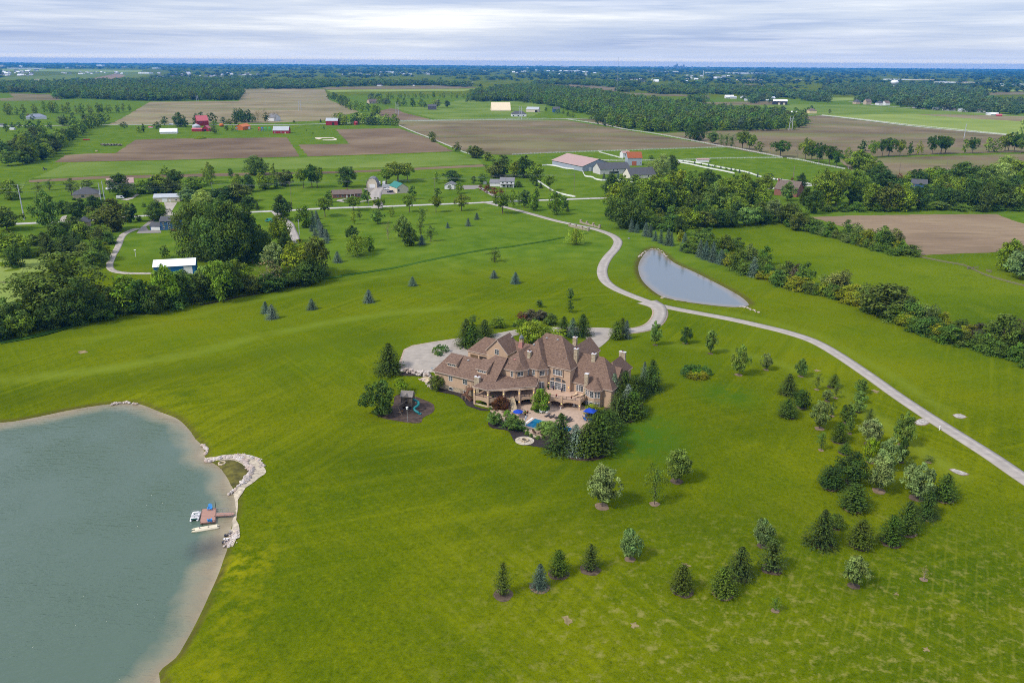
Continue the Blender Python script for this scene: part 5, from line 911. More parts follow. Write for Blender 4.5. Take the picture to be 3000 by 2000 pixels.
MB().prism([(-11.9,-16.0),(-10.2,-14.7),(-8.7,-16.1),(-10.3,-17.8)],-.1,.85).build('stair_landing',PALESTONE,H); flight((-9.3,-16.3),(-7.2,-15.6),.85,.05,1.4,5,PALESTONE)
# --- timber side stair
pf=MB().prism([(-29.3,-14.2),(-27.4,-14.2),(-27.4,-12.75),(-29.3,-12.75)],2.7,2.88).build('side_deck',WOODR,H)
flight((-28.6,-14.2),(-28.75,-15.3),2.88,1.7,1.1,5,WOODR,side=False); MB().prism([(-29.5,-16.6),(-28.1,-16.6),(-28.1,-15.2),(-29.5,-15.2)],1.5,1.66).build('side_landing',WOODR,H)
flight((-28.1,-15.9),(-26.3,-15.9),1.66,.3,1.2,6,WOODR,side=False); rail([(-29.3,-12.8,2.88),(-29.3,-14.2,2.88),(-29.45,-15.3,1.66),(-29.45,-16.55,1.66),(-28.1,-16.55,1.66),(-26.3,-16.5,.3)],0,'handrail',H,.9,WOODR); rail([(-27.45,-12.8,2.88),(-27.45,-14.2,2.88),(-28.1,-15.2,1.66),(-26.3,-15.3,.3)],0,'handrail',H,.9,WOODR)
for u,v in ((-29.4,-16.5),(-28.2,-16.5),(-29.2,-14.1)): MB().box(u-.07,v-.07,-.1,u+.07,v+.07,1.5 if v<-15 else 2.7).build('side_stair_post',M('tan_post',(.36,.27,.19),.8,.1,2.),H)
# ================================================================ PATIO AND GARDEN THINGS
def at(u,v,z=0.): return uvw(u,v,z)
def Hobj(name,loc,rz,label,cat,group=None): return empty(name,at(*loc),HA+rz,label,cat,group)
BLUEW,nt_,bb_,oo_=newmat('pool_water'); co_2=coords(nt_); nn_=noise(nt_,co_2,1.3,3); nt_.links.new(ramp(nt_,nn_,[(.3,(.002,.085,.19)),(.7,(.004,.13,.26))]),bb_.inputs['Base Color']); bb_.inputs['Roughness'].default_value=.05; bump(nt_,bb_,nn_,.05,.1)
PO=Hobj('swimming_pool',(-2.8,-22.8),0,'rectangular bright blue swimming pool set in the patio','swimming pool')
MB().box(0,0,.10,12.6,5.8,.135).build('pool_surface',BLUEW,PO)
cpg=MB()
for x0,y0,x1,y1 in ((-.55,-.55,13.15,0),(-.55,5.8,13.15,6.35),(-.55,0,0,5.8),(12.6,0,13.15,5.8)): cpg.box(x0,y0,.02,x1,y1,.19)
cpg.build('coping',M('pool_coping',(.44,.34,.27),.8,.1,1.5),PO)
stp=MB()
for r_,z in ((2.0,.139),(1.45,.143),(.9,.147)): stp.poly([(.25,5.55,z)]+[(.25+r_*1.25*math.cos(-a*math.pi/2/8),5.55+r_*.9*math.sin(-a*math.pi/2/8),z) for a in range(9)][::-1])
stp.build('pool_steps',M('pool_step_tile',(.02,.15,.24),.15,.1,1.),PO)
MB().box(-1.05,-.1,.10,-.62,5.9,.20).build('lap_marks',WHITE,PO)
# loungers
LG=M('charcoal_sling',(.040,.036,.040),.8,.12,2.)
def lounger(loc,rz,label,mat=LG,grp='charcoal loungers by the pool'):
    r=Hobj('lounge_chair',(*loc,.12),rz,label,'lounge chair',grp)
    MB().box(-.35,-1.0,.28,.35,.35,.36).build('seat',mat,r); MB().add([(-.35,.35,.28),(.35,.35,.28),(.35,.95,.78),(-.35,.95,.78),(-.35,.30,.36),(.35,.30,.36),(.35,.90,.86),(-.35,.90,.86)],[(0,3,2,1),(4,5,6,7),(0,1,5,4),(1,2,6,5),(2,3,7,6),(3,0,4,7)]).build('backrest',mat,r)
    for x in (-.3,.3):
        for y in (-.9,.3): MB().box(x-.03,y-.03,0,x+.03,y+.03,.28).build('leg',IRON,r)
    return r
for i,(u,v,n) in enumerate(((-.4,-13.6,'first charcoal lounger from the stairs, by the pool edge'),(1.15,-13.55,'second charcoal lounger from the stairs, by the pool edge'),(2.75,-13.2,'third charcoal lounger from the stairs, half behind the conifer'),(4.9,-12.6,'fourth charcoal lounger from the stairs, behind the conifer tip'),(6.0,-12.6,'fifth charcoal lounger from the stairs, behind the conifer'),(6.9,-13.4,'charcoal lounger closest to the big blue umbrella'))): lounger((u,v),rad(-28),n)
CREAM=M('cream_cushion',(.50,.36,.23),.9,.08,2.)
lounger((2.2,-.9),rad(-10),'cream cushioned lounger on the terrace beside the house wall',CREAM,'cream terrace loungers').location.z=2.9; lounger((3.9,-1.1),rad(-45),'cream cushioned lounger on the terrace beside the turret',CREAM,'cream terrace loungers').location.z=2.9
def rtable(loc,r,h,label,mat,z=.1,cat='table'):
    t=Hobj('round_table',(loc[0],loc[1],z),0,label,cat); MB().lathe((0,0,h-.05),[(r,0),(r,.05)],16).build('tabletop',mat,t); MB().lathe((0,0,0),[(r*.4,0),(.06,.08),(.05,h-.05)],10).build('pedestal',mat,t); return t
rtable((3.0,-.75),.28,.5,'small dark round table between the cream terrace loungers',IRON,2.9); 
BLUEP=M('blue_resin',(.012,.11,.38),.6,.1,3.); BLUEC=M('royal_blue_canvas',(.006,.045,.36),.8,.07,1.2)
uc=(10.9,-9.2)
rtable(uc,.85,.74,'dark round dining table under the big blue umbrella',M('brown_tabletop',(.09,.055,.04),.6,.1,2.))
def umbrella(loc,r,h,mat,label,n=8,open_=True,a0=0.,z=.1):
    t=Hobj('patio_umbrella',(loc[0],loc[1],z),0,label,'umbrella'); MB().tube([(0,0,0),(0,0,h)],.035,8).build('pole',WHITE if open_ else IRON,t); MB().lathe((0,0,0),[(.3,0),(.3,.06),(.08,.12)],12).build('umbrella_base',IRON,t)
    if open_:
        b=MB(); P=[(r*math.cos(a0+2*math.pi*k/n),r*math.sin(a0+2*math.pi*k/n),h-.62) for k in range(n)]; b.add(P+[(0,0,h+.05)]+[(p[0],p[1],p[2]-.14) for p in P],[(k,(k+1)%n,n) for k in range(n)]+[(n+1+k,n+1+(k+1)%n,(k+1)%n,k) for k in range(n)]); b.build('canopy',mat,t)
    else: MB().lathe((0,0,h-1.75),[(.08,0),(.2,.25),(.14,1.2),(.05,1.75)],8).build('canopy',mat,t)
    return t
umbrella((11.0,-7.9),2.35,3.1,BLUEC,'large open royal blue umbrella over the dining table',4,True,rad(45)); umbrella((-7.6,-18.8),1.55,2.5,BLUEC,'smaller open blue umbrella below the stone stairs',8); umbrella((2.9,-25.3),.5,2.7,IRON,'closed black umbrella standing past the pool end',8,False)
def chair(loc,rz,label,mat,grp,z=.1,name='patio_chair'):
    r=Hobj(name,(loc[0],loc[1],z),rz,label,'chair',grp); MB().box(-.29,-.27,.38,.29,.27,.45).build('seat',mat,r); MB().add([(-.29,.22,.45),(.29,.22,.45),(.29,.27,.45),(-.29,.27,.45),(-.27,.42,1.12),(.27,.42,1.12),(.27,.47,1.12),(-.27,.47,1.12)],[(0,3,2,1),(4,5,6,7),(0,1,5,4),(1,2,6,5),(2,3,7,6),(3,0,4,7)]).build('backrest',mat,r)
    for x in (-.32,.32):
        MB().box(x-.05,-.3,.60,x+.05,.3,.65).build('armrest',mat,r)
        for y in (-.25,.22): MB().box(x-.035,y-.03,0,x+.035,y+.03,.6).build('leg',mat,r)
    return r
for i in range(6):
    a=rad(i*60+20); w_=('facing the pool','next to the flowering shrub','facing the terrace arches','closest to the arcade','on the lounger side','beside the conifers')[i]
    chair((uc[0]+1.25*math.cos(a),uc[1]+1.25*math.sin(a)),a-rad(90),f'blue dining chair under the big umbrella, {w_}',BLUEP,'blue dining chairs round the patio table')
WICK=M('brown_wicker',(.12,.07,.045),.9,.2,3.)
for u,v,a,n in ((1.2,-25.0,200,'brown wicker chair on the stair side of the closed umbrella'),(2.1,-25.9,160,'brown wicker chair in front of the closed umbrella'),(4.6,-26.0,120,'brown wicker chair beside the fire pit wall')): chair((u,v),rad(a),n,WICK,'wicker chairs past the pool')
for u,v,n in ((-3.2,-12.6,'small white chair on one side of the bistro table'),(-1.5,-12.0,'small white chair on the lounger side of the bistro table')): chair((u,v),rad(90 if u<-2 else -90),n,WHITE,'white bistro chairs by the island tree')
rtable((-2.35,-12.3),.36,.7,'small grey bistro table before the grass island',GREYM)
chair((3.2,-3.3),rad(30),'white chair in the shade of the terrace arcade',WHITE,'white arcade chairs'); chair((4.2,-2.7),rad(-40),'second white chair deep in the arcade shade',WHITE,'white arcade chairs')
# pool basketball hoop
bh=Hobj('pool_hoop',(-3.5,-22.0,.1),rad(100),'white poolside basketball hoop with rounded backboard','basketball hoop')
MB().lathe((0,0,0),[(.75,0),(.72,.22),(.3,.3)],12).build('hoop_base',WHITE,bh,sm=True); MB().tube([(0,0,.25),(0,.1,1.1),(0,-.35,1.9)],.07,8).build('post',WHITE,bh)
bk=MB(); N=20; bk.prism([(.0,0)]+[(0,0)],0,0) if False else None
P=[(.78*math.cos(2*math.pi*k/N),-.42,2.15+.62*math.sin(2*math.pi*k/N)) for k in range(N)]; bk.add(P+[(p[0],p[1]+.06,p[2]) for p in P],[tuple(range(N)),tuple(range(N,2*N))[::-1]]+[(k,(k+1)%N,N+(k+1)%N,N+k) for k in range(N)]); bk.build('backboard',WHITE,bh); MB().tube([(.23*math.cos(t*.5236),-.7+.23*math.sin(t*.5236),1.85) for t in range(13)],.018,5).build('rim',TERRA,bh)
# planters
def planter(loc,z,label,fl,pot=IRON,s=1.):
    p=Hobj('planter',(loc[0],loc[1],z),0,label,'planter','flower pots of the mansion'); MB().lathe((0,0,0),[(.22*s,0),(.16*s,.12),(.14*s,.3*s),(.3*s,.55*s),(.32*s,.6*s)],10).build('pot',pot,p)
    R=np.random.default_rng(int(abs(loc[0]*97+loc[1]*31))); D=unit(R.normal(size=(90,3))+[0,0,.5]); C=D*[.38*s,.38*s,.32*s]*R.uniform(.5,1,90)[:,None]+[0,0,.75*s]; t=np.where(R.random((90,1))<.5,np.array([fl]),np.array([[.05,.1,.02]]))
    me=leafmesh('planter_flowers',C,unit(D+[0,0,.4]),.09*s,R,t); o=link('flowers',me,p); o.color=(1,1,1,1); return p
PURP=(.10,.03,.16); REDF=(.5,.06,.03)
planter((-5.65,-.4),2.9,'dark urn of purple flowers by the french doors, stair side',PURP,s=1.25); planter((-2.6,-.5),2.9,'dark urn of purple flowers by the french doors, turret side',PURP,s=1.25); planter((-7.2,-.9),2.9,'leafy pot in the terrace corner beneath the lantern',(.05,.1,.02),s=1.3)
planter((-1.7,-5.75),3.35,'red flower basket on the terrace rail above the pier arch',REDF,s=.85); planter((2.9,-4.6),3.35,'red flower basket on the terrace rail above the wide arch',REDF,s=.85); planter((5.6,-1.4),3.35,'green plant on the terrace rail beside the turret',(.05,.1,.02),s=.8)
planter((.3,-6.6),.1,'red and white flower pot at the foot of the arcade column',(.7,.35,.3),WHITE,1.2); planter((-6.4,-16.6),.1,'dark pot at the foot of the stone stairs',REDF); planter((-6.5,-15.0),.1,'dark pot behind the foot of the stone stairs',REDF); planter((-18.2,-16.2),2.9,'potted plant at the porch corner',(.06,.1,.02))
# fire pit
fp=Hobj('fire_pit',(4.9,-30.6,.1),0,'round flagstone terrace with a ring-shaped stone fire pit','fire pit')
fp.location=(*G(*q(K1,'1145 848'.replace(' ',','))[0],.08)[:2],.1)
MB().lathe((0,0,0),[(2.7,0),(2.7,.05)],28).build('flagstone_paving',stone('flagstone',[(.42,.35,.25),(.50,.43,.33),(.38,.33,.27),(.47,.42,.36)],.7,(.2,.17,.13)),fp)
rg=MB()
for k in range(14):
    a=2*math.pi*k/14; rg.obox((.95*math.cos(a),.95*math.sin(a)),.36,.40,.05,.48,a)
rg.build('fire_ring',PALESTONE,fp); MB().lathe((0,0,.05),[(.78,0),(.7,.15)],16).build('ashes',M('ash',(.03,.025,.022),.95,.3,2.),fp)
for s,lab in (('1140,780 1165,795 1190,812 1215,826 1240,832 1290,826 1330,812','low curved stone wall behind the fire pit'),('940,720 960,708 985,700 1003,700 1005,716 1012,730','low stone wall beside the small tree bed'),('905,618 930,634 960,645 990,655 1005,650 1030,660','low stone retaining wall below the red maple')):
    P=[GP(*p)[:2] for p in q(K1,s)]; b=MB(); R=random.Random(len(s))
    P=smooth(P,4,False)
    for a,c in zip(P[:-1],P[1:]): b.obox(((a[0]+c[0])/2,(a[1]+c[1])/2),math.dist(a,c)*1.06,R.uniform(.45,.6),-.1,R.uniform(.5,.68),math.atan2(c[1]-a[1],c[0]-a[0]))
    b.build('stone_wall',STONEM,label=lab,cat='stone wall')
# boulder walls at the court edge
def boulders(k,s,n,rmin,rmax,zoff,label,name='boulder_wall',wid=1.2,seed=3,mat=None):
    R=random.Random(seed); P=np.array([GP(*p)[:2] for p in q(k,s)]); S=np.concatenate([[0],np.cumsum(np.linalg.norm(np.diff(P,axis=0),axis=1))]); b=MB()
    for i in range(n):
        t=S[-1]*R.random(); x=np.interp(t,S,P[:,0])+R.uniform(-wid,wid)*.5; y=np.interp(t,S,P[:,1])+R.uniform(-wid,wid)*.5; r=R.uniform(rmin,rmax)*(.6+.4*R.random()); b.blob((x,y,tz(x,y)+zoff*R.random()),r*1.25,r,r*.75,R.random(),7)
    return b.build(name,mat or ROCKM,label=label,cat='rocks')
ROCKM,nt_,bb_,oo_=newmat('field_rocks'); c_=coords(nt_); v_=nd(nt_,'ShaderNodeTexVoronoi',Scale=.55); nt_.links.new(c_,v_.inputs['Vector']); s_=nt_.nodes.new('ShaderNodeSeparateColor'); nt_.links.new(v_.outputs['Color'],s_.inputs[0]); rc=ramp(nt_,s_.outputs[0],[(0,(.50,.45,.42)),(.25,(.38,.29,.24)),(.5,(.55,.50,.46)),(.75,(.42,.33,.27)),(1,(.33,.30,.28))]); rc=mix(nt_,rc,(.22,.19,.16),maprange(nt_,noise(nt_,c_,3.,3),.5,.75,0,.5)); nt_.links.new(rc,bb_.inputs['Base Color']); bb_.inputs['Roughness'].default_value=.9
boulders(K1,'292,372 340,378 400,385 450,395 500,408',130,.3,.62,1.2,'long dry-stacked boulder wall below the front court',seed=4,wid=1.1)
boulders(K1,'425,425 450,435 470,450 480,468 505,485 540,498',60,.2,.42,.2,'pale edging rocks along the mulch beside the wing',seed=5,wid=1.)
sheet('stone_steps',q(K1,'422,425 450,412 490,410 500,432 470,450 455,445'),PALESTONE,.16,2,thick=.1)
# shoreline rocks: each big rock its own thing is past counting, the bank is one heap
def heap(k,s,n,rmin,rmax,wid,seed,label):
    R=random.Random(seed); P=np.array([G(*p,-.2)[:2] for p in q(k,s)]); S=np.concatenate([[0],np.cumsum(np.linalg.norm(np.diff(P,axis=0),axis=1))]); b=MB()
    for i in range(n):
        t=S[-1]*R.random(); x=np.interp(t,S,P[:,0])+R.gauss(0,wid*.33); y=np.interp(t,S,P[:,1])+R.gauss(0,wid*.33); r=R.uniform(rmin,rmax)*(.55+.6*R.random()); b.blob((x,y,max(-.3,tz(x,y))+.12),r*1.2,r,r*.8,R.random(),7)
    b.build('shore_rocks',ROCKM,label=label,cat='rocks',kind='stuff')
KI=(580,1290,8.2545)
heap(KI,'160,480 300,480 430,455 600,430 760,410 900,430 1050,480 1180,560 1260,660 1300,740 1240,850 1180,920 1110,1000 1060,1060',190,.28,.7,1.1,6,'ridge of pale round boulders curving round the marshy inlet')
heap(KI,'1060,1060 980,1120 900,1170 830,1240 750,1300',60,.15,.35,.5,7,'thin tail of white stones at the inlet mouth')
heap(KI,'100,90 160,140 200,200 215,270 190,330',35,.25,.5,.5,8,'white stones stacked on the bank above the inlet')
heap(KI,'900,370 1100,370 1300,400 1450,460 1540,570 1560,650',80,.15,.38,1.,9,'small stones on the outer bank of the inlet')
heap((540,1460,11.2),'1580,1080 1660,1120 1640,1250 1560,1350 1480,1450 1400,1550',150,.12,.28,1.7,10,'gravelly rock spill on the lake bank below the dock')
heap(S0,'322,1186 345,1180 372,1178 398,1182',45,.2,.45,.7,11,'small rock outfall at the head of the lake'); heap(S0,'2170,898 2190,905 2210,915 2225,922',45,.18,.4,1.2,12,'rock spill at the tip of the small pond'); heap(L4,'240,1060 270,1020 330,985 380,970 430,975 480,1010 520,1050',60,.2,.42,.8,13,'rock edging at the head of the small pond')
bt=MB(); bt.lathe((0,0,0),[(.95,-.2),(1.05,.1),(1.0,.42),(.72,.45),(.68,.1)],10); bt.build('stone_ring',PALESTONE,label='round stone well ring standing in the marshy inlet',cat='well ring',loc=(*G(*q(KI,'580,570')[0],-.3)[:2],-.25))
# ================================================================ FAR WOODS (masses) AND THE TREES PAST THE 300 LARGEST
def lowtree(seed,nc,nl,leaf,prof):
    R=np.random.default_rng(seed); hs=np.linspace(.06,1,40); w=np.array([prof((h-.06)/.94) for h in hs]); pk=np.cumsum(w**1.4); pk/=pk[-1]; k=np.repeat(np.arange(nc),nl)
    h=np.interp(R.random(nc),pk,hs); r=np.interp(h,hs,w)*.5; t=R.uniform(0,6.28,nc); c=.17*R.uniform(.7,1.2,nc); rr=np.maximum(0,r*R.random(nc)**.45-c*.5)
    cen=np.stack([rr*np.cos(t),rr*np.sin(t),np.minimum(h,1-c*.5)],1); D=unit(R.normal(size=(nc*nl,3))+[0,-.15,.4]); C=cen[k]+D*c[k][:,None]*R.uniform(.6,1.05,(nc*nl,1))*[1,1,.8]; C[:,2]=np.maximum(C[:,2],.03)
    N=unit(D+unit(R.normal(size=D.shape))*.6+[0,0,.4]); V,Fq=quads(C,N,leaf,R,.75); return V.reshape(-1,4,3),(R.uniform(.76,1.24,nc)[k]*R.uniform(.85,1.15,len(k)))
LOW=[lowtree(s,26,9,.062,p) for s,p in ((1,pr_round),(2,pr_oval),(3,pr_egg),(4,pr_round))]
LOWER=[lowtree(s,13,6,.11,p) for s,p in ((5,pr_round),(6,pr_oval),(7,pr_bush))]
def mass(name,pos,hgt,wid,tint,lib,label,seed=1):
    R=np.random.default_rng(seed); Vs=[];Ts=[]
    pick=R.integers(len(lib),size=len(pos))
    for li,(Vq,t) in enumerate(lib):
        s=np.where(pick==li)[0]
        if not len(s): continue
        a=R.uniform(0,6.28,len(s)); ca,sa=np.cos(a),np.sin(a)
        x=Vq[None,:,:,0]*ca[:,None,None]-Vq[None,:,:,1]*sa[:,None,None]; y=Vq[None,:,:,0]*sa[:,None,None]+Vq[None,:,:,1]*ca[:,None,None]
        W=wid[s][:,None,None]; P=np.stack([x*W+pos[s,0][:,None,None],y*W+pos[s,1][:,None,None],Vq[None,:,:,2]*hgt[s][:,None,None]+pos[s,2][:,None,None]],-1)
        Vs.append(P.reshape(-1,3)); Ts.append((t[None,:,None]*tint[s][:,None,:]).reshape(-1,3))
    V=np.concatenate(Vs); T=np.concatenate(Ts); col=np.ones((len(T),4)); col[:,:3]=T
    me=npmesh(name,V,np.arange(len(V)).reshape(-1,4),FOL,False,None,{'tone':('FACE',col)}); o=link(name,me,label=label,cat='woods',kind='stuff'); o.color=(1,1,1,1); return o
def scatter(poly,spacing,seed,keep=1.):
    P=np.array(poly); R=np.random.default_rng(seed); x0,x1,y0,y1=P[:,0].min(),P[:,0].max(),P[:,1].min(),P[:,1].max(); n=int((x1-x0)*(y1-y0)/spacing**2*1.15)
    X=R.uniform(x0,x1,n); Y=R.uniform(y0,y1,n); m=(sdist(X,Y,poly)>R.normal(0,spacing*.5,n))&(R.random(n)<keep*(.8+.35*np.sin(X*.011+Y*.017)*np.sin(Y*.009-X*.006))); return np.stack([X[m],Y[m],np.zeros(m.sum())],1)
def tints(n,seed,base=(.095,.155,.022),v=.36):
    R=np.random.default_rng(seed); t=np.array(base)[None]*R.uniform(1-v,1+v,(n,1))*R.uniform(.85,1.15,(n,3)); k=R.random(n); t[k>.93]=[.085,.125,.06]; t[k<.05]=[.095,.115,.02]; return t
def wood(name,k,s,sp,h,label,seed,lib=LOW,keep=1.,base=(.095,.155,.022)):
    polys=s if isinstance(s,list) else [s]; pos=np.concatenate([scatter([GP(*p)[:2] for p in q(k,ss)],sp,seed+i,keep) for i,ss in enumerate(polys)]); R=np.random.default_rng(seed); n=len(pos)
    return mass(name,pos,h*R.uniform(.55,1.3,n),sp*1.45*R.uniform(.6,1.5,n),tints(n,seed,base),lib,label,seed)
wood('great_wood',S0,'1372,300 1384,280 1440,268 1510,256 1600,258 1690,268 1760,278 1850,292 1930,306 2010,314 2060,322 2140,330 2240,338 2335,344 2342,374 2240,380 2110,384 1990,389 1920,390 1850,380 1800,372 1760,362 1745,345 1700,330 1600,308 1500,297 1420,298',13,17,'great broadleaf wood spreading behind the brown ploughed field',21)
wood('field_wood',R5,'495,385 620,382 860,388 1180,400 1240,402 1600,398 2060,395 2075,330 1950,318 1700,330 1500,312 1300,298 1000,292 700,300 520,318',15,18,'long dense wood behind the grove and stubble field',22)
wood('back_wood',R5,['0,330 200,330 480,335 700,300 1000,290 1300,288 1700,300 2080,302 2352,300 2352,240 1900,220 1300,225 900,240 500,250 0,262'],22,18,'broad wood stretching behind the stubble fields',23,keep=.8)
wood('back_wood',R6,['0,300 200,298 420,285 900,270 1400,268 1700,285 1700,262 1300,255 900,245 400,240 0,245'],24,18,'tree belt past the farthest brown strip field',24)
wood('back_wood',R7,['180,300 220,262 520,262 900,285 1100,250 600,240 200,245','900,325 905,305 1050,300 1060,325','1090,325 1095,300 1200,300 1200,325','1230,340 1300,345 1700,345 2100,360 2352,345 2352,300 1900,290 1400,280 1220,310','1510,410 1690,412 1690,395 1520,390'],22,16,'scattered copses between the far brown fields',25,keep=.75)
wood('back_wood',R8,['640,345 900,360 1300,370 1700,385 1990,400 2020,330 1700,280 1300,275 900,270 640,290','0,420 60,425 250,370 640,420 660,350 400,345 200,350 0,380','860,420 960,430 1150,420 1200,385 1000,380','1180,440 1400,465 1700,495 2000,500 2060,440 1800,400 1500,390 1220,385','1990,500 2200,520 2352,530 2352,430 2100,420 2000,440'],20,17,'silvery and green woods round the distant homes',26,keep=.7,base=(.095,.155,.048))
def horizon():
    R=np.random.default_rng(99); P=[]
    y=3300.
    while y<24500:
        hw_=y*.72; n=int(2*hw_/(46+y*.004)); x=R.uniform(-hw_,hw_,n); yy=y+R.uniform(-.03,.03,n)*y
        m=np.sin(x*.0016+y*.0011)+np.sin(x*.0041-y*.0023+1.)+.8*np.sin(x*.00071+y*.0034+2)+R.normal(size=n)*.7
        k=m>(-.15 if y<5200 else -.55 if y<8000 else -1.1); 
        P.append(np.stack([x[k],yy[k],np.zeros(k.sum())],1)); y*=1.038
    P=np.concatenate(P)
    clear=np.ones(len(P),bool)
    for k,s in ((R5,'0,260 470,260 520,225 800,225 900,245 1080,235 1250,190 1400,200 1500,150 1250,130 0,118'),(R6,'420,300 1780,296 1780,255 900,262 420,282'),(R7,'230,290 900,320 910,268 500,252 230,255')):
        clear&=sdist(P[:,0],P[:,1],[G(*p)[:2] for p in q(k,s)])<0
    P=P[clear]; n=len(P); h=R.uniform(11,20,n); w=R.uniform(26,60,n)*(1+P[:,1]/16000)
    mass('far_woods',P,h,w,tints(n,98,(.05,.105,.034),.4),LOWER,'hazy blue woodland stretching away to the horizon',97)
horizon()
# ---- keep the 300 broadleaf trees that show largest; the smaller rest become one mass
big=[t for t in TREES if t[0]['category']=='tree']
big.sort(key=lambda a:-(a[0].scale[0]*a[0].scale[2])/(a[0].location.y**2+1e4))
rest=big[300:]; TREES=[t for t in TREES if not any(t[0] is r[0] for r in rest)] if rest else TREES
if rest:
    pos=np.array([r[0].location[:] for r in rest]); hh=np.array([r[0].scale[2] for r in rest]); ww=np.array([r[0].scale[0] for r in rest])*1.05
    tt=np.array([(list(r[0].children)[0] if r[0].children else r[0]).color[:3] for r in rest])
    dead=[o for r in rest for o in (list(r[0].children)+[r[0]])]
    for o in dead: bpy.data.objects.remove(o)
    mass('small_field_trees',pos,hh,ww,tt,LOW,'small distant trees dotted round the fields and farmsteads',55)
# ================================================================ BUILDINGS ROUND ABOUT
def C(name,*c,**k): return M(name,c,k.get('r',.75),k.get('v',.08),k.get('s',.8))
SLATE=shingle('dark_grey_shingles',(.055,.057,.062),(.085,.087,.095),(.12,.12,.13)); BRNR=shingle('brown_grey_shingles',(.10,.075,.06),(.15,.115,.095),(.20,.16,.135)); MIDR=shingle('mid_grey_shingles',(.13,.13,.14),(.18,.18,.19),(.24,.24,.25))
METW=C('white_metal_roof',.74,.75,.77,r=.5,v=.03); METG=C('grey_metal_roof',.38,.40,.42,r=.5); METP=C('pink_metal_roof',.36,.24,.215,r=.6); METRED=C('red_metal_roof',.42,.10,.11,r=.6); TEAL=C('teal_metal_roof',.02,.17,.14,r=.5); ORNG=shingle('orange_roof',(.20,.06,.025),(.28,.085,.035),(.34,.11,.05))
CREAMW=C('cream_siding',.56,.49,.38); WHITEW=C('white_siding',.62,.62,.62); BLUEW2=C('blue_siding',.035,.10,.21); BLUEM=C('blue_metal_siding',.012,.12,.30); REDW=C('barn_red',.30,.02,.028); REDB=stone('red_brick',[(.20,.07,.05),(.26,.10,.07),(.22,.08,.06)],6,(.2,.13,.1)); GREYW=C('grey_blue_siding',.30,.34,.40); TANW=C('tan_siding',.42,.33,.24); BLACKW=C('black_siding',.03,.03,.04); ORW=C('orange_siding',.50,.13,.02); FAB=C('cream_fabric',.66,.55,.38,v=.04)
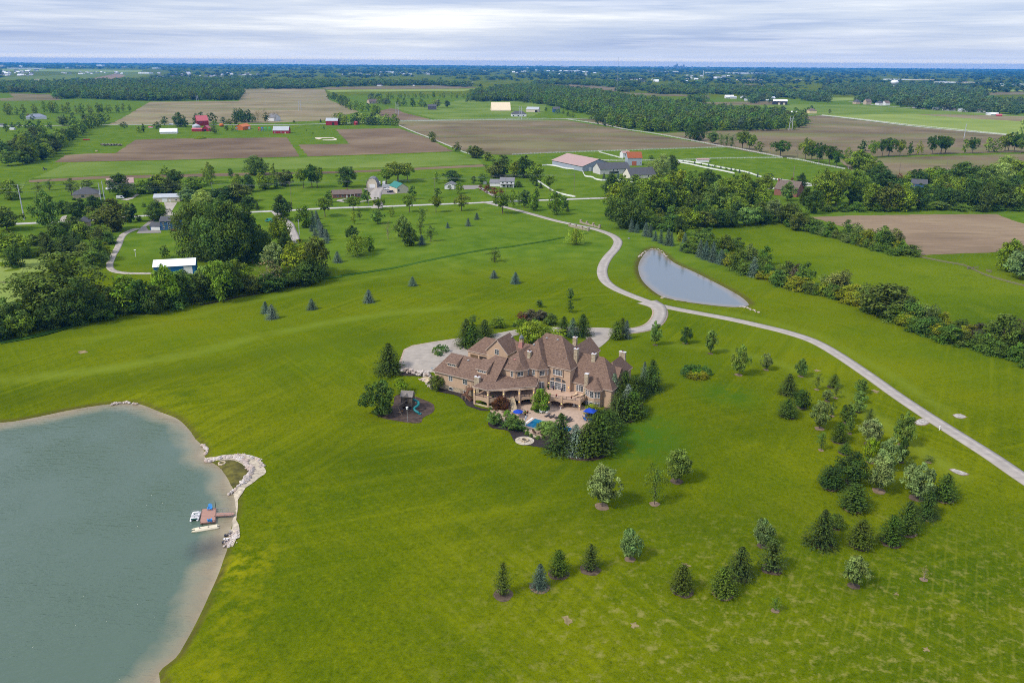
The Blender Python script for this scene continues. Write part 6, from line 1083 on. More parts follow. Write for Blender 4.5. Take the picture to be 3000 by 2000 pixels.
def bld(name,label,cat,k,pts,depth,wh,rh,roof,wm,rm,wins=(),doors=(),ov=.4,chimney=None,group=None,porch=None,h0=None):
    """pts: two base pixels of the long front wall (left, right)"""
    a,b=[GP(*p) for p in q(k,pts)]; w=math.dist(a[:2],b[:2]); ang=math.atan2(b[1]-a[1],b[0]-a[0]); z=min(a[2],b[2])-.1
    r=empty(name,(a[0],a[1],z),ang,label,cat,group)
    gz=wh+rh
    if roof=='gable':   # ridge along the front
        MB().prism([(0,0),(w,0),(w,depth),(0,depth)],0,wh).build('wall',wm,r); g=MB()
        g.add([(0,0.02,wh-.02),(0,depth-.02,wh-.02),(0,depth/2,gz-.1),(w,0.02,wh-.02),(w,depth-.02,wh-.02),(w,depth/2,gz-.1)],[(0,1,2),(3,5,4)]); g.build('gable',wm,r)
        e=ov*rh/(depth/2); T=.14; F=MB()
        for s in (0,1):
            y0=-ov if s==0 else depth+ov; A=[(-ov,y0,wh-e),(w+ov,y0,wh-e),(w+ov,depth/2,gz),(-ov,depth/2,gz)]; B=[(p[0],p[1],p[2]+T) for p in A]
            F.add(A+B,[(0,3,2,1),(4,5,6,7),(0,1,5,4),(1,2,6,5),(3,0,4,7)] if s==0 else [(0,1,2,3),(7,6,5,4),(4,5,1,0),(5,6,2,1),(7,4,0,3)])
        F.build('roof',rm,r)
    elif roof=='front':  # ridge runs back from the front wall
        MB().prism([(0,0),(w,0),(w,depth),(0,depth)],0,wh).build('wall',wm,r); MB().add([(0.02,0,wh-.02),(w-.02,0,wh-.02),(w/2,0,gz-.1),(0.02,depth,wh-.02),(w-.02,depth,wh-.02),(w/2,depth,gz-.1)],[(0,1,2),(3,5,4)]).build('gable',wm,r)
        e=ov*rh/(w/2); T=.14; F=MB()
        for s in (0,1):
            x0=-ov if s==0 else w+ov; A=[(x0,-ov,wh-e),(w/2,-ov,gz),(w/2,depth+ov,gz),(x0,depth+ov,wh-e)]; B=[(p[0],p[1],p[2]+T) for p in A]
            F.add(A+B,[(0,3,2,1),(4,5,6,7),(0,1,5,4),(3,0,4,7),(2,3,7,6)] if s==0 else [(0,1,2,3),(7,6,5,4),(4,5,1,0),(7,4,0,3),(6,7,3,2)])
        F.build('roof',rm,r)
    elif roof=='hip':
        MB().prism([(0,0),(w,0),(w,depth),(0,depth)],0,wh).build('wall',wm,r); m=min(w,depth)/2; E=[(-ov,-ov,wh),(w+ov,-ov,wh),(w+ov,depth+ov,wh),(-ov,depth+ov,wh)]
        if w>=depth: R0,R1=(m,depth/2,gz),(w-m,depth/2,gz); fs=[(0,1,5,4),(1,2,5),(2,3,4,5),(3,0,4),(0,3,2,1)]
        else: R0,R1=(w/2,m,gz),(w/2,depth-m,gz); fs=[(0,1,4),(1,2,5,4),(2,3,5),(3,0,4,5),(0,3,2,1)]
        MB().add(E+[R0,R1],fs).build('roof',rm,r)
    elif roof in('gambrel','arch'):
        N=9; prof=[(0,0),(0,wh),(w*.1,wh+rh*.5),(w*.24,wh+rh*.82),(w*.5,gz),(w*.76,wh+rh*.82),(w*.9,wh+rh*.5),(w,wh),(w,0)]
        if roof=='arch': prof=[(w*.5-w*.5*math.cos(math.pi*i/N)*(1 if i not in(0,N) else 1),wh*.0+gz*math.sin(math.pi*i/N)**.62) for i in range(N+1)]
        n=len(prof); MB().add([(x,0,zz) for x,zz in prof]+[(x,depth,zz) for x,zz in prof],[tuple(range(n)),tuple(range(n,2*n))[::-1]]).build('wall',wm,r)
        f=MB(); c=(w/2,gz*.4); o=[(c[0]+(x-c[0])*1.03,max(0,c[1]+(zz-c[1])*1.03)) for x,zz in prof]; f.add([(x,-.25,zz) for x,zz in o]+[(x,depth+.25,zz) for x,zz in o],[(i,n+i,n+i+1,i+1) for i in range(n-1)]); f.build('roof',rm,r)
    for (x0,x1,z0,z1) in wins:
        x0*=w;x1*=w; f=MB(); f.box(x0-.1,-.09,z0-.1,x1+.1,-.002,z1+.1); fo=f.build('window',WHITE,r); MB().poly([(x0,-.10,z0),(x1,-.10,z0),(x1,-.10,z1),(x0,-.10,z1)]).build('pane',GL,fo)
    for (x0,x1,z1,dm) in doors: MB().box(x0*w,-.06,.05,x1*w,-.002,z1).build('door',dm,r)
    if chimney: x,y,hh=chimney; MB().box(x*w-.45,y*depth-.4,wh*.5,x*w+.45,y*depth+.4,hh).build('chimney',CAPM if wm is not REDB else REDB,r)
    if porch: x0,x1,d,zz=porch; MB().box(x0*w,-d,zz,x1*w,-.01,zz+.18).build('porch_roof',rm,r); [MB().box(x-.1,-d+.05,0,x+.1,-d+.25,zz).build('porch_post',WHITE,r) for x in (x0*w+.15,x1*w-.15,(x0+x1)/2*w)]
    return r
D_W,D_D=WHITE,DARKIN
bld('storage_barn','blue metal storage barn with a bright white roof above the ditch','barn',L1,'1290,1022 1636,1002',11,4.6,2.2,'gable',BLUEM,METW,doors=((.72,.93,3.9,D_W),))
bld('house','blue two-storey house with grey roof at the bend of the gravel lane','house',L1,'1343,640 1500,636',9,5.6,2.2,'gable',BLUEW2,SLATE,wins=((.12,.2,3.6,4.7),(.42,.5,3.6,4.7),(.78,.87,3.6,4.7),(.14,.22,1,2.1),(.45,.53,1,2.1),(.74,.92,.6,2.3)))
bld('garage','low blue garage with white door beside the blue two-storey house','garage',L1,'1254,640 1342,640',8,2.8,1.6,'gable',BLUEW2,SLATE,doors=((.1,.95,2.3,D_W),))
bld('wood_deck','red timber deck behind the blue two-storey house','deck',L1,'1430,648 1480,645',3,.9,.05,'hip',WOODR,WOODR)
bld('workshop','cream workshop with grey metal roof and white roller door','workshop',L1,'1286,408 1503,402',10,3.6,2.0,'gable',CREAMW,METG,wins=((.83,.89,1.2,2.2),),doors=((.32,.52,3.,D_W),(.6,.65,2.2,D_W)))
bld('house','long dark-roofed house beside the pair of steel poles','house',L1,'612,378 840,365',16,3.,4.4,'hip',TANW,SLATE,wins=((.3,.42,1,2.2),),chimney=(.3,.5,7.5))
bld('barn','cream barn with a pink metal roof behind the dark-roofed house','barn',L1,'896,298 1120,288',14,4.6,3.2,'gable',CREAMW,METP,doors=((.12,.26,3.6,D_W),))
bld('house','dark-roofed house half hidden in trees by the gravel lane','house',L1,'665,612 760,606',9,2.8,3.,'hip',TANW,SLATE)
bld('ranch_house','long red brick ranch house with brown roof beside the county road','house',L2,'1262,440 1550,428',10,3.,2.6,'gable',REDB,BRNR,wins=((.14,.2,1,2.2),(.3,.37,1,2.2),(.55,.66,.9,2.3),(.84,.94,1,2.2)),doors=((.46,.5,2.2,D_W),),chimney=(.52,.5,6.6),porch=(.44,.74,1.6,2.7))
bld('gambrel_barn','white round-topped barn with a wide white door beside the brick ranch','barn',L2,'1592,338 1698,338',13,3.4,4.8,'gambrel',CREAMW,MIDR,doors=((.28,.82,3.2,D_W),))
bld('shop','cream pole building with a teal green roof by the white yard','shed',L2,'1893,394 2005,386',17,4.6,3.2,'front',CREAMW,TEAL,wins=((.1,.22,1.5,3.5),))
bld('garage','small pale garage with grey roof between the yard trees','garage',L3,'345,418 440,420',11,3.4,2.0,'front',WHITEW,MIDR)
bld('house','white two-storey house with long grey roof and front porch','house',L3,'890,400 1028,402',9,5.4,2.6,'gable',WHITEW,MIDR,wins=((.15,.25,3.5,4.7),(.45,.55,3.5,4.7),(.75,.85,3.5,4.7),(.2,.35,.8,2.2),(.7,.82,.8,2.2)),doors=((.5,.58,2.2,DARKIN),),porch=(.02,.98,2.,2.8))
bld('garage','white garage wing joined to the white two-storey house','garage',L3,'790,390 888,392',9,3.2,2.4,'gable',WHITEW,MIDR)
bld('garden_shed','tiny white garden shed behind the white two-storey house','shed',L3,'725,366 758,366',3,2.,1.2,'front',WHITEW,MIDR)
bld('riding_arena','huge low riding arena with a pink metal roof and grey blue gable','barn',L3,'1700,245 2010,225',58,5.2,6.,'front',GREYW,METP,doors=((.2,.28,3.6,D_W),),ov=.8)
bld('horse_barn','tall grey barn with an orange roof in the white-fenced farm','barn',L3,'2145,186 2285,186',15,8.,5.2,'gable',GREYW,ORNG,wins=((.86,.91,2,3.4),),doors=((.3,.62,4.6,M('orange_door',(.35,.10,.05),.7,.1,1.)),))
bld('shed','small shed with a pink roof peeping behind the orange-roofed barn','shed',L3,'2100,108 2170,106',9,5,2,'gable',WHITEW,METP)
bld('farmhouse','pale farmhouse with wide grey roof and broad gable behind three spruces','house',L3,'1875,275 2170,262',16,5.,5.,'gable',C('pale_siding',.5,.49,.46),SLATE,wins=((.42,.45,3.,4.6),(.55,.58,3.,4.6),(.3,.62,.6,2.6)))
bld('farmhouse_gable','front gable of the pale farmhouse','house',L3,'1930,282 2150,276',5,3.6,4.6,'front',C('pale_siding',.5,.49,.46),SLATE,wins=((.40,.45,4.4,6.2),(.56,.61,4.4,6.2))) if False else None
bld('stable','white stable with dark roof at the corner of the white fence','stable',L3,'2170,318 2420,306',14,3.6,5.6,'gable',C('cream_stable',.62,.57,.48),SLATE,wins=((.7,.74,1.2,2.6),(.85,.89,1.2,2.6)))
bld('animal_shelter','small white run-in shelter with a pink roof in the paddock','shed',L4,'812,118 932,120',7,2.8,1.,'gable',WHITEW,METP)
bld('brick_house','brown brick house with tall chimney among the wood trees','house',L4,'1570,440 1790,465',13,5.4,6.4,'gable',REDB,BRNR,wins=((.3,.36,3.5,4.8),(.55,.7,.8,2.4)),chimney=(.02,.4,13.))
bld('house','dark blue house with slate roof deep in the wood','house',L5,'1050,305 1180,312',11,5.6,3.2,'gable',BLUEW2,SLATE,wins=((.05,.2,3.6,4.9),(.05,.2,.9,2.1)))
# red farm
bld('red_barn','tall red barn with a red metal roof at the hub of the red farm','barn',R5,'1703,615 1800,612',20,8,7.5,'gable',REDW,METRED,wins=((.2,.26,4,5.4),))
bld('red_barn','low red barn beside the grain bin','barn',R5,'1742,662 1800,662',14,4.4,3.6,'front',REDW,METRED,doors=((.3,.6,3.4,DARKIN),))
bld('red_shed','long red lean-to shed in front of the grain bin','shed',R5,'1652,664 1740,664',9,3.4,1.6,'gable',REDW,METRED)
gb=empty('grain_bin',GP(*q(R5,'1694,648')[0]),0,'round grey steel grain bin between the red barns','grain bin'); MB().lathe((0,0,0),[(6.,0),(6.,6.)],20).build('bin_wall',C('galvanised_steel',.36,.39,.43,r=.45),gb); MB().lathe((0,0,6.),[(6.2,0),(3.,1.7),(.6,2.8)],20).build('roof',METG,gb)
bld('greenhouse','long white greenhouse on the grass of the red farm','greenhouse',R5,'1378,684 1526,682',12,3.0,4.2,'gable',WHITEW,METW)
bld('orange_shed','bright orange open-fronted shed by the play equipment','shed',R5,'2092,652 2160,640',12,5,3.4,'gable',ORW,C('orange_roof_metal',.56,.16,.04),doors=((.7,.95,3.5,D_W),))
bld('red_barn','long red barn with a grey roof beside the ploughed field','barn',R6,'0,681 135,681',15,4.6,5.4,'gable',REDW,METG,wins=((.1,.16,1.4,2.8),(.5,.54,1.4,2.8)),doors=((.75,.8,2.4,D_W),))
bld('red_barn','red pole barn with grey roof alone beside the copse','barn',R6,'455,609 557,609',22,7,4,'gable',REDW,METG,doors=((.52,.72,4.6,DARKIN),))
bld('red_shed','tiny red shed at the foot of the copse','shed',R6,'712,607 729,606',6,4,2,'gable',REDW,METRED)
bld('fabric_building','tall cream fabric-covered storage hall in the green fields','hall',R6,'1884,486 2048,486',34,2.,15.5,'gable',FAB,FAB,ov=.1)
bld('house','white farmhouse with dark roof on the white road','house',R6,'2055,535 2182,535',15,5,5.5,'hip',WHITEW,SLATE,wins=((.1,.16,1,3),(.4,.5,1,3),(.75,.82,1,3)))
bld('cream_shed','cream metal shed with grey roof beyond the white farmhouse','shed',R6,'2180,496 2284,498',22,6,4.4,'gable',CREAMW,METG,doors=((.72,.95,4.6,DARKIN),))
bld('house','small blue house beside the great wood','house',R7,'356,500 412,500',14,7,4.4,'gable',BLUEW2,SLATE)
bld('house','gabled tan house on the lawn between hedges','house',R6,'830,424 902,422',14,5,6,'gable',TANW,BRNR,wins=((.1,.2,1,3),(.5,.6,1,3)))
bld('house','dark timber house at the corner of the copse','house',R6,'1334,476 1408,476',18,7,4.4,'gable',C('dark_timber',.09,.085,.11),SLATE)
bld('house','white farmhouse in the shade of the farm copse','house',R6,'8,574 66,570',16,6,6.,'front',WHITEW,MIDR)
bld('house','long grey-roofed bungalow by the open grove','house',R5,'225,560 402,556',18,4,5,'hip',WHITEW,C('blue_grey_roof',.20,.22,.28))
bld('black_barn','black barn with a white roof beyond the stubble','barn',R8,'190,432 312,434',30,9,4.,'gable',BLACKW,METW,doors=((.35,.5,5,CREAMW),(.7,.85,5,CREAMW)))
bld('house','small yellow house by the blue garden pool','house',R8,'503,508 566,508',16,6,5,'hip',C('yellow_siding',.62,.50,.30),BRNR)
bld('house','cream house among trees at the head of the hay field','house',R8,'965,430 992,432',16,8,6,'front',TANW,BRNR); bld('house','grey-roofed house at the head of the hay field','house',R8,'905,428 942,428',18,6,6,'hip',TANW,SLATE)
bld('house','white cottage at the end of the tree line','house',R8,'1158,438 1198,438',18,6,5,'gable',WHITEW,BRNR); bld('house','grey bungalow before the silver trees','house',R8,'1100,436 1146,436',18,5,5,'hip',WHITEW,SLATE)
# homes strung along the distant lane: many look-alikes, built once and copied
def rows(k,s,grp,label,roofs,wall=WHITEW,sc=(1,1)):
    for i,it in enumerate(s.split(';')):
        x,y,w=(float(v) for v in it.split()); p=GP(*q(k,f'{x},{y}')[0]); m=mpp(p)*w/k[2]
        rm=roofs[i%len(roofs)]; key=('home',rm.name,wall.name)
        if key not in _HM:
            b=MB(); b.prism([(-.5,-.32),(.5,-.32),(.5,.32),(-.5,.32)],0,.26); me=b.mesh('home_walls',wall); me.materials.append(rm)
            f=MB(); 
            bb=bmesh.new(); bb.from_mesh(me); v=[bb.verts.new(c) for c in ((-.54,-.38,.24),(.54,-.38,.24),(.54,.38,.24),(-.54,.38,.24),(-.54,0,.5),(.54,0,.5))]
            for a in ((0,1,5,4),(2,3,4,5),(1,2,5),(3,0,4)): bb.faces.new([v[j] for j in a]).material_index=1
            bb.to_mesh(me); bb.free(); _HM[key]=me
        o=link('house',_HM[key],label=label,cat='house',group=grp); o.location=p; o.scale=(m,m*.9,m*.8); o.rotation_euler=(0,0,random.uniform(-.5,.5))
_HM={}
rows(R8,'1410 462 30;1480 468 36;1590 475 52;1680 478 60;1740 482 40;1815 490 56;1870 492 50;1985 494 64;2050 520 50;2180 480 40','homes along the lane past the hay field','low home in the row along the lane past the hay field',[SLATE,BRNR,METG])
rows(R8,'1865 490 30;2135 530 44;2190 478 30','red sheds among the lane homes','small red outbuilding among the lane homes',[METRED],REDW)
rows(R8,'2075 524 60;2110 515 34;370 505 44;180 380 40;140 400 30','white outbuildings across the hay field','white outbuilding beyond the stubble fields',[METW])
rows(R7,'1870 378 70;1905 380 50;1990 375 45;2065 375 40;2240 382 45;2020 398 40;1865 372 36','white farm buildings past the great wood','white farm building beyond the great wood',[METW,METG])
rows(R5,'20 620 60;110 648 44;300 692 50;355 668 44;1475 608 34;1300 632 34','farm outbuildings by the field hedge','small outbuilding near the long field hedge',[SLATE,METG,METRED])
rows(R6,'195 288 30;232 290 26;280 288 46;920 272 44;1212 270 16;1380 270 16;1690 262 60','farm buildings behind the stubble fields','small farm building behind the far stubble',[METW,SLATE])
def town(k,x0,x1,y0,y1,n,wmin,wmax,grp,label,roofs,seed):
    R=random.Random(seed); rows(k,';'.join(f'{R.uniform(x0,x1):.0f} {R.uniform(y0,y1):.1f} {R.uniform(wmin,wmax):.0f}' for _ in range(n)),grp,label,roofs)
PALE_R=C('pale_roof',.42,.42,.46)
town(R5,0,330,140,186,44,14,34,'houses of the new subdivision','pale house of the new subdivision on the far plain',[SLATE,PALE_R,METW],1); town(R5,520,1050,148,170,30,12,24,'houses of the new subdivision','pale house of the new subdivision on the far plain',[SLATE,PALE_R,METW],2)
town(R5,1350,2250,160,206,60,14,30,'grey-roofed houses of the second subdivision','grey-roofed house of the second far subdivision',[PALE_R,SLATE],3); town(R6,560,1450,150,180,50,12,28,'houses of the middle distance town','small house in the middle of the far woodland',[SLATE,PALE_R],4); town(R7,900,1260,215,240,16,18,40,'large houses before the blue woods','large pale house before the blue woods',[SLATE,METW],5); town(R7,0,800,140,190,30,10,24,'houses scattered in the blue woods','tiny pale house scattered in the blue woods',[PALE_R,METW],6); town(R7,1480,1950,180,240,20,12,34,'houses scattered in the blue woods','tiny pale house scattered in the blue woods',[PALE_R,METW],7)
WHS=[(R5,0,45,108,20),(R5,165,200,112,20),(R5,60,500,122,7),(R5,655,740,106,10),(R5,828,912,104,18),(R5,1190,1300,166,15),(R5,1030,1100,112,8),(R5,1310,1385,122,9),(R5,560,640,120,6),(R5,280,360,225,14),(R6,958,1116,156,9),(R6,1810,1834,142,7),(R6,2160,2200,116,7),(R6,2105,2180,150,8),(R7,446,600,147,10),(R7,1085,1270,148,7),(R7,1680,1870,162,8),(R7,1910,2160,166,10),(R7,1962,2140,226,13),(R7,1290,1420,150,6),(R7,98,140,116,6),(R7,420,486,114,12),(R8,1190,1340,220,9),(R8,1645,1780,246,10),(R8,1790,1990,246,8),(R8,2130,2170,272,22),(R8,2235,2352,268,16),(R8,1380,1560,222,6),(R8,390,430,222,6),(R8,0,85,222,10)]
WSIDE=('town','blue woods')
for i,(k,x0,x1,y,hp) in enumerate(WHS):
    a=G(*q(k,f'{x0},{y}')[0]); b=G(*q(k,f'{x1},{y}')[0]); m=mpp(a); w=b[0]-a[0]; h=max(5,hp/k[2]*m*.8)
    o=MB().box(0,0,0,w,min(w,90),h).box(w*.06,-1,h*.0,w*.30,0,h*.6).box(w*.45,5,h,w*.6,min(w,90)*.5,h*1.12).build('warehouse',METW if i%3 else CREAMW,label='pale warehouse roof strip in the far %s'%('plain of the subdivision' if k is R5 else 'hazy blue woods'),cat='warehouse',group='pale warehouses in the far distance'); o.location=a
# distant skyline, water tower, masts
SKY=M('hazed_tower',(.20,.23,.28),.7,.1,.01)
for i,(x,t,w) in enumerate(((1318,103,6),(1345,98,10),(1372,104,6),(1395,92,7),(1408,88,8),(1420,78,10),(1434,100,8),(1450,97,9),(1462,95,7),(1478,86,9),(1500,103,8),(1550,99,10),(1690,103,26),(2095,112,10))):
    p=G(*q(R7,f'{x},118')[0]); p=(p[0]*17000/p[1],17000,0); m=17000/F; h=max(30,zat(160+t/2.94,p)); w2=w/2.94*m
    b=MB().box(-w2/2,-30,0,w2/2,30,h*.82).box(-w2*.34,-22,h*.82,w2*.34,22,h*.95).box(-w2*.1,-8,h*.95,w2*.1,8,h); b.build('skyscraper',SKY,label='tiny hazy skyscraper of the city skyline on the horizon',cat='skyscraper',group='skyscrapers on the horizon',loc=p)
wt=empty('water_tower',(lambda p:(p[0],p[1],0))(G(*q(R8,'1228,300')[0])),0,'white bulb-shaped water tower rising above the distant woods','water tower')
p_=wt.location; zb=zat(160+262/2.94,p_); zt=zat(160+219/2.94,p_); rr=33/2.94*mpp(p_); MB().lathe((0,0,0),[(rr*.32,0),(rr*.2,4),(rr*.2,zb)],14).build('stem',METW,wt); MB().lathe((0,0,zb),[(rr*.2,-2),(rr*.6,(zt-zb)*.15),(rr,(zt-zb)*.5),(rr*.92,(zt-zb)*.72),(rr*.6,(zt-zb)*.93),(rr*.1,(zt-zb))],20).build('tank',METW,wt,sm=True)
for k,x,yb,yt,label in ((R7,911,150,26,'thin radio mast crossing the horizon'),(R7,1645,205,138,'pale communication tower in the blue woods')):
    p=G(*q(k,f'{x},{yb}')[0]); 
    if x==911: p=(p[0]*2900/p[1],2900,0)
    h=zat(160+yt/2.94,p); o=empty('radio_mast',p,0,label,'mast'); s=.55 if x==911 else 3; b=MB()
    for a in range(3): b.bar((s*math.cos(a*2.1),s*math.sin(a*2.1),0),(s*.25*math.cos(a*2.1),s*.25*math.sin(a*2.1),min(h,128)),.3 if x==911 else 1.2)
    for zz in np.linspace(3,min(h,128)-1,14): b.bar((-s*.5,0,zz),(s*.5,0,zz+2),.2)
    b.build('lattice',METW if x!=911 else METG,o)
# ================================================================ POLES AND LINES
STEELP=C('galvanised_pole',.40,.42,.46,r=.6); WOODP=C('grey_timber_pole',.20,.16,.125); CABLE=C('cable_grey',.22,.24,.26)
def pole(k,xb,yb,xt,yt,label,mat,r,arms=(),name='utility_pole',grp=None,lean=True):
    p=GP(*q(k,f'{xb},{yb}')[0]); h=zat(k[1]+yt/k[2],p)-p[2]; h=min(h,40); o=empty(name,p,0,label,'pole',grp); MB().tube([(0,0,-.2),(0,0,h)],[r,r*.6],8).build('shaft',mat,o)
    for (f,w,a) in arms: MB().bar((-w/2*math.cos(a),-w/2*math.sin(a),h*f),(w/2*math.cos(a),w/2*math.sin(a),h*f),.16,.2).build('crossarm',mat,o)
    return o,(p[0],p[1],p[2]+h)
def lines(name,A,B,n,label,sag=.03,r=.035,off=.9):
    b=MB()
    for i in range(n):
        a=Vector(A)-Vector((0,0,i*off)); c=Vector(B)-Vector((0,0,i*off)); L=(c-a).length; N=12; b.tube([tuple(a.lerp(c,t/N)-Vector((0,0,4*sag*L*(t/N)*(1-t/N)))) for t in range(N+1)],r,4)
    return b.build(name,CABLE,label=label,cat='power line')
_,a0=pole(L1,205,557,152,260,'tall single steel transmission pole in the pale lawn',STEELP,.42,((.48,1.2,0),),'transmission_pole'); _,a1=pole(L1,853,448,824,245,'front pole of the pair of steel transmission poles',STEELP,.38,((.55,2.,0),),'transmission_pole'); _,a2=pole(L1,876,400,856,230,'rear pole of the pair of steel transmission poles',STEELP,.36,((.5,2.,0),),'transmission_pole')
_,a3=pole(L2,73,352,70,288,'short pale pole rising from the belt trees',STEELP,.25); _,a4=pole(L2,858,550,838,276,'brown timber utility pole beside the round street tree',WOODP,.17,((.93,2.2,0),)); _,a5=pole(L2,1611,516,1602,250,'timber utility pole before the white barn yard',WOODP,.17,((.93,2.2,0),)); _,a6=pole(L2,2265,415,2262,238,'utility pole between paired street trees',WOODP,.15,((.92,2,0),)); _,a7=pole(L3,947,458,945,275,'utility pole before the white two-storey house',WOODP,.16,((.92,2,0),)); _,a8=pole(L3,1617,500,1619,262,'tall pole on the lawn below the riding arena',WOODP,.18,((.92,2,0),))
_,b1=pole(L2,932,797,930,650,'grey pole with a transformer beside the spruce rows',STEELP,.2,((.96,.8,0),)); _,b2=pole(L4,1762,270,1770,155,'rusty pole by the brown brick house',WOODP,.2,((.3,2,0),)); _,b3=pole(L5,953,160,972,55,'tall rusty pole before the brown field',WOODP,.26,((.25,2.4,0),(.36,2,0))); _,b4=pole(L5,1345,140,1358,56,'rusty pole rising from the wood edge',WOODP,.26,((.3,2,0),)); _,b5=pole(L5,68,190,75,102,'slim pale pole in the fenced paddock',WOODP,.16,((.2,1.6,0),)); _,b6=pole(L5,530,130,534,84,'small pale pole at the paddock corner',STEELP,.2)
for (x,yb,yt,k,lab) in ((340,655,532,R8,'pale steel pylon at the end of the great wood'),(1834,725,598,R8,'lone steel pole in the stubble field'),(1070,518,410,R6,'twin-legged steel pylon in the brown corner field'),(232,488,388,R6,'twin-legged steel pylon in the wide stubble field'),(2130,560,445,R6,'steel pylon beside the white farmhouse'),(1700,398,352,R5,'steel pylon in front of the dense wood')):
    p=GP(*q(k,f'{x},{yb}')[0]); h=min(34,zat(k[1]+yt/k[2],p)-p[2]); o=empty('pylon',p,0,lab,'pylon'); b=MB(); w=5 if 'twin' in lab or 'pylon' in lab else .01
    for sx in ((-1,1) if w>1 else (0,)): b.tube([(sx*w/2,0,0),(sx*w/2*.8,0,h)],[.5,.34],6)
    b.build('shaft',STEELP,o)
    if w>1:
        MB().bar((-w*.75,0,h*.82),(w*.75,0,h*.82),.35).build('crossarm',STEELP,o); MB().bar((-w/2,0,h*.45),(w/2*.9,0,h*.8),.25).bar((w/2,0,h*.45),(-w/2*.9,0,h*.8),.25).build('brace',STEELP,o)
lines('power_line',a0,a1,3,'three sagging cables between the steel transmission poles',.012,.05,2.2); lines('power_line',(a0[0]-75,a0[1]+4,a0[2]-1),a0,3,'cables running past the single steel pole',.012,.05,2.2); lines('power_line',a1,a3,3,'cables from the pole pair to the short pale pole',.012,.045,1.6); lines('power_line',a3,a4,2,'cables over the tree belt to the timber pole',.014,.04); lines('power_line',a4,a5,2,'cables along the road past the brick ranch',.014,.04); lines('power_line',a5,a6,2,'cables passing the teal-roofed building',.014,.04); lines('power_line',a6,a7,2,'cables passing the small pale garage',.014,.04); lines('power_line',a7,a8,2,'cables over the paddock below the arena',.014,.04)
# ================================================================ FENCES
FW_=M('white_fence_paint',(.70,.70,.69),.6,.06,1.)
def fence(k,s,label,h=1.35,gap=3.,rails=3,mat=FW_,name='white_fence',solid=False,th=.09):
    P=[GP(*p)[:2] for p in q(k,s)]; P=smooth(P,5,False) if len(P)>3 else P; pb=MB(); rb=MB()
    S=[0]
    for a,c in zip(P[:-1],P[1:]): S.append(S[-1]+math.dist(a,c))
    n=max(2,int(S[-1]/gap)); pts=[]
    for i in range(n+1):
        s=S[-1]*i/n; x=float(np.interp(s,S,[p[0] for p in P])); y=float(np.interp(s,S,[p[1] for p in P])); pts.append((x,y,tz(x,y)))
    for p in pts: pb.box(p[0]-.09,p[1]-.09,p[2]-.1,p[0]+.09,p[1]+.09,p[2]+h+.08)
    for a,c in zip(pts[:-1],pts[1:]):
        if solid: rb.bar((a[0],a[1],a[2]+h*.52),(c[0],c[1],c[2]+h*.52),.05,h*.86)
        else:
            for r_ in range(rails): z=h*(.3+.66*r_/(rails-1)); rb.bar((a[0],a[1],a[2]+z),(c[0],c[1],c[2]+z),th*.6,.17)
    o=pb.build(name,mat,label=label,cat='fence'); rb.build('rail',mat,o); return o
fence(L3,'1308,188 1370,186 1440,195 1520,215 1600,225 1640,228','solid white fence from the field edge to the riding arena',1.5,2.6,solid=True); fence(L3,'1700,240 1720,285 1740,298 1800,306 1830,325 1900,336 1990,330 2080,338 2200,356','wavy solid white fence below the pale farmhouse',1.5,2.6,solid=True); fence(L3,'1250,338 1300,368 1370,415 1430,450 1520,478 1630,500','solid white fence sloping down to the county road',1.5,2.6,solid=True)
fence(L4,'610,122 720,138 900,178 1060,208 1180,234','front white fence of the spruce-lined farm lane',1.5,3.,solid=True); fence(L4,'630,108 760,122 900,145 1100,185 1300,222 1450,270 1640,300 1860,330 1990,350','rear white fence of the spruce-lined farm lane',1.5,3.,solid=True)
fence(R7,'0,866 300,852 720,838 755,842','white rail fence below the great brown field',1.5,4.,3,th=.16); fence(R7,'745,835 960,830 1300,818 1830,802','white rail fence between brown field and green paddock',1.5,4.,3,th=.16); fence(R7,'470,560 800,610 960,645 1200,680 1500,735 1830,800','white rail fence running down to the great oak',1.6,5.,3,th=.2); fence(R7,'1835,800 1900,806 2100,845 2320,888','white rail fence beneath the paddock trees',1.5,4.,3,th=.18); fence(R8,'310,897 440,915 600,950 810,990','white rail fence before the bunched field trees',1.5,4.,3,th=.18); fence(R7,'750,845 850,872 955,900','double white rail fence leading to the orange-roofed barn',1.5,3.,4,th=.16); fence(R7,'1430,915 1700,900 2000,895 2330,893','thin white rail fence across the green paddock',1.4,4.,3,th=.12); fence(R7,'740,912 890,918 1190,915 1430,912','thin white rail fence behind the orange-roofed barn',1.4,4.,3,th=.12)
fence(R6,'1080,612 1200,665 1330,715 1500,785 1600,830 1700,865','white rail fence between the two brown fields',1.5,4.,3,th=.18)
fence(R6,'1075,574 1500,567 1900,560 2352,554','white roadside fence along the far road',1.6,6.,3,th=.25); fence(R8,'610,524 1000,567 1400,612 1800,652 2200,692','white roadside fence between stubble and hay field',1.6,6.,3,th=.25)
fence(L5,'1520,970 1560,962 1610,962','short dark timber gate in the pasture corner',1.3,2.2,3,WOODP,'field_gate'); fence(L5,'1680,985 1720,995','second dark timber gate by the pasture trees',1.3,2.2,3,WOODP,'field_gate'); fence(L5,'1110,865 1300,905 1500,940 1540,960 1700,1030 1990,1110','thin wire fence along the pasture',1.,4.,3,WOODP,'wire_fence',th=.03); fence(L1,'-20,1088 150,1080 300,1068','low dark fence across the pale hay field',.9,3.,3,WOODP,'wire_fence',th=.05)
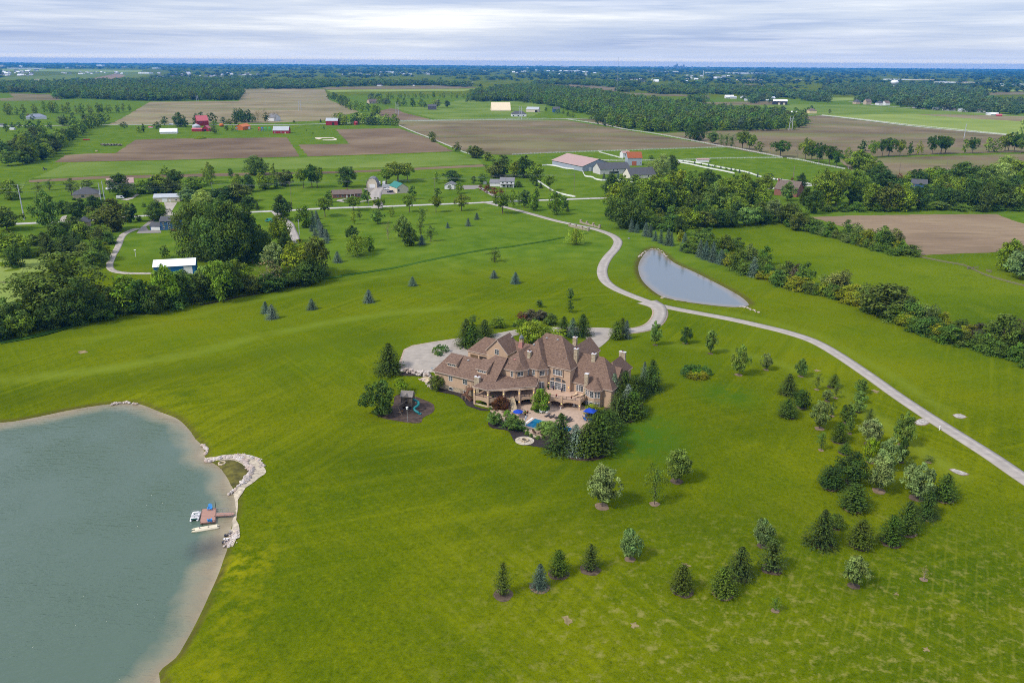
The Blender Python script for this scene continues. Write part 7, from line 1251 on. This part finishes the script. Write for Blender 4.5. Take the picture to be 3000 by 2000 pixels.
# small evergreens lining the farm lane
trees(L4,'675 128 100 26 q;733 135 112 22 q;788 142 108 26 q;850 152 125 28 c;926 163 132 26 q;965 170 152 22 q;990 172 143 28 c;1047 184 155 26 q;1102 195 166 34 c;1148 205 170 28 q;1188 215 184 32 c;1230 225 186 26 q;1270 240 205 26 c;1322 255 210 24 q;1408 268 215 24 q;1590 300 270 26 q;1642 306 272 22 q','small evergreens lining the white farm lane','in the white-fenced lane','the stable')
# ================================================================ STONE BRIDGE
BRS=M('pinkish_stone',(.33,.275,.215),.9,.2,.9)
for s,lab in (('1575,785 1640,800 1760,828','front scalloped stone parapet of the drive bridge'),('1685,752 1740,768 1870,800','rear scalloped stone parapet of the drive bridge')):
    P=[GP(*p) for p in q(L3,s)]; a,c=P[0],P[-1]; b=MB(); piers=MB(); N=3; L=math.dist(a[:2],c[:2]); an=math.atan2(c[1]-a[1],c[0]-a[0]); zb=min(a[2],c[2])
    for i in range(N+1):
        t=i/N; piers.obox((a[0]+(c[0]-a[0])*t,a[1]+(c[1]-a[1])*t),1.1,1.1,zb-1.2,zb+2.1,an); piers.obox((a[0]+(c[0]-a[0])*t,a[1]+(c[1]-a[1])*t),1.35,1.35,zb+2.1,zb+2.3,an)
    M_=24
    for i in range(N*M_//3):
        t0=i/(N*M_//3); t1=(i+1)/(N*M_//3); f=(t0*N)%1; z=zb+1.75-1.0*math.sin(math.pi*f)
        b.obox((a[0]+(c[0]-a[0])*(t0+t1)/2,a[1]+(c[1]-a[1])*(t0+t1)/2),L*(t1-t0)*1.01,.55,zb-1.2,z,an)
    o=b.build('bridge_parapet',BRS,label=lab,cat='parapet'); piers.build('pier',BRS,o)
# ================================================================ VEHICLES
TYRE=C('black_rubber',.02,.02,.02); CHRM=C('light_metal',.5,.5,.52,r=.4); LAMP=C('lamp_glass',.6,.6,.55,r=.3); TAIL=C('tail_lamp_red',.35,.02,.02,r=.4)
def wheel(x,y,r,par):
    b=MB(); N=14; P=[(x+r*math.cos(2*math.pi*i/N),y-.11,r+r*math.sin(2*math.pi*i/N)) for i in range(N)]; b.add(P+[(p[0],p[1]+.22,p[2]) for p in P],[tuple(range(N)),tuple(range(N,2*N))[::-1]]+[(i,N+i,N+(i+1)%N,(i+1)%N) for i in range(N)])
    w=b.build('wheel',TYRE,par); P=[(x+r*.55*math.cos(2*math.pi*i/10),y+(-.125 if y<0 else .125),r+r*.55*math.sin(2*math.pi*i/10)) for i in range(10)]; MB().poly(P).build('rim',CHRM,w)
def vehicle(k,xy,rz,label,cat,name,body,L=4.8,Wd=1.9,kind='suv'):
    p=GP(*q(k,xy)[0]); r=empty(name,(p[0],p[1],p[2]+.08),rz,label,cat); h=Wd/2
    prof={'suv':[(-.5,.35),(.5,.35),(.5,.95),(.46,1.05),(.20,1.12),(.08,1.72),(-.44,1.75),(-.5,1.1)],'pickup':[(-.5,.45),(.5,.45),(.5,1.0),(.46,1.12),(.22,1.18),(.12,1.85),(-.08,1.88),(-.12,1.15),(-.5,1.12)],'car':[(-.5,.3),(.5,.3),(.5,.75),(.25,.9),(.12,1.4),(-.25,1.42),(-.42,.95),(-.5,.9)],'van':[(-.5,.4),(.5,.4),(.5,1.0),(.36,1.2),(.28,2.2),(-.5,2.3)]}[kind]
    pr=[(x*L,z) for x,z in prof]; n=len(pr); b=MB(); b.add([(x,-h*(1 if z<1.13 else .84),z) for x,z in pr]+[(x,h*(1 if z<1.13 else .84),z) for x,z in pr],[tuple(range(n)),tuple(range(n,2*n))[::-1]]+[(i,n+i,n+(i+1)%n,(i+1)%n) for i in range(n)]); b.build('body',body,r)
    zt=max(z for _,z in prof); g=MB(); x0,x1=((-.40,.06) if kind in('suv','car') else (-.07,.10) if kind=='pickup' else (.05,.26))
    for s in (-1,1): g.add([(x0*L,s*h*.955,1.16),(x1*L,s*h*.955,1.16),((x1-.03)*L,s*h*.87,zt-.12),((x0+.03)*L,s*h*.87,zt-.12)],[(0,1,2,3) if s<0 else (3,2,1,0)])
    g.build('side_window',GL,r); a_,b2_=[(x,z) for x,z in pr if z>1.0][0 if False else 0],None
    for s in (-1,1):
        MB().box(L*.5-.03,s*h*.72-.16,.72,L*.5+.015,s*h*.72+.16,.9).build('headlight',LAMP,r); MB().box(-L*.5-.015,s*h*.8-.1,.8,-L*.5+.03,s*h*.8+.1,1.0).build('tail_light',TAIL,r)
        for x in (-.31,.31): wheel(x*L,s*(h-.06),.36,r)
    return r
CW=C('white_car_paint',.66,.66,.67,r=.35); CB=C('navy_car_paint',.015,.02,.04,r=.3); CS=C('silver_car_paint',.36,.38,.40,r=.35); CT=C('teal_car_paint',.03,.20,.17,r=.4); CR_=C('red_car_paint',.36,.03,.03,r=.4); CGN=C('tractor_green',.02,.10,.03)
vehicle(L2,'1800,358',rad(175),'white pickup truck parked before the teal-roofed building','pickup truck','pickup_truck',CW,5.8,2.,'pickup'); vehicle(L2,'1826,384',rad(185),'dark navy sport utility car beside the white pickup','car','parked_car',CB,5.,2.); vehicle(L3,'1052,545',rad(5),'silver car driving on the county road behind street trees','car','car',CS,4.8,1.9,'car'); vehicle(L1,'1006,378',rad(20),'white van parked at the dark-roofed house','van','parked_van',CW,5.4,2.,'van'); vehicle(L2,'634,672',rad(170),'white and teal van parked under the lane trees','van','parked_van',CT,5.2,2.,'van'); vehicle(L1,'906,302',rad(80),'white car beside the pink-roofed barn','car','parked_car',CW,4.6,1.8); vehicle(L5,'1206,312',rad(10),'dark blue car beside the dark blue house','car','parked_car',CB,4.8,1.9)
def trailer(k,xy,rz,label,mat,L=5.,Wd=2.2,Ht=2.3):
    p=GP(*q(k,xy)[0]); r=empty('trailer',(p[0],p[1],p[2]+.05),rz,label,'trailer'); MB().box(-L/2,-Wd/2,.55,L/2,Wd/2,.55+Ht).build('body',mat,r); MB().bar((L/2,0,.6),(L/2+1.3,0,.5),.12).build('hitch',IRON,r)
    for s in (-1,1): wheel(-.3,s*(Wd/2+.02),.36,r)
trailer(L2,'1716,310',rad(90),'white box trailer nearer the round-topped barn',CW); trailer(L2,'1766,308',rad(90),'second white box trailer beside the yard trees',CW,4.6); trailer(L2,'1800,340',0,'long silver cargo trailer behind the pickup',CS,8.5,2.4,2.4)
trailer(R5,'745,740',rad(10),'rusty flat wagon beside the long field hedge',CR_,8,2.4,1.2)
# tractor and bales
tr_=empty('tractor',GP(*q(L1,'375,138')[0]),rad(20),'small green tractor at the mouth of the pale field','tractor'); MB().box(-.5,-.45,.7,1.6,.45,1.35).build('hood',CGN,tr_); MB().box(-1.3,-.65,.9,-.2,.65,2.5).build('cab',C('cab_glass',.03,.04,.04,r=.2),tr_)
for s in (-1,1): wheel(-.8,s*.85,.8,tr_); wheel(1.2,s*.7,.45,tr_)
HAYM=C('weathered_hay',.22,.19,.15,v=.2); HAYD=C('dark_hay',.07,.06,.055,v=.2)
R=random.Random(4)
for i in range(20):
    x=876+i*9; p=GP(*q(R5,f'{x},{784+R.uniform(-3,3)}')[0]); N=12; b=MB(); b.add([(-.8,1.1*math.cos(2*math.pi*j/N),1.1+1.1*math.sin(2*math.pi*j/N)) for j in range(N)]+[(.8,1.1*math.cos(2*math.pi*j/N),1.1+1.1*math.sin(2*math.pi*j/N)) for j in range(N)],[tuple(range(N))[::-1],tuple(range(N,2*N))]+[(j,(j+1)%N,N+(j+1)%N,N+j) for j in range(N)]); b.build('hay_bale',HAYM if i%3 else HAYD,label='round weathered hay bale in the row on the green field',cat='hay bale',group='row of round hay bales',loc=p).rotation_euler=(0,0,R.uniform(-.4,.4))
for xy,lab in (('834,838','pale round hay bale alone at the field corner'),):
    p=GP(*q(R5,xy)[0]); b=MB(); b.lathe((0,0,0),[(1.,0),(1.25,.3),(1.25,1.5),(1.,1.8)],12); b.build('hay_bale',C('fresh_hay',.45,.38,.22),label=lab,cat='hay bale',loc=p)
sr=sheet('sandy_ring',q(R6,'360,716 450,714 520,716 550,728 545,738 500,741 430,740 425,735 520,733 530,727 500,720 440,720 400,722 420,728 395,732 362,724'),C('pale_sand',.55,.47,.36,v=.1),.14,kind='structure')
for i,(x,c,lab) in enumerate(((2235,(.5,.03,.03),'red play tower of the playground at the red farm'),(2262,(.03,.08,.45),'blue play tower of the playground at the red farm'),(2290,(.02,.3,.1),'green play slide of the playground at the red farm'),(2040,(.02,.25,.22),'teal tank near the red farm path'),(2325,(.02,.3,.1),'green play cube at the end of the playground'))):
    p=GP(*q(R5,f'{x},662')[0]); o=empty('play_tower',p,0,lab,'play tower'); mt=C('play_paint_%d'%i,*c); MB().box(-1.4,-1.4,2.,1.4,1.4,2.3).box(-1.4,-1.4,2.3,-1.2,1.4,3.3).build('platform',mt,o); MB().lathe((0,0,4.6),[(2.1,0),(.1,2.)],4).build('roof',mt,o)
    for sx in (-1,1):
        for sy in (-1,1): MB().box(sx*1.3-.12,sy*1.3-.12,0,sx*1.3+.12,sy*1.3+.12,4.7).build('post',mt,o)
pk=empty('pumpkin_stand',GP(*q(R5,'1910,622')[0]),0,'round orange pumpkin-shaped stand by the red barn','stand'); MB().lathe((0,0,0),[(1.5,0),(3.2,1.2),(3.6,2.8),(2.8,4.6),(.5,5.2)],14).build('shell',ORW,pk,sm=True); MB().tube([(0,0,5.1),(.2,0,6.)],.3,6).build('stem',CGN,pk)
gr_=MB().lathe((0,0,0),[(9,-.2),(6,1.6),(2.5,3.)],14).build('grass_mound',MEAD,label='small grassy mound beside the ploughed field',cat='mound',loc=GP(*q(R5,'1725,724')[0]),sm=True)
# small items on lawns
def post(k,xb,yb,yt,label,mat,r=.08,cap=None,name='marker_post'):
    p=GP(*q(k,f'{xb},{yb}')[0]); h=max(.5,zat(k[1]+yt/k[2],p)-p[2]); o=empty(name,p,0,label,'post'); MB().tube([(0,0,-.1),(0,0,h)],r,8).build('shaft',mat,o)
    if cap: MB().box(-cap[0]/2,-cap[0]/2,h-cap[1]/2,cap[0]/2,cap[0]/2,h+cap[1]/2).build('cap',WHITE,o)
    return o
post(L1,1135,862,806,'white post with a crossbar in the blue house lawn',WHITE,.12,(.9,.25)); post(K6,1573,882,850,'short white marker pipe beside the curving drive',WHITE,.14,(.3,.12)); post(L4,487,1455,1438,'white marker post beside the small pond',WHITE,.14,(.3,.1)); 
MB().blob((0,0,.25),.7,.5,.42,5,9).build('boulder',PALESTONE,label='single tan boulder beside the white post by the pond',cat='boulder',loc=GP(*q(L4,'468,1458')[0]))
for k,xy,lab in ((L4,'141,876','grey utility box on the lawn above the pond'),(L3,'2157,908','grey utility box beside the drive bend')):
    if k is L3: continue
    o=empty('utility_box',GP(*q(k,xy)[0]),.3,lab,'utility box'); MB().box(-.45,-.4,0,.45,.4,.8).build('cabinet',C('green_grey_box',.22,.27,.25),o); MB().box(-.48,-.43,.8,.48,.43,.88).build('lid',GREYM,o)
# ================================================================ DOCK AND BOATS
def W(x,y): 
    p=G(540+x/11.2,1460+y/11.2,WL); return p
dk=[W(590,415),W(1040,368),W(1025,815),W(525,868)]; DM=M('red_brown_decking',(.34,.19,.145),.8,.12,.9,stretch=(1,6,1))
cxd=sum(p[0] for p in dk)/4; cyd=sum(p[1] for p in dk)/4; D0=empty('dock',(cxd,cyd,0),0,'square reddish plank dock floating near the lake bank','dock')
L_=lambda p,z=0.:(p[0]-cxd,p[1]-cyd,z)
MB().prism([L_(p)[:2] for p in dk],-.12,.12).build('deck',DM,D0); MB().prism([(L_(p)[0]*.98,L_(p)[1]*.98) for p in dk],-.6,-.12).build('float',M('dock_float',(.14,.11,.07),.8,.1,1.),D0)
for i,(x,y,h) in enumerate(((1045,390,2.1),(1010,660,.4),(588,430,.3),(568,635,.3),(545,840,.3),(605,900,.35))): p=L_(W(x,y)); MB().tube([(p[0],p[1],-1.),(p[0],p[1],h)],.055,8).build('pile',IRON,D0)
gw=[W(1050,545),W(1560,530),W(1650,560),W(1640,590),W(1570,625),W(1050,640)]; gx=sum(p[0] for p in gw)/6; gy=sum(p[1] for p in gw)/6
GWO=empty('gangway',(gx,gy,0),0,'narrow plank gangway with metal rails linking dock and bank','gangway'); MB().prism([(p[0]-gx,p[1]-gy) for p in gw],[.0,.1,.15,.15,.1,0],[.14,.22,.27,.27,.22,.14]).build('deck',DM,GWO)
rb=MB(); e0,e1=W(1070,505),W(1460,495); e2,e3=W(1080,640),W(1560,625)
for a_,c_ in ((e0,e1),(e2,e3)):
    A=(a_[0]-gx,a_[1]-gy,.1); Cc=(c_[0]-gx,c_[1]-gy,.15); rb.bar((A[0],A[1],1.1),(Cc[0],Cc[1],1.1),.05); rb.bar((A[0],A[1],.6),(Cc[0],Cc[1],.6),.04)
    for t in (0,.5,1): x=A[0]+(Cc[0]-A[0])*t; y=A[1]+(Cc[1]-A[1])*t; rb.bar((x,y,.05),(x,y,1.1),.05)
rb.build('railing',GREYM,GWO)
def pontoon(x,y,rz,label,L,Wd,mat,kind):
    p=W(x,y); r=empty('pedal_boat' if kind else 'raft_boat',(p[0],p[1],WL),rz,label,'boat')
    for s in (-1,1):
        b=MB(); N=8; st=[(-.5,.10,.2),(-.42,.30,.30),(.3,.32,.32),(.44,.22,.28),(.5,.06,.2)]; b.tube([(f*L,s*Wd*.33,.12+(0 if f<.4 else .06)) for f,_,_ in st],[a for _,a,_ in st],8); b.build('hull',mat,r,sm=True)
    MB().box(-L*.42,-Wd*.42,.28,L*.36,Wd*.42,.44).build('deck',mat,r)
    if kind:
        for yy in (-.42,.42): MB().box(-.75,yy-.33,.44,-.1,yy+.33,.62).box(-.95,yy-.33,.44,-.72,yy+.33,1.15).build('seat',mat,r)
        MB().box(.05,-.5,.445,.75,.5,.46).build('foot_well',C('dark_teal_mat',.01,.07,.06),r); MB().box(-L*.46,-.7,.40,-L*.36,.7,.56).build('stern_cover',C('dark_teal_mat',.01,.07,.06),r); MB().box(.75,-.6,.44,1.2,.6,.78).build('console',mat,r)
        MB().tube([(-.2,-.95,.45),(-.2,-.98,1.0),(1.3,-.98,1.05),(1.45,0,1.05),(1.3,.98,1.05),(-.2,.98,1.0),(-.2,.95,.45)],.03,6).build('railing',GREYM,r)
    else:
        for f in (-.1,.2): MB().box(f*L-.05,-.12,.44,f*L+.05,.12,.75).build('cleat',C('violet_cleat',.12,.05,.1),r)
    return r
v0=W(300,770); v1=W(420,400); pontoon(370,600,math.atan2(v1[1]-v0[1],v1[0]-v0[0]),'white catamaran pedal boat with green floor moored at the dock',4.1,2.2,C('white_hull',.70,.68,.68,r=.4),True)
v0=W(390,1040); v1=W(1010,940); pontoon(700,1000,math.atan2(v1[1]-v0[1],v1[0]-v0[0])+math.pi,'long cream flat-decked pontoon raft tied below the dock',6.,1.5,C('cream_hull',.60,.53,.38,r=.45),False)
SKYB=M('sky_blue_resin',(.03,.25,.62),.5,.08,2.)
def adiron(x,y,rz,label):
    p=W(x,y); r=empty('deck_chair',(p[0],p[1],.12),rz,label,'chair','blue lounge chairs on the dock'); MB().add([(-.35,-.5,.36),(.35,-.5,.36),(.35,.3,.26),(-.35,.3,.26),(-.35,-.5,.42),(.35,-.5,.42),(.35,.3,.32),(-.35,.3,.32)],[(0,3,2,1),(4,5,6,7),(0,1,5,4),(1,2,6,5),(2,3,7,6),(3,0,4,7)]).build('seat',SKYB,r)
    b=MB()
    for i,t in enumerate((-.3,-.15,0,.15,.3)): hh=1.25-abs(t)*.7; b.add([(t-.065,.25,.28),(t+.065,.25,.28),(t*1.25+.065,.68,hh),(t*1.25-.065,.68,hh),(t-.065,.29,.28),(t+.065,.29,.28),(t*1.25+.065,.72,hh),(t*1.25-.065,.72,hh)],[(0,1,2,3),(7,6,5,4),(0,4,5,1),(1,5,6,2),(2,6,7,3),(3,7,4,0)])
    b.build('backrest',SKYB,r)
    for s in (-1,1): MB().box(s*.45-.08,-.55,.58,s*.45+.08,.35,.62).build('armrest',SKYB,r); MB().box(s*.45-.05,-.5,0,s*.45+.05,-.38,.58).box(s*.4-.05,.25,0,s*.4+.05,.35,.58).build('leg',SKYB,r)
adiron(860,420,rad(10),'sky blue slatted lounge chair at the far edge of the dock'); adiron(850,830,rad(200),'sky blue slatted lounge chair at the raft side of the dock')
for xy,a,lab in (((1420,1215),.5,'small dark skiff nosed onto the gravel bank'),((1350,1440),.6,'second dark skiff half sunk at the rock spill')):
    p=W(*xy); r=empty('rowing_boat',(p[0],p[1],WL+.05),a,lab,'boat'); MB().add([(-.7,-.25,0),(.4,-.3,0),(.8,0,.05),(.4,.3,0),(-.7,.25,0),(-.75,-.34,.32),(.45,-.38,.34),(1.,0,.42),(.45,.38,.34),(-.75,.34,.32)],[(4,3,2,1,0),(0,1,6,5),(1,2,7,6),(2,3,8,7),(3,4,9,8),(4,0,5,9),(5,6,7,8,9)]).build('hull',C('dark_skiff',.035,.035,.05),r); MB().box(-.2,-.33,.33,.0,.33,.37).build('thwart',WOODP,r)
p=W(1375,1350); r=empty('rowing_boat',(p[0],p[1],WL+.05),rad(10),'little white dinghy between the dark skiffs','boat'); MB().add([(-.5,-.2,0),(.3,-.22,0),(.55,0,.05),(.3,.22,0),(-.5,.2,0),(-.55,-.27,.28),(.33,-.3,.3),(.72,0,.36),(.33,.3,.3),(-.55,.27,.28)],[(4,3,2,1,0),(0,1,6,5),(1,2,7,6),(2,3,8,7),(3,4,9,8),(4,0,5,9),(5,6,7,8,9)]).build('hull',C('white_hull',.70,.68,.68,r=.4),r); MB().box(-.15,-.27,.29,.0,.27,.33).build('thwart',WOODP,r)
# ================================================================ PLAYSET
KP=(1060,1080,8.7125)
pp=GP(*q(KP,'1150,1060')[0]); PS=empty('wooden_playset',(pp[0],pp[1],pp[2]),rad(-8),'weathered wooden playhouse tower with swing beam and green tube slide','playset'); WG=M('weathered_grey_wood',(.135,.105,.08),.9,.25,2.5); WGR=M('grey_wood_shingles',(.20,.175,.16),.9,.25,2.,stretch=(1,1,3)); TEALS=M('teal_plastic',(.008,.15,.16),.4,.06,2.)
w2,d2=1.65,1.5
for sx in (-1,1):
    for sy in (0,1): MB().box(sx*w2-.09,sy*2*d2-.09,-.1,sx*w2+.09,sy*2*d2+.09,4.6).build('post',WG,PS)
MB().box(-w2,0,1.9,w2,2*d2,2.05).build('platform',WG,PS); MB().box(-w2,0,3.1,w2,2*d2,3.2).build('loft',WG,PS)
b=MB(); R=random.Random(9)
for i in range(11):
    z=.1+i*.42
    for x0,x1 in ((-w2,-.55),(.35,w2)) if 2<i<9 else ((-w2,w2),):
        if R.random()<.82: b.box(x0,-.06,z,x1,0,z+.3)
    for s in (-1,1):
        if R.random()<.75: b.box(s*w2-.03,0,z,s*w2+.03,2*d2,z+.3)
    b.box(-w2,2*d2,z,w2,2*d2+.05,z+.3)
b.build('plank_wall',WG,PS)
MB().add([(-w2-.3,-.35,4.5),(w2+.3,-.35,4.5),(w2+.3,2*d2+.35,4.5),(-w2-.3,2*d2+.35,4.5),(-w2-.3,d2,5.9),(w2+.3,d2,5.9)],[(0,1,5,4),(2,3,4,5),(1,2,5),(3,0,4),(0,3,2,1)]).build('roof',WGR,PS); MB().add([(-.85,-.42,4.5),(.85,-.42,4.5),(0,-.42,5.4),(0,d2*.9,5.5)],[(0,1,2),(1,3,2),(0,2,3)]).build('roof_gable',WGR,PS)
T=[(w2,1.6,3.0),(w2+.9,1.5,2.8),(w2+1.7,1.1,2.45),(w2+2.0,.3,2.1),(w2+1.6,-.5,1.75),(w2+1.0,-.9,1.4),(w2+1.2,-1.5,1.0),(w2+2.0,-1.9,.65),(w2+2.7,-2.1,.4)]
MB().tube(smooth(T,4,False),.38,10).build('tube_slide',TEALS,PS,sm=True); MB().box(w2+2.5,-2.5,.1,w2+3.4,-1.7,.3).build('slide_exit',TEALS,PS)
MB().bar((-.2,0,3.1),(-1.7,-3.6,2.75),.2).build('swing_beam',WG,PS); MB().bar((-1.7,-3.6,2.8),(-2.9,-3.9,0),.14).build('leg',WG,PS); MB().bar((-1.7,-3.6,2.8),(-.1,-4.6,0),.14).build('leg',WG,PS); MB().bar((-2.4,-3.8,1.1),(-.7,-4.2,1.1),.1).build('brace',WG,PS)
for x,y in ((-1.0,-1.8),(-1.4,-2.8)):
    s=MB().box(x-.25,y-.12,.55,x+.25,y+.12,.62).build('swing_seat',C('orange_plastic',.5,.2,.04),PS); MB().bar((x-.22,y,.6),(x-.1,y,2.9),.03).bar((x+.22,y,.6),(x+.1,y,2.9),.03).build('rope',WG,s)
po=GP(*q(KP,'1168,1340')[0]); h=zat(KP[1]+1010/KP[2],po)-po[2]; pb_=empty('bucket_post',po,0,'grey post carrying a white bucket beside the playset','post'); MB().tube([(0,0,-.1),(0,0,h)],.07,8).build('shaft',GREYM,pb_); MB().lathe((0,0,h-.25),[(.28,0),(.36,.7)],12).build('bucket',WHITE,pb_)
pt=GP(*q(KP,'1490,1030')[0])
name_trees()
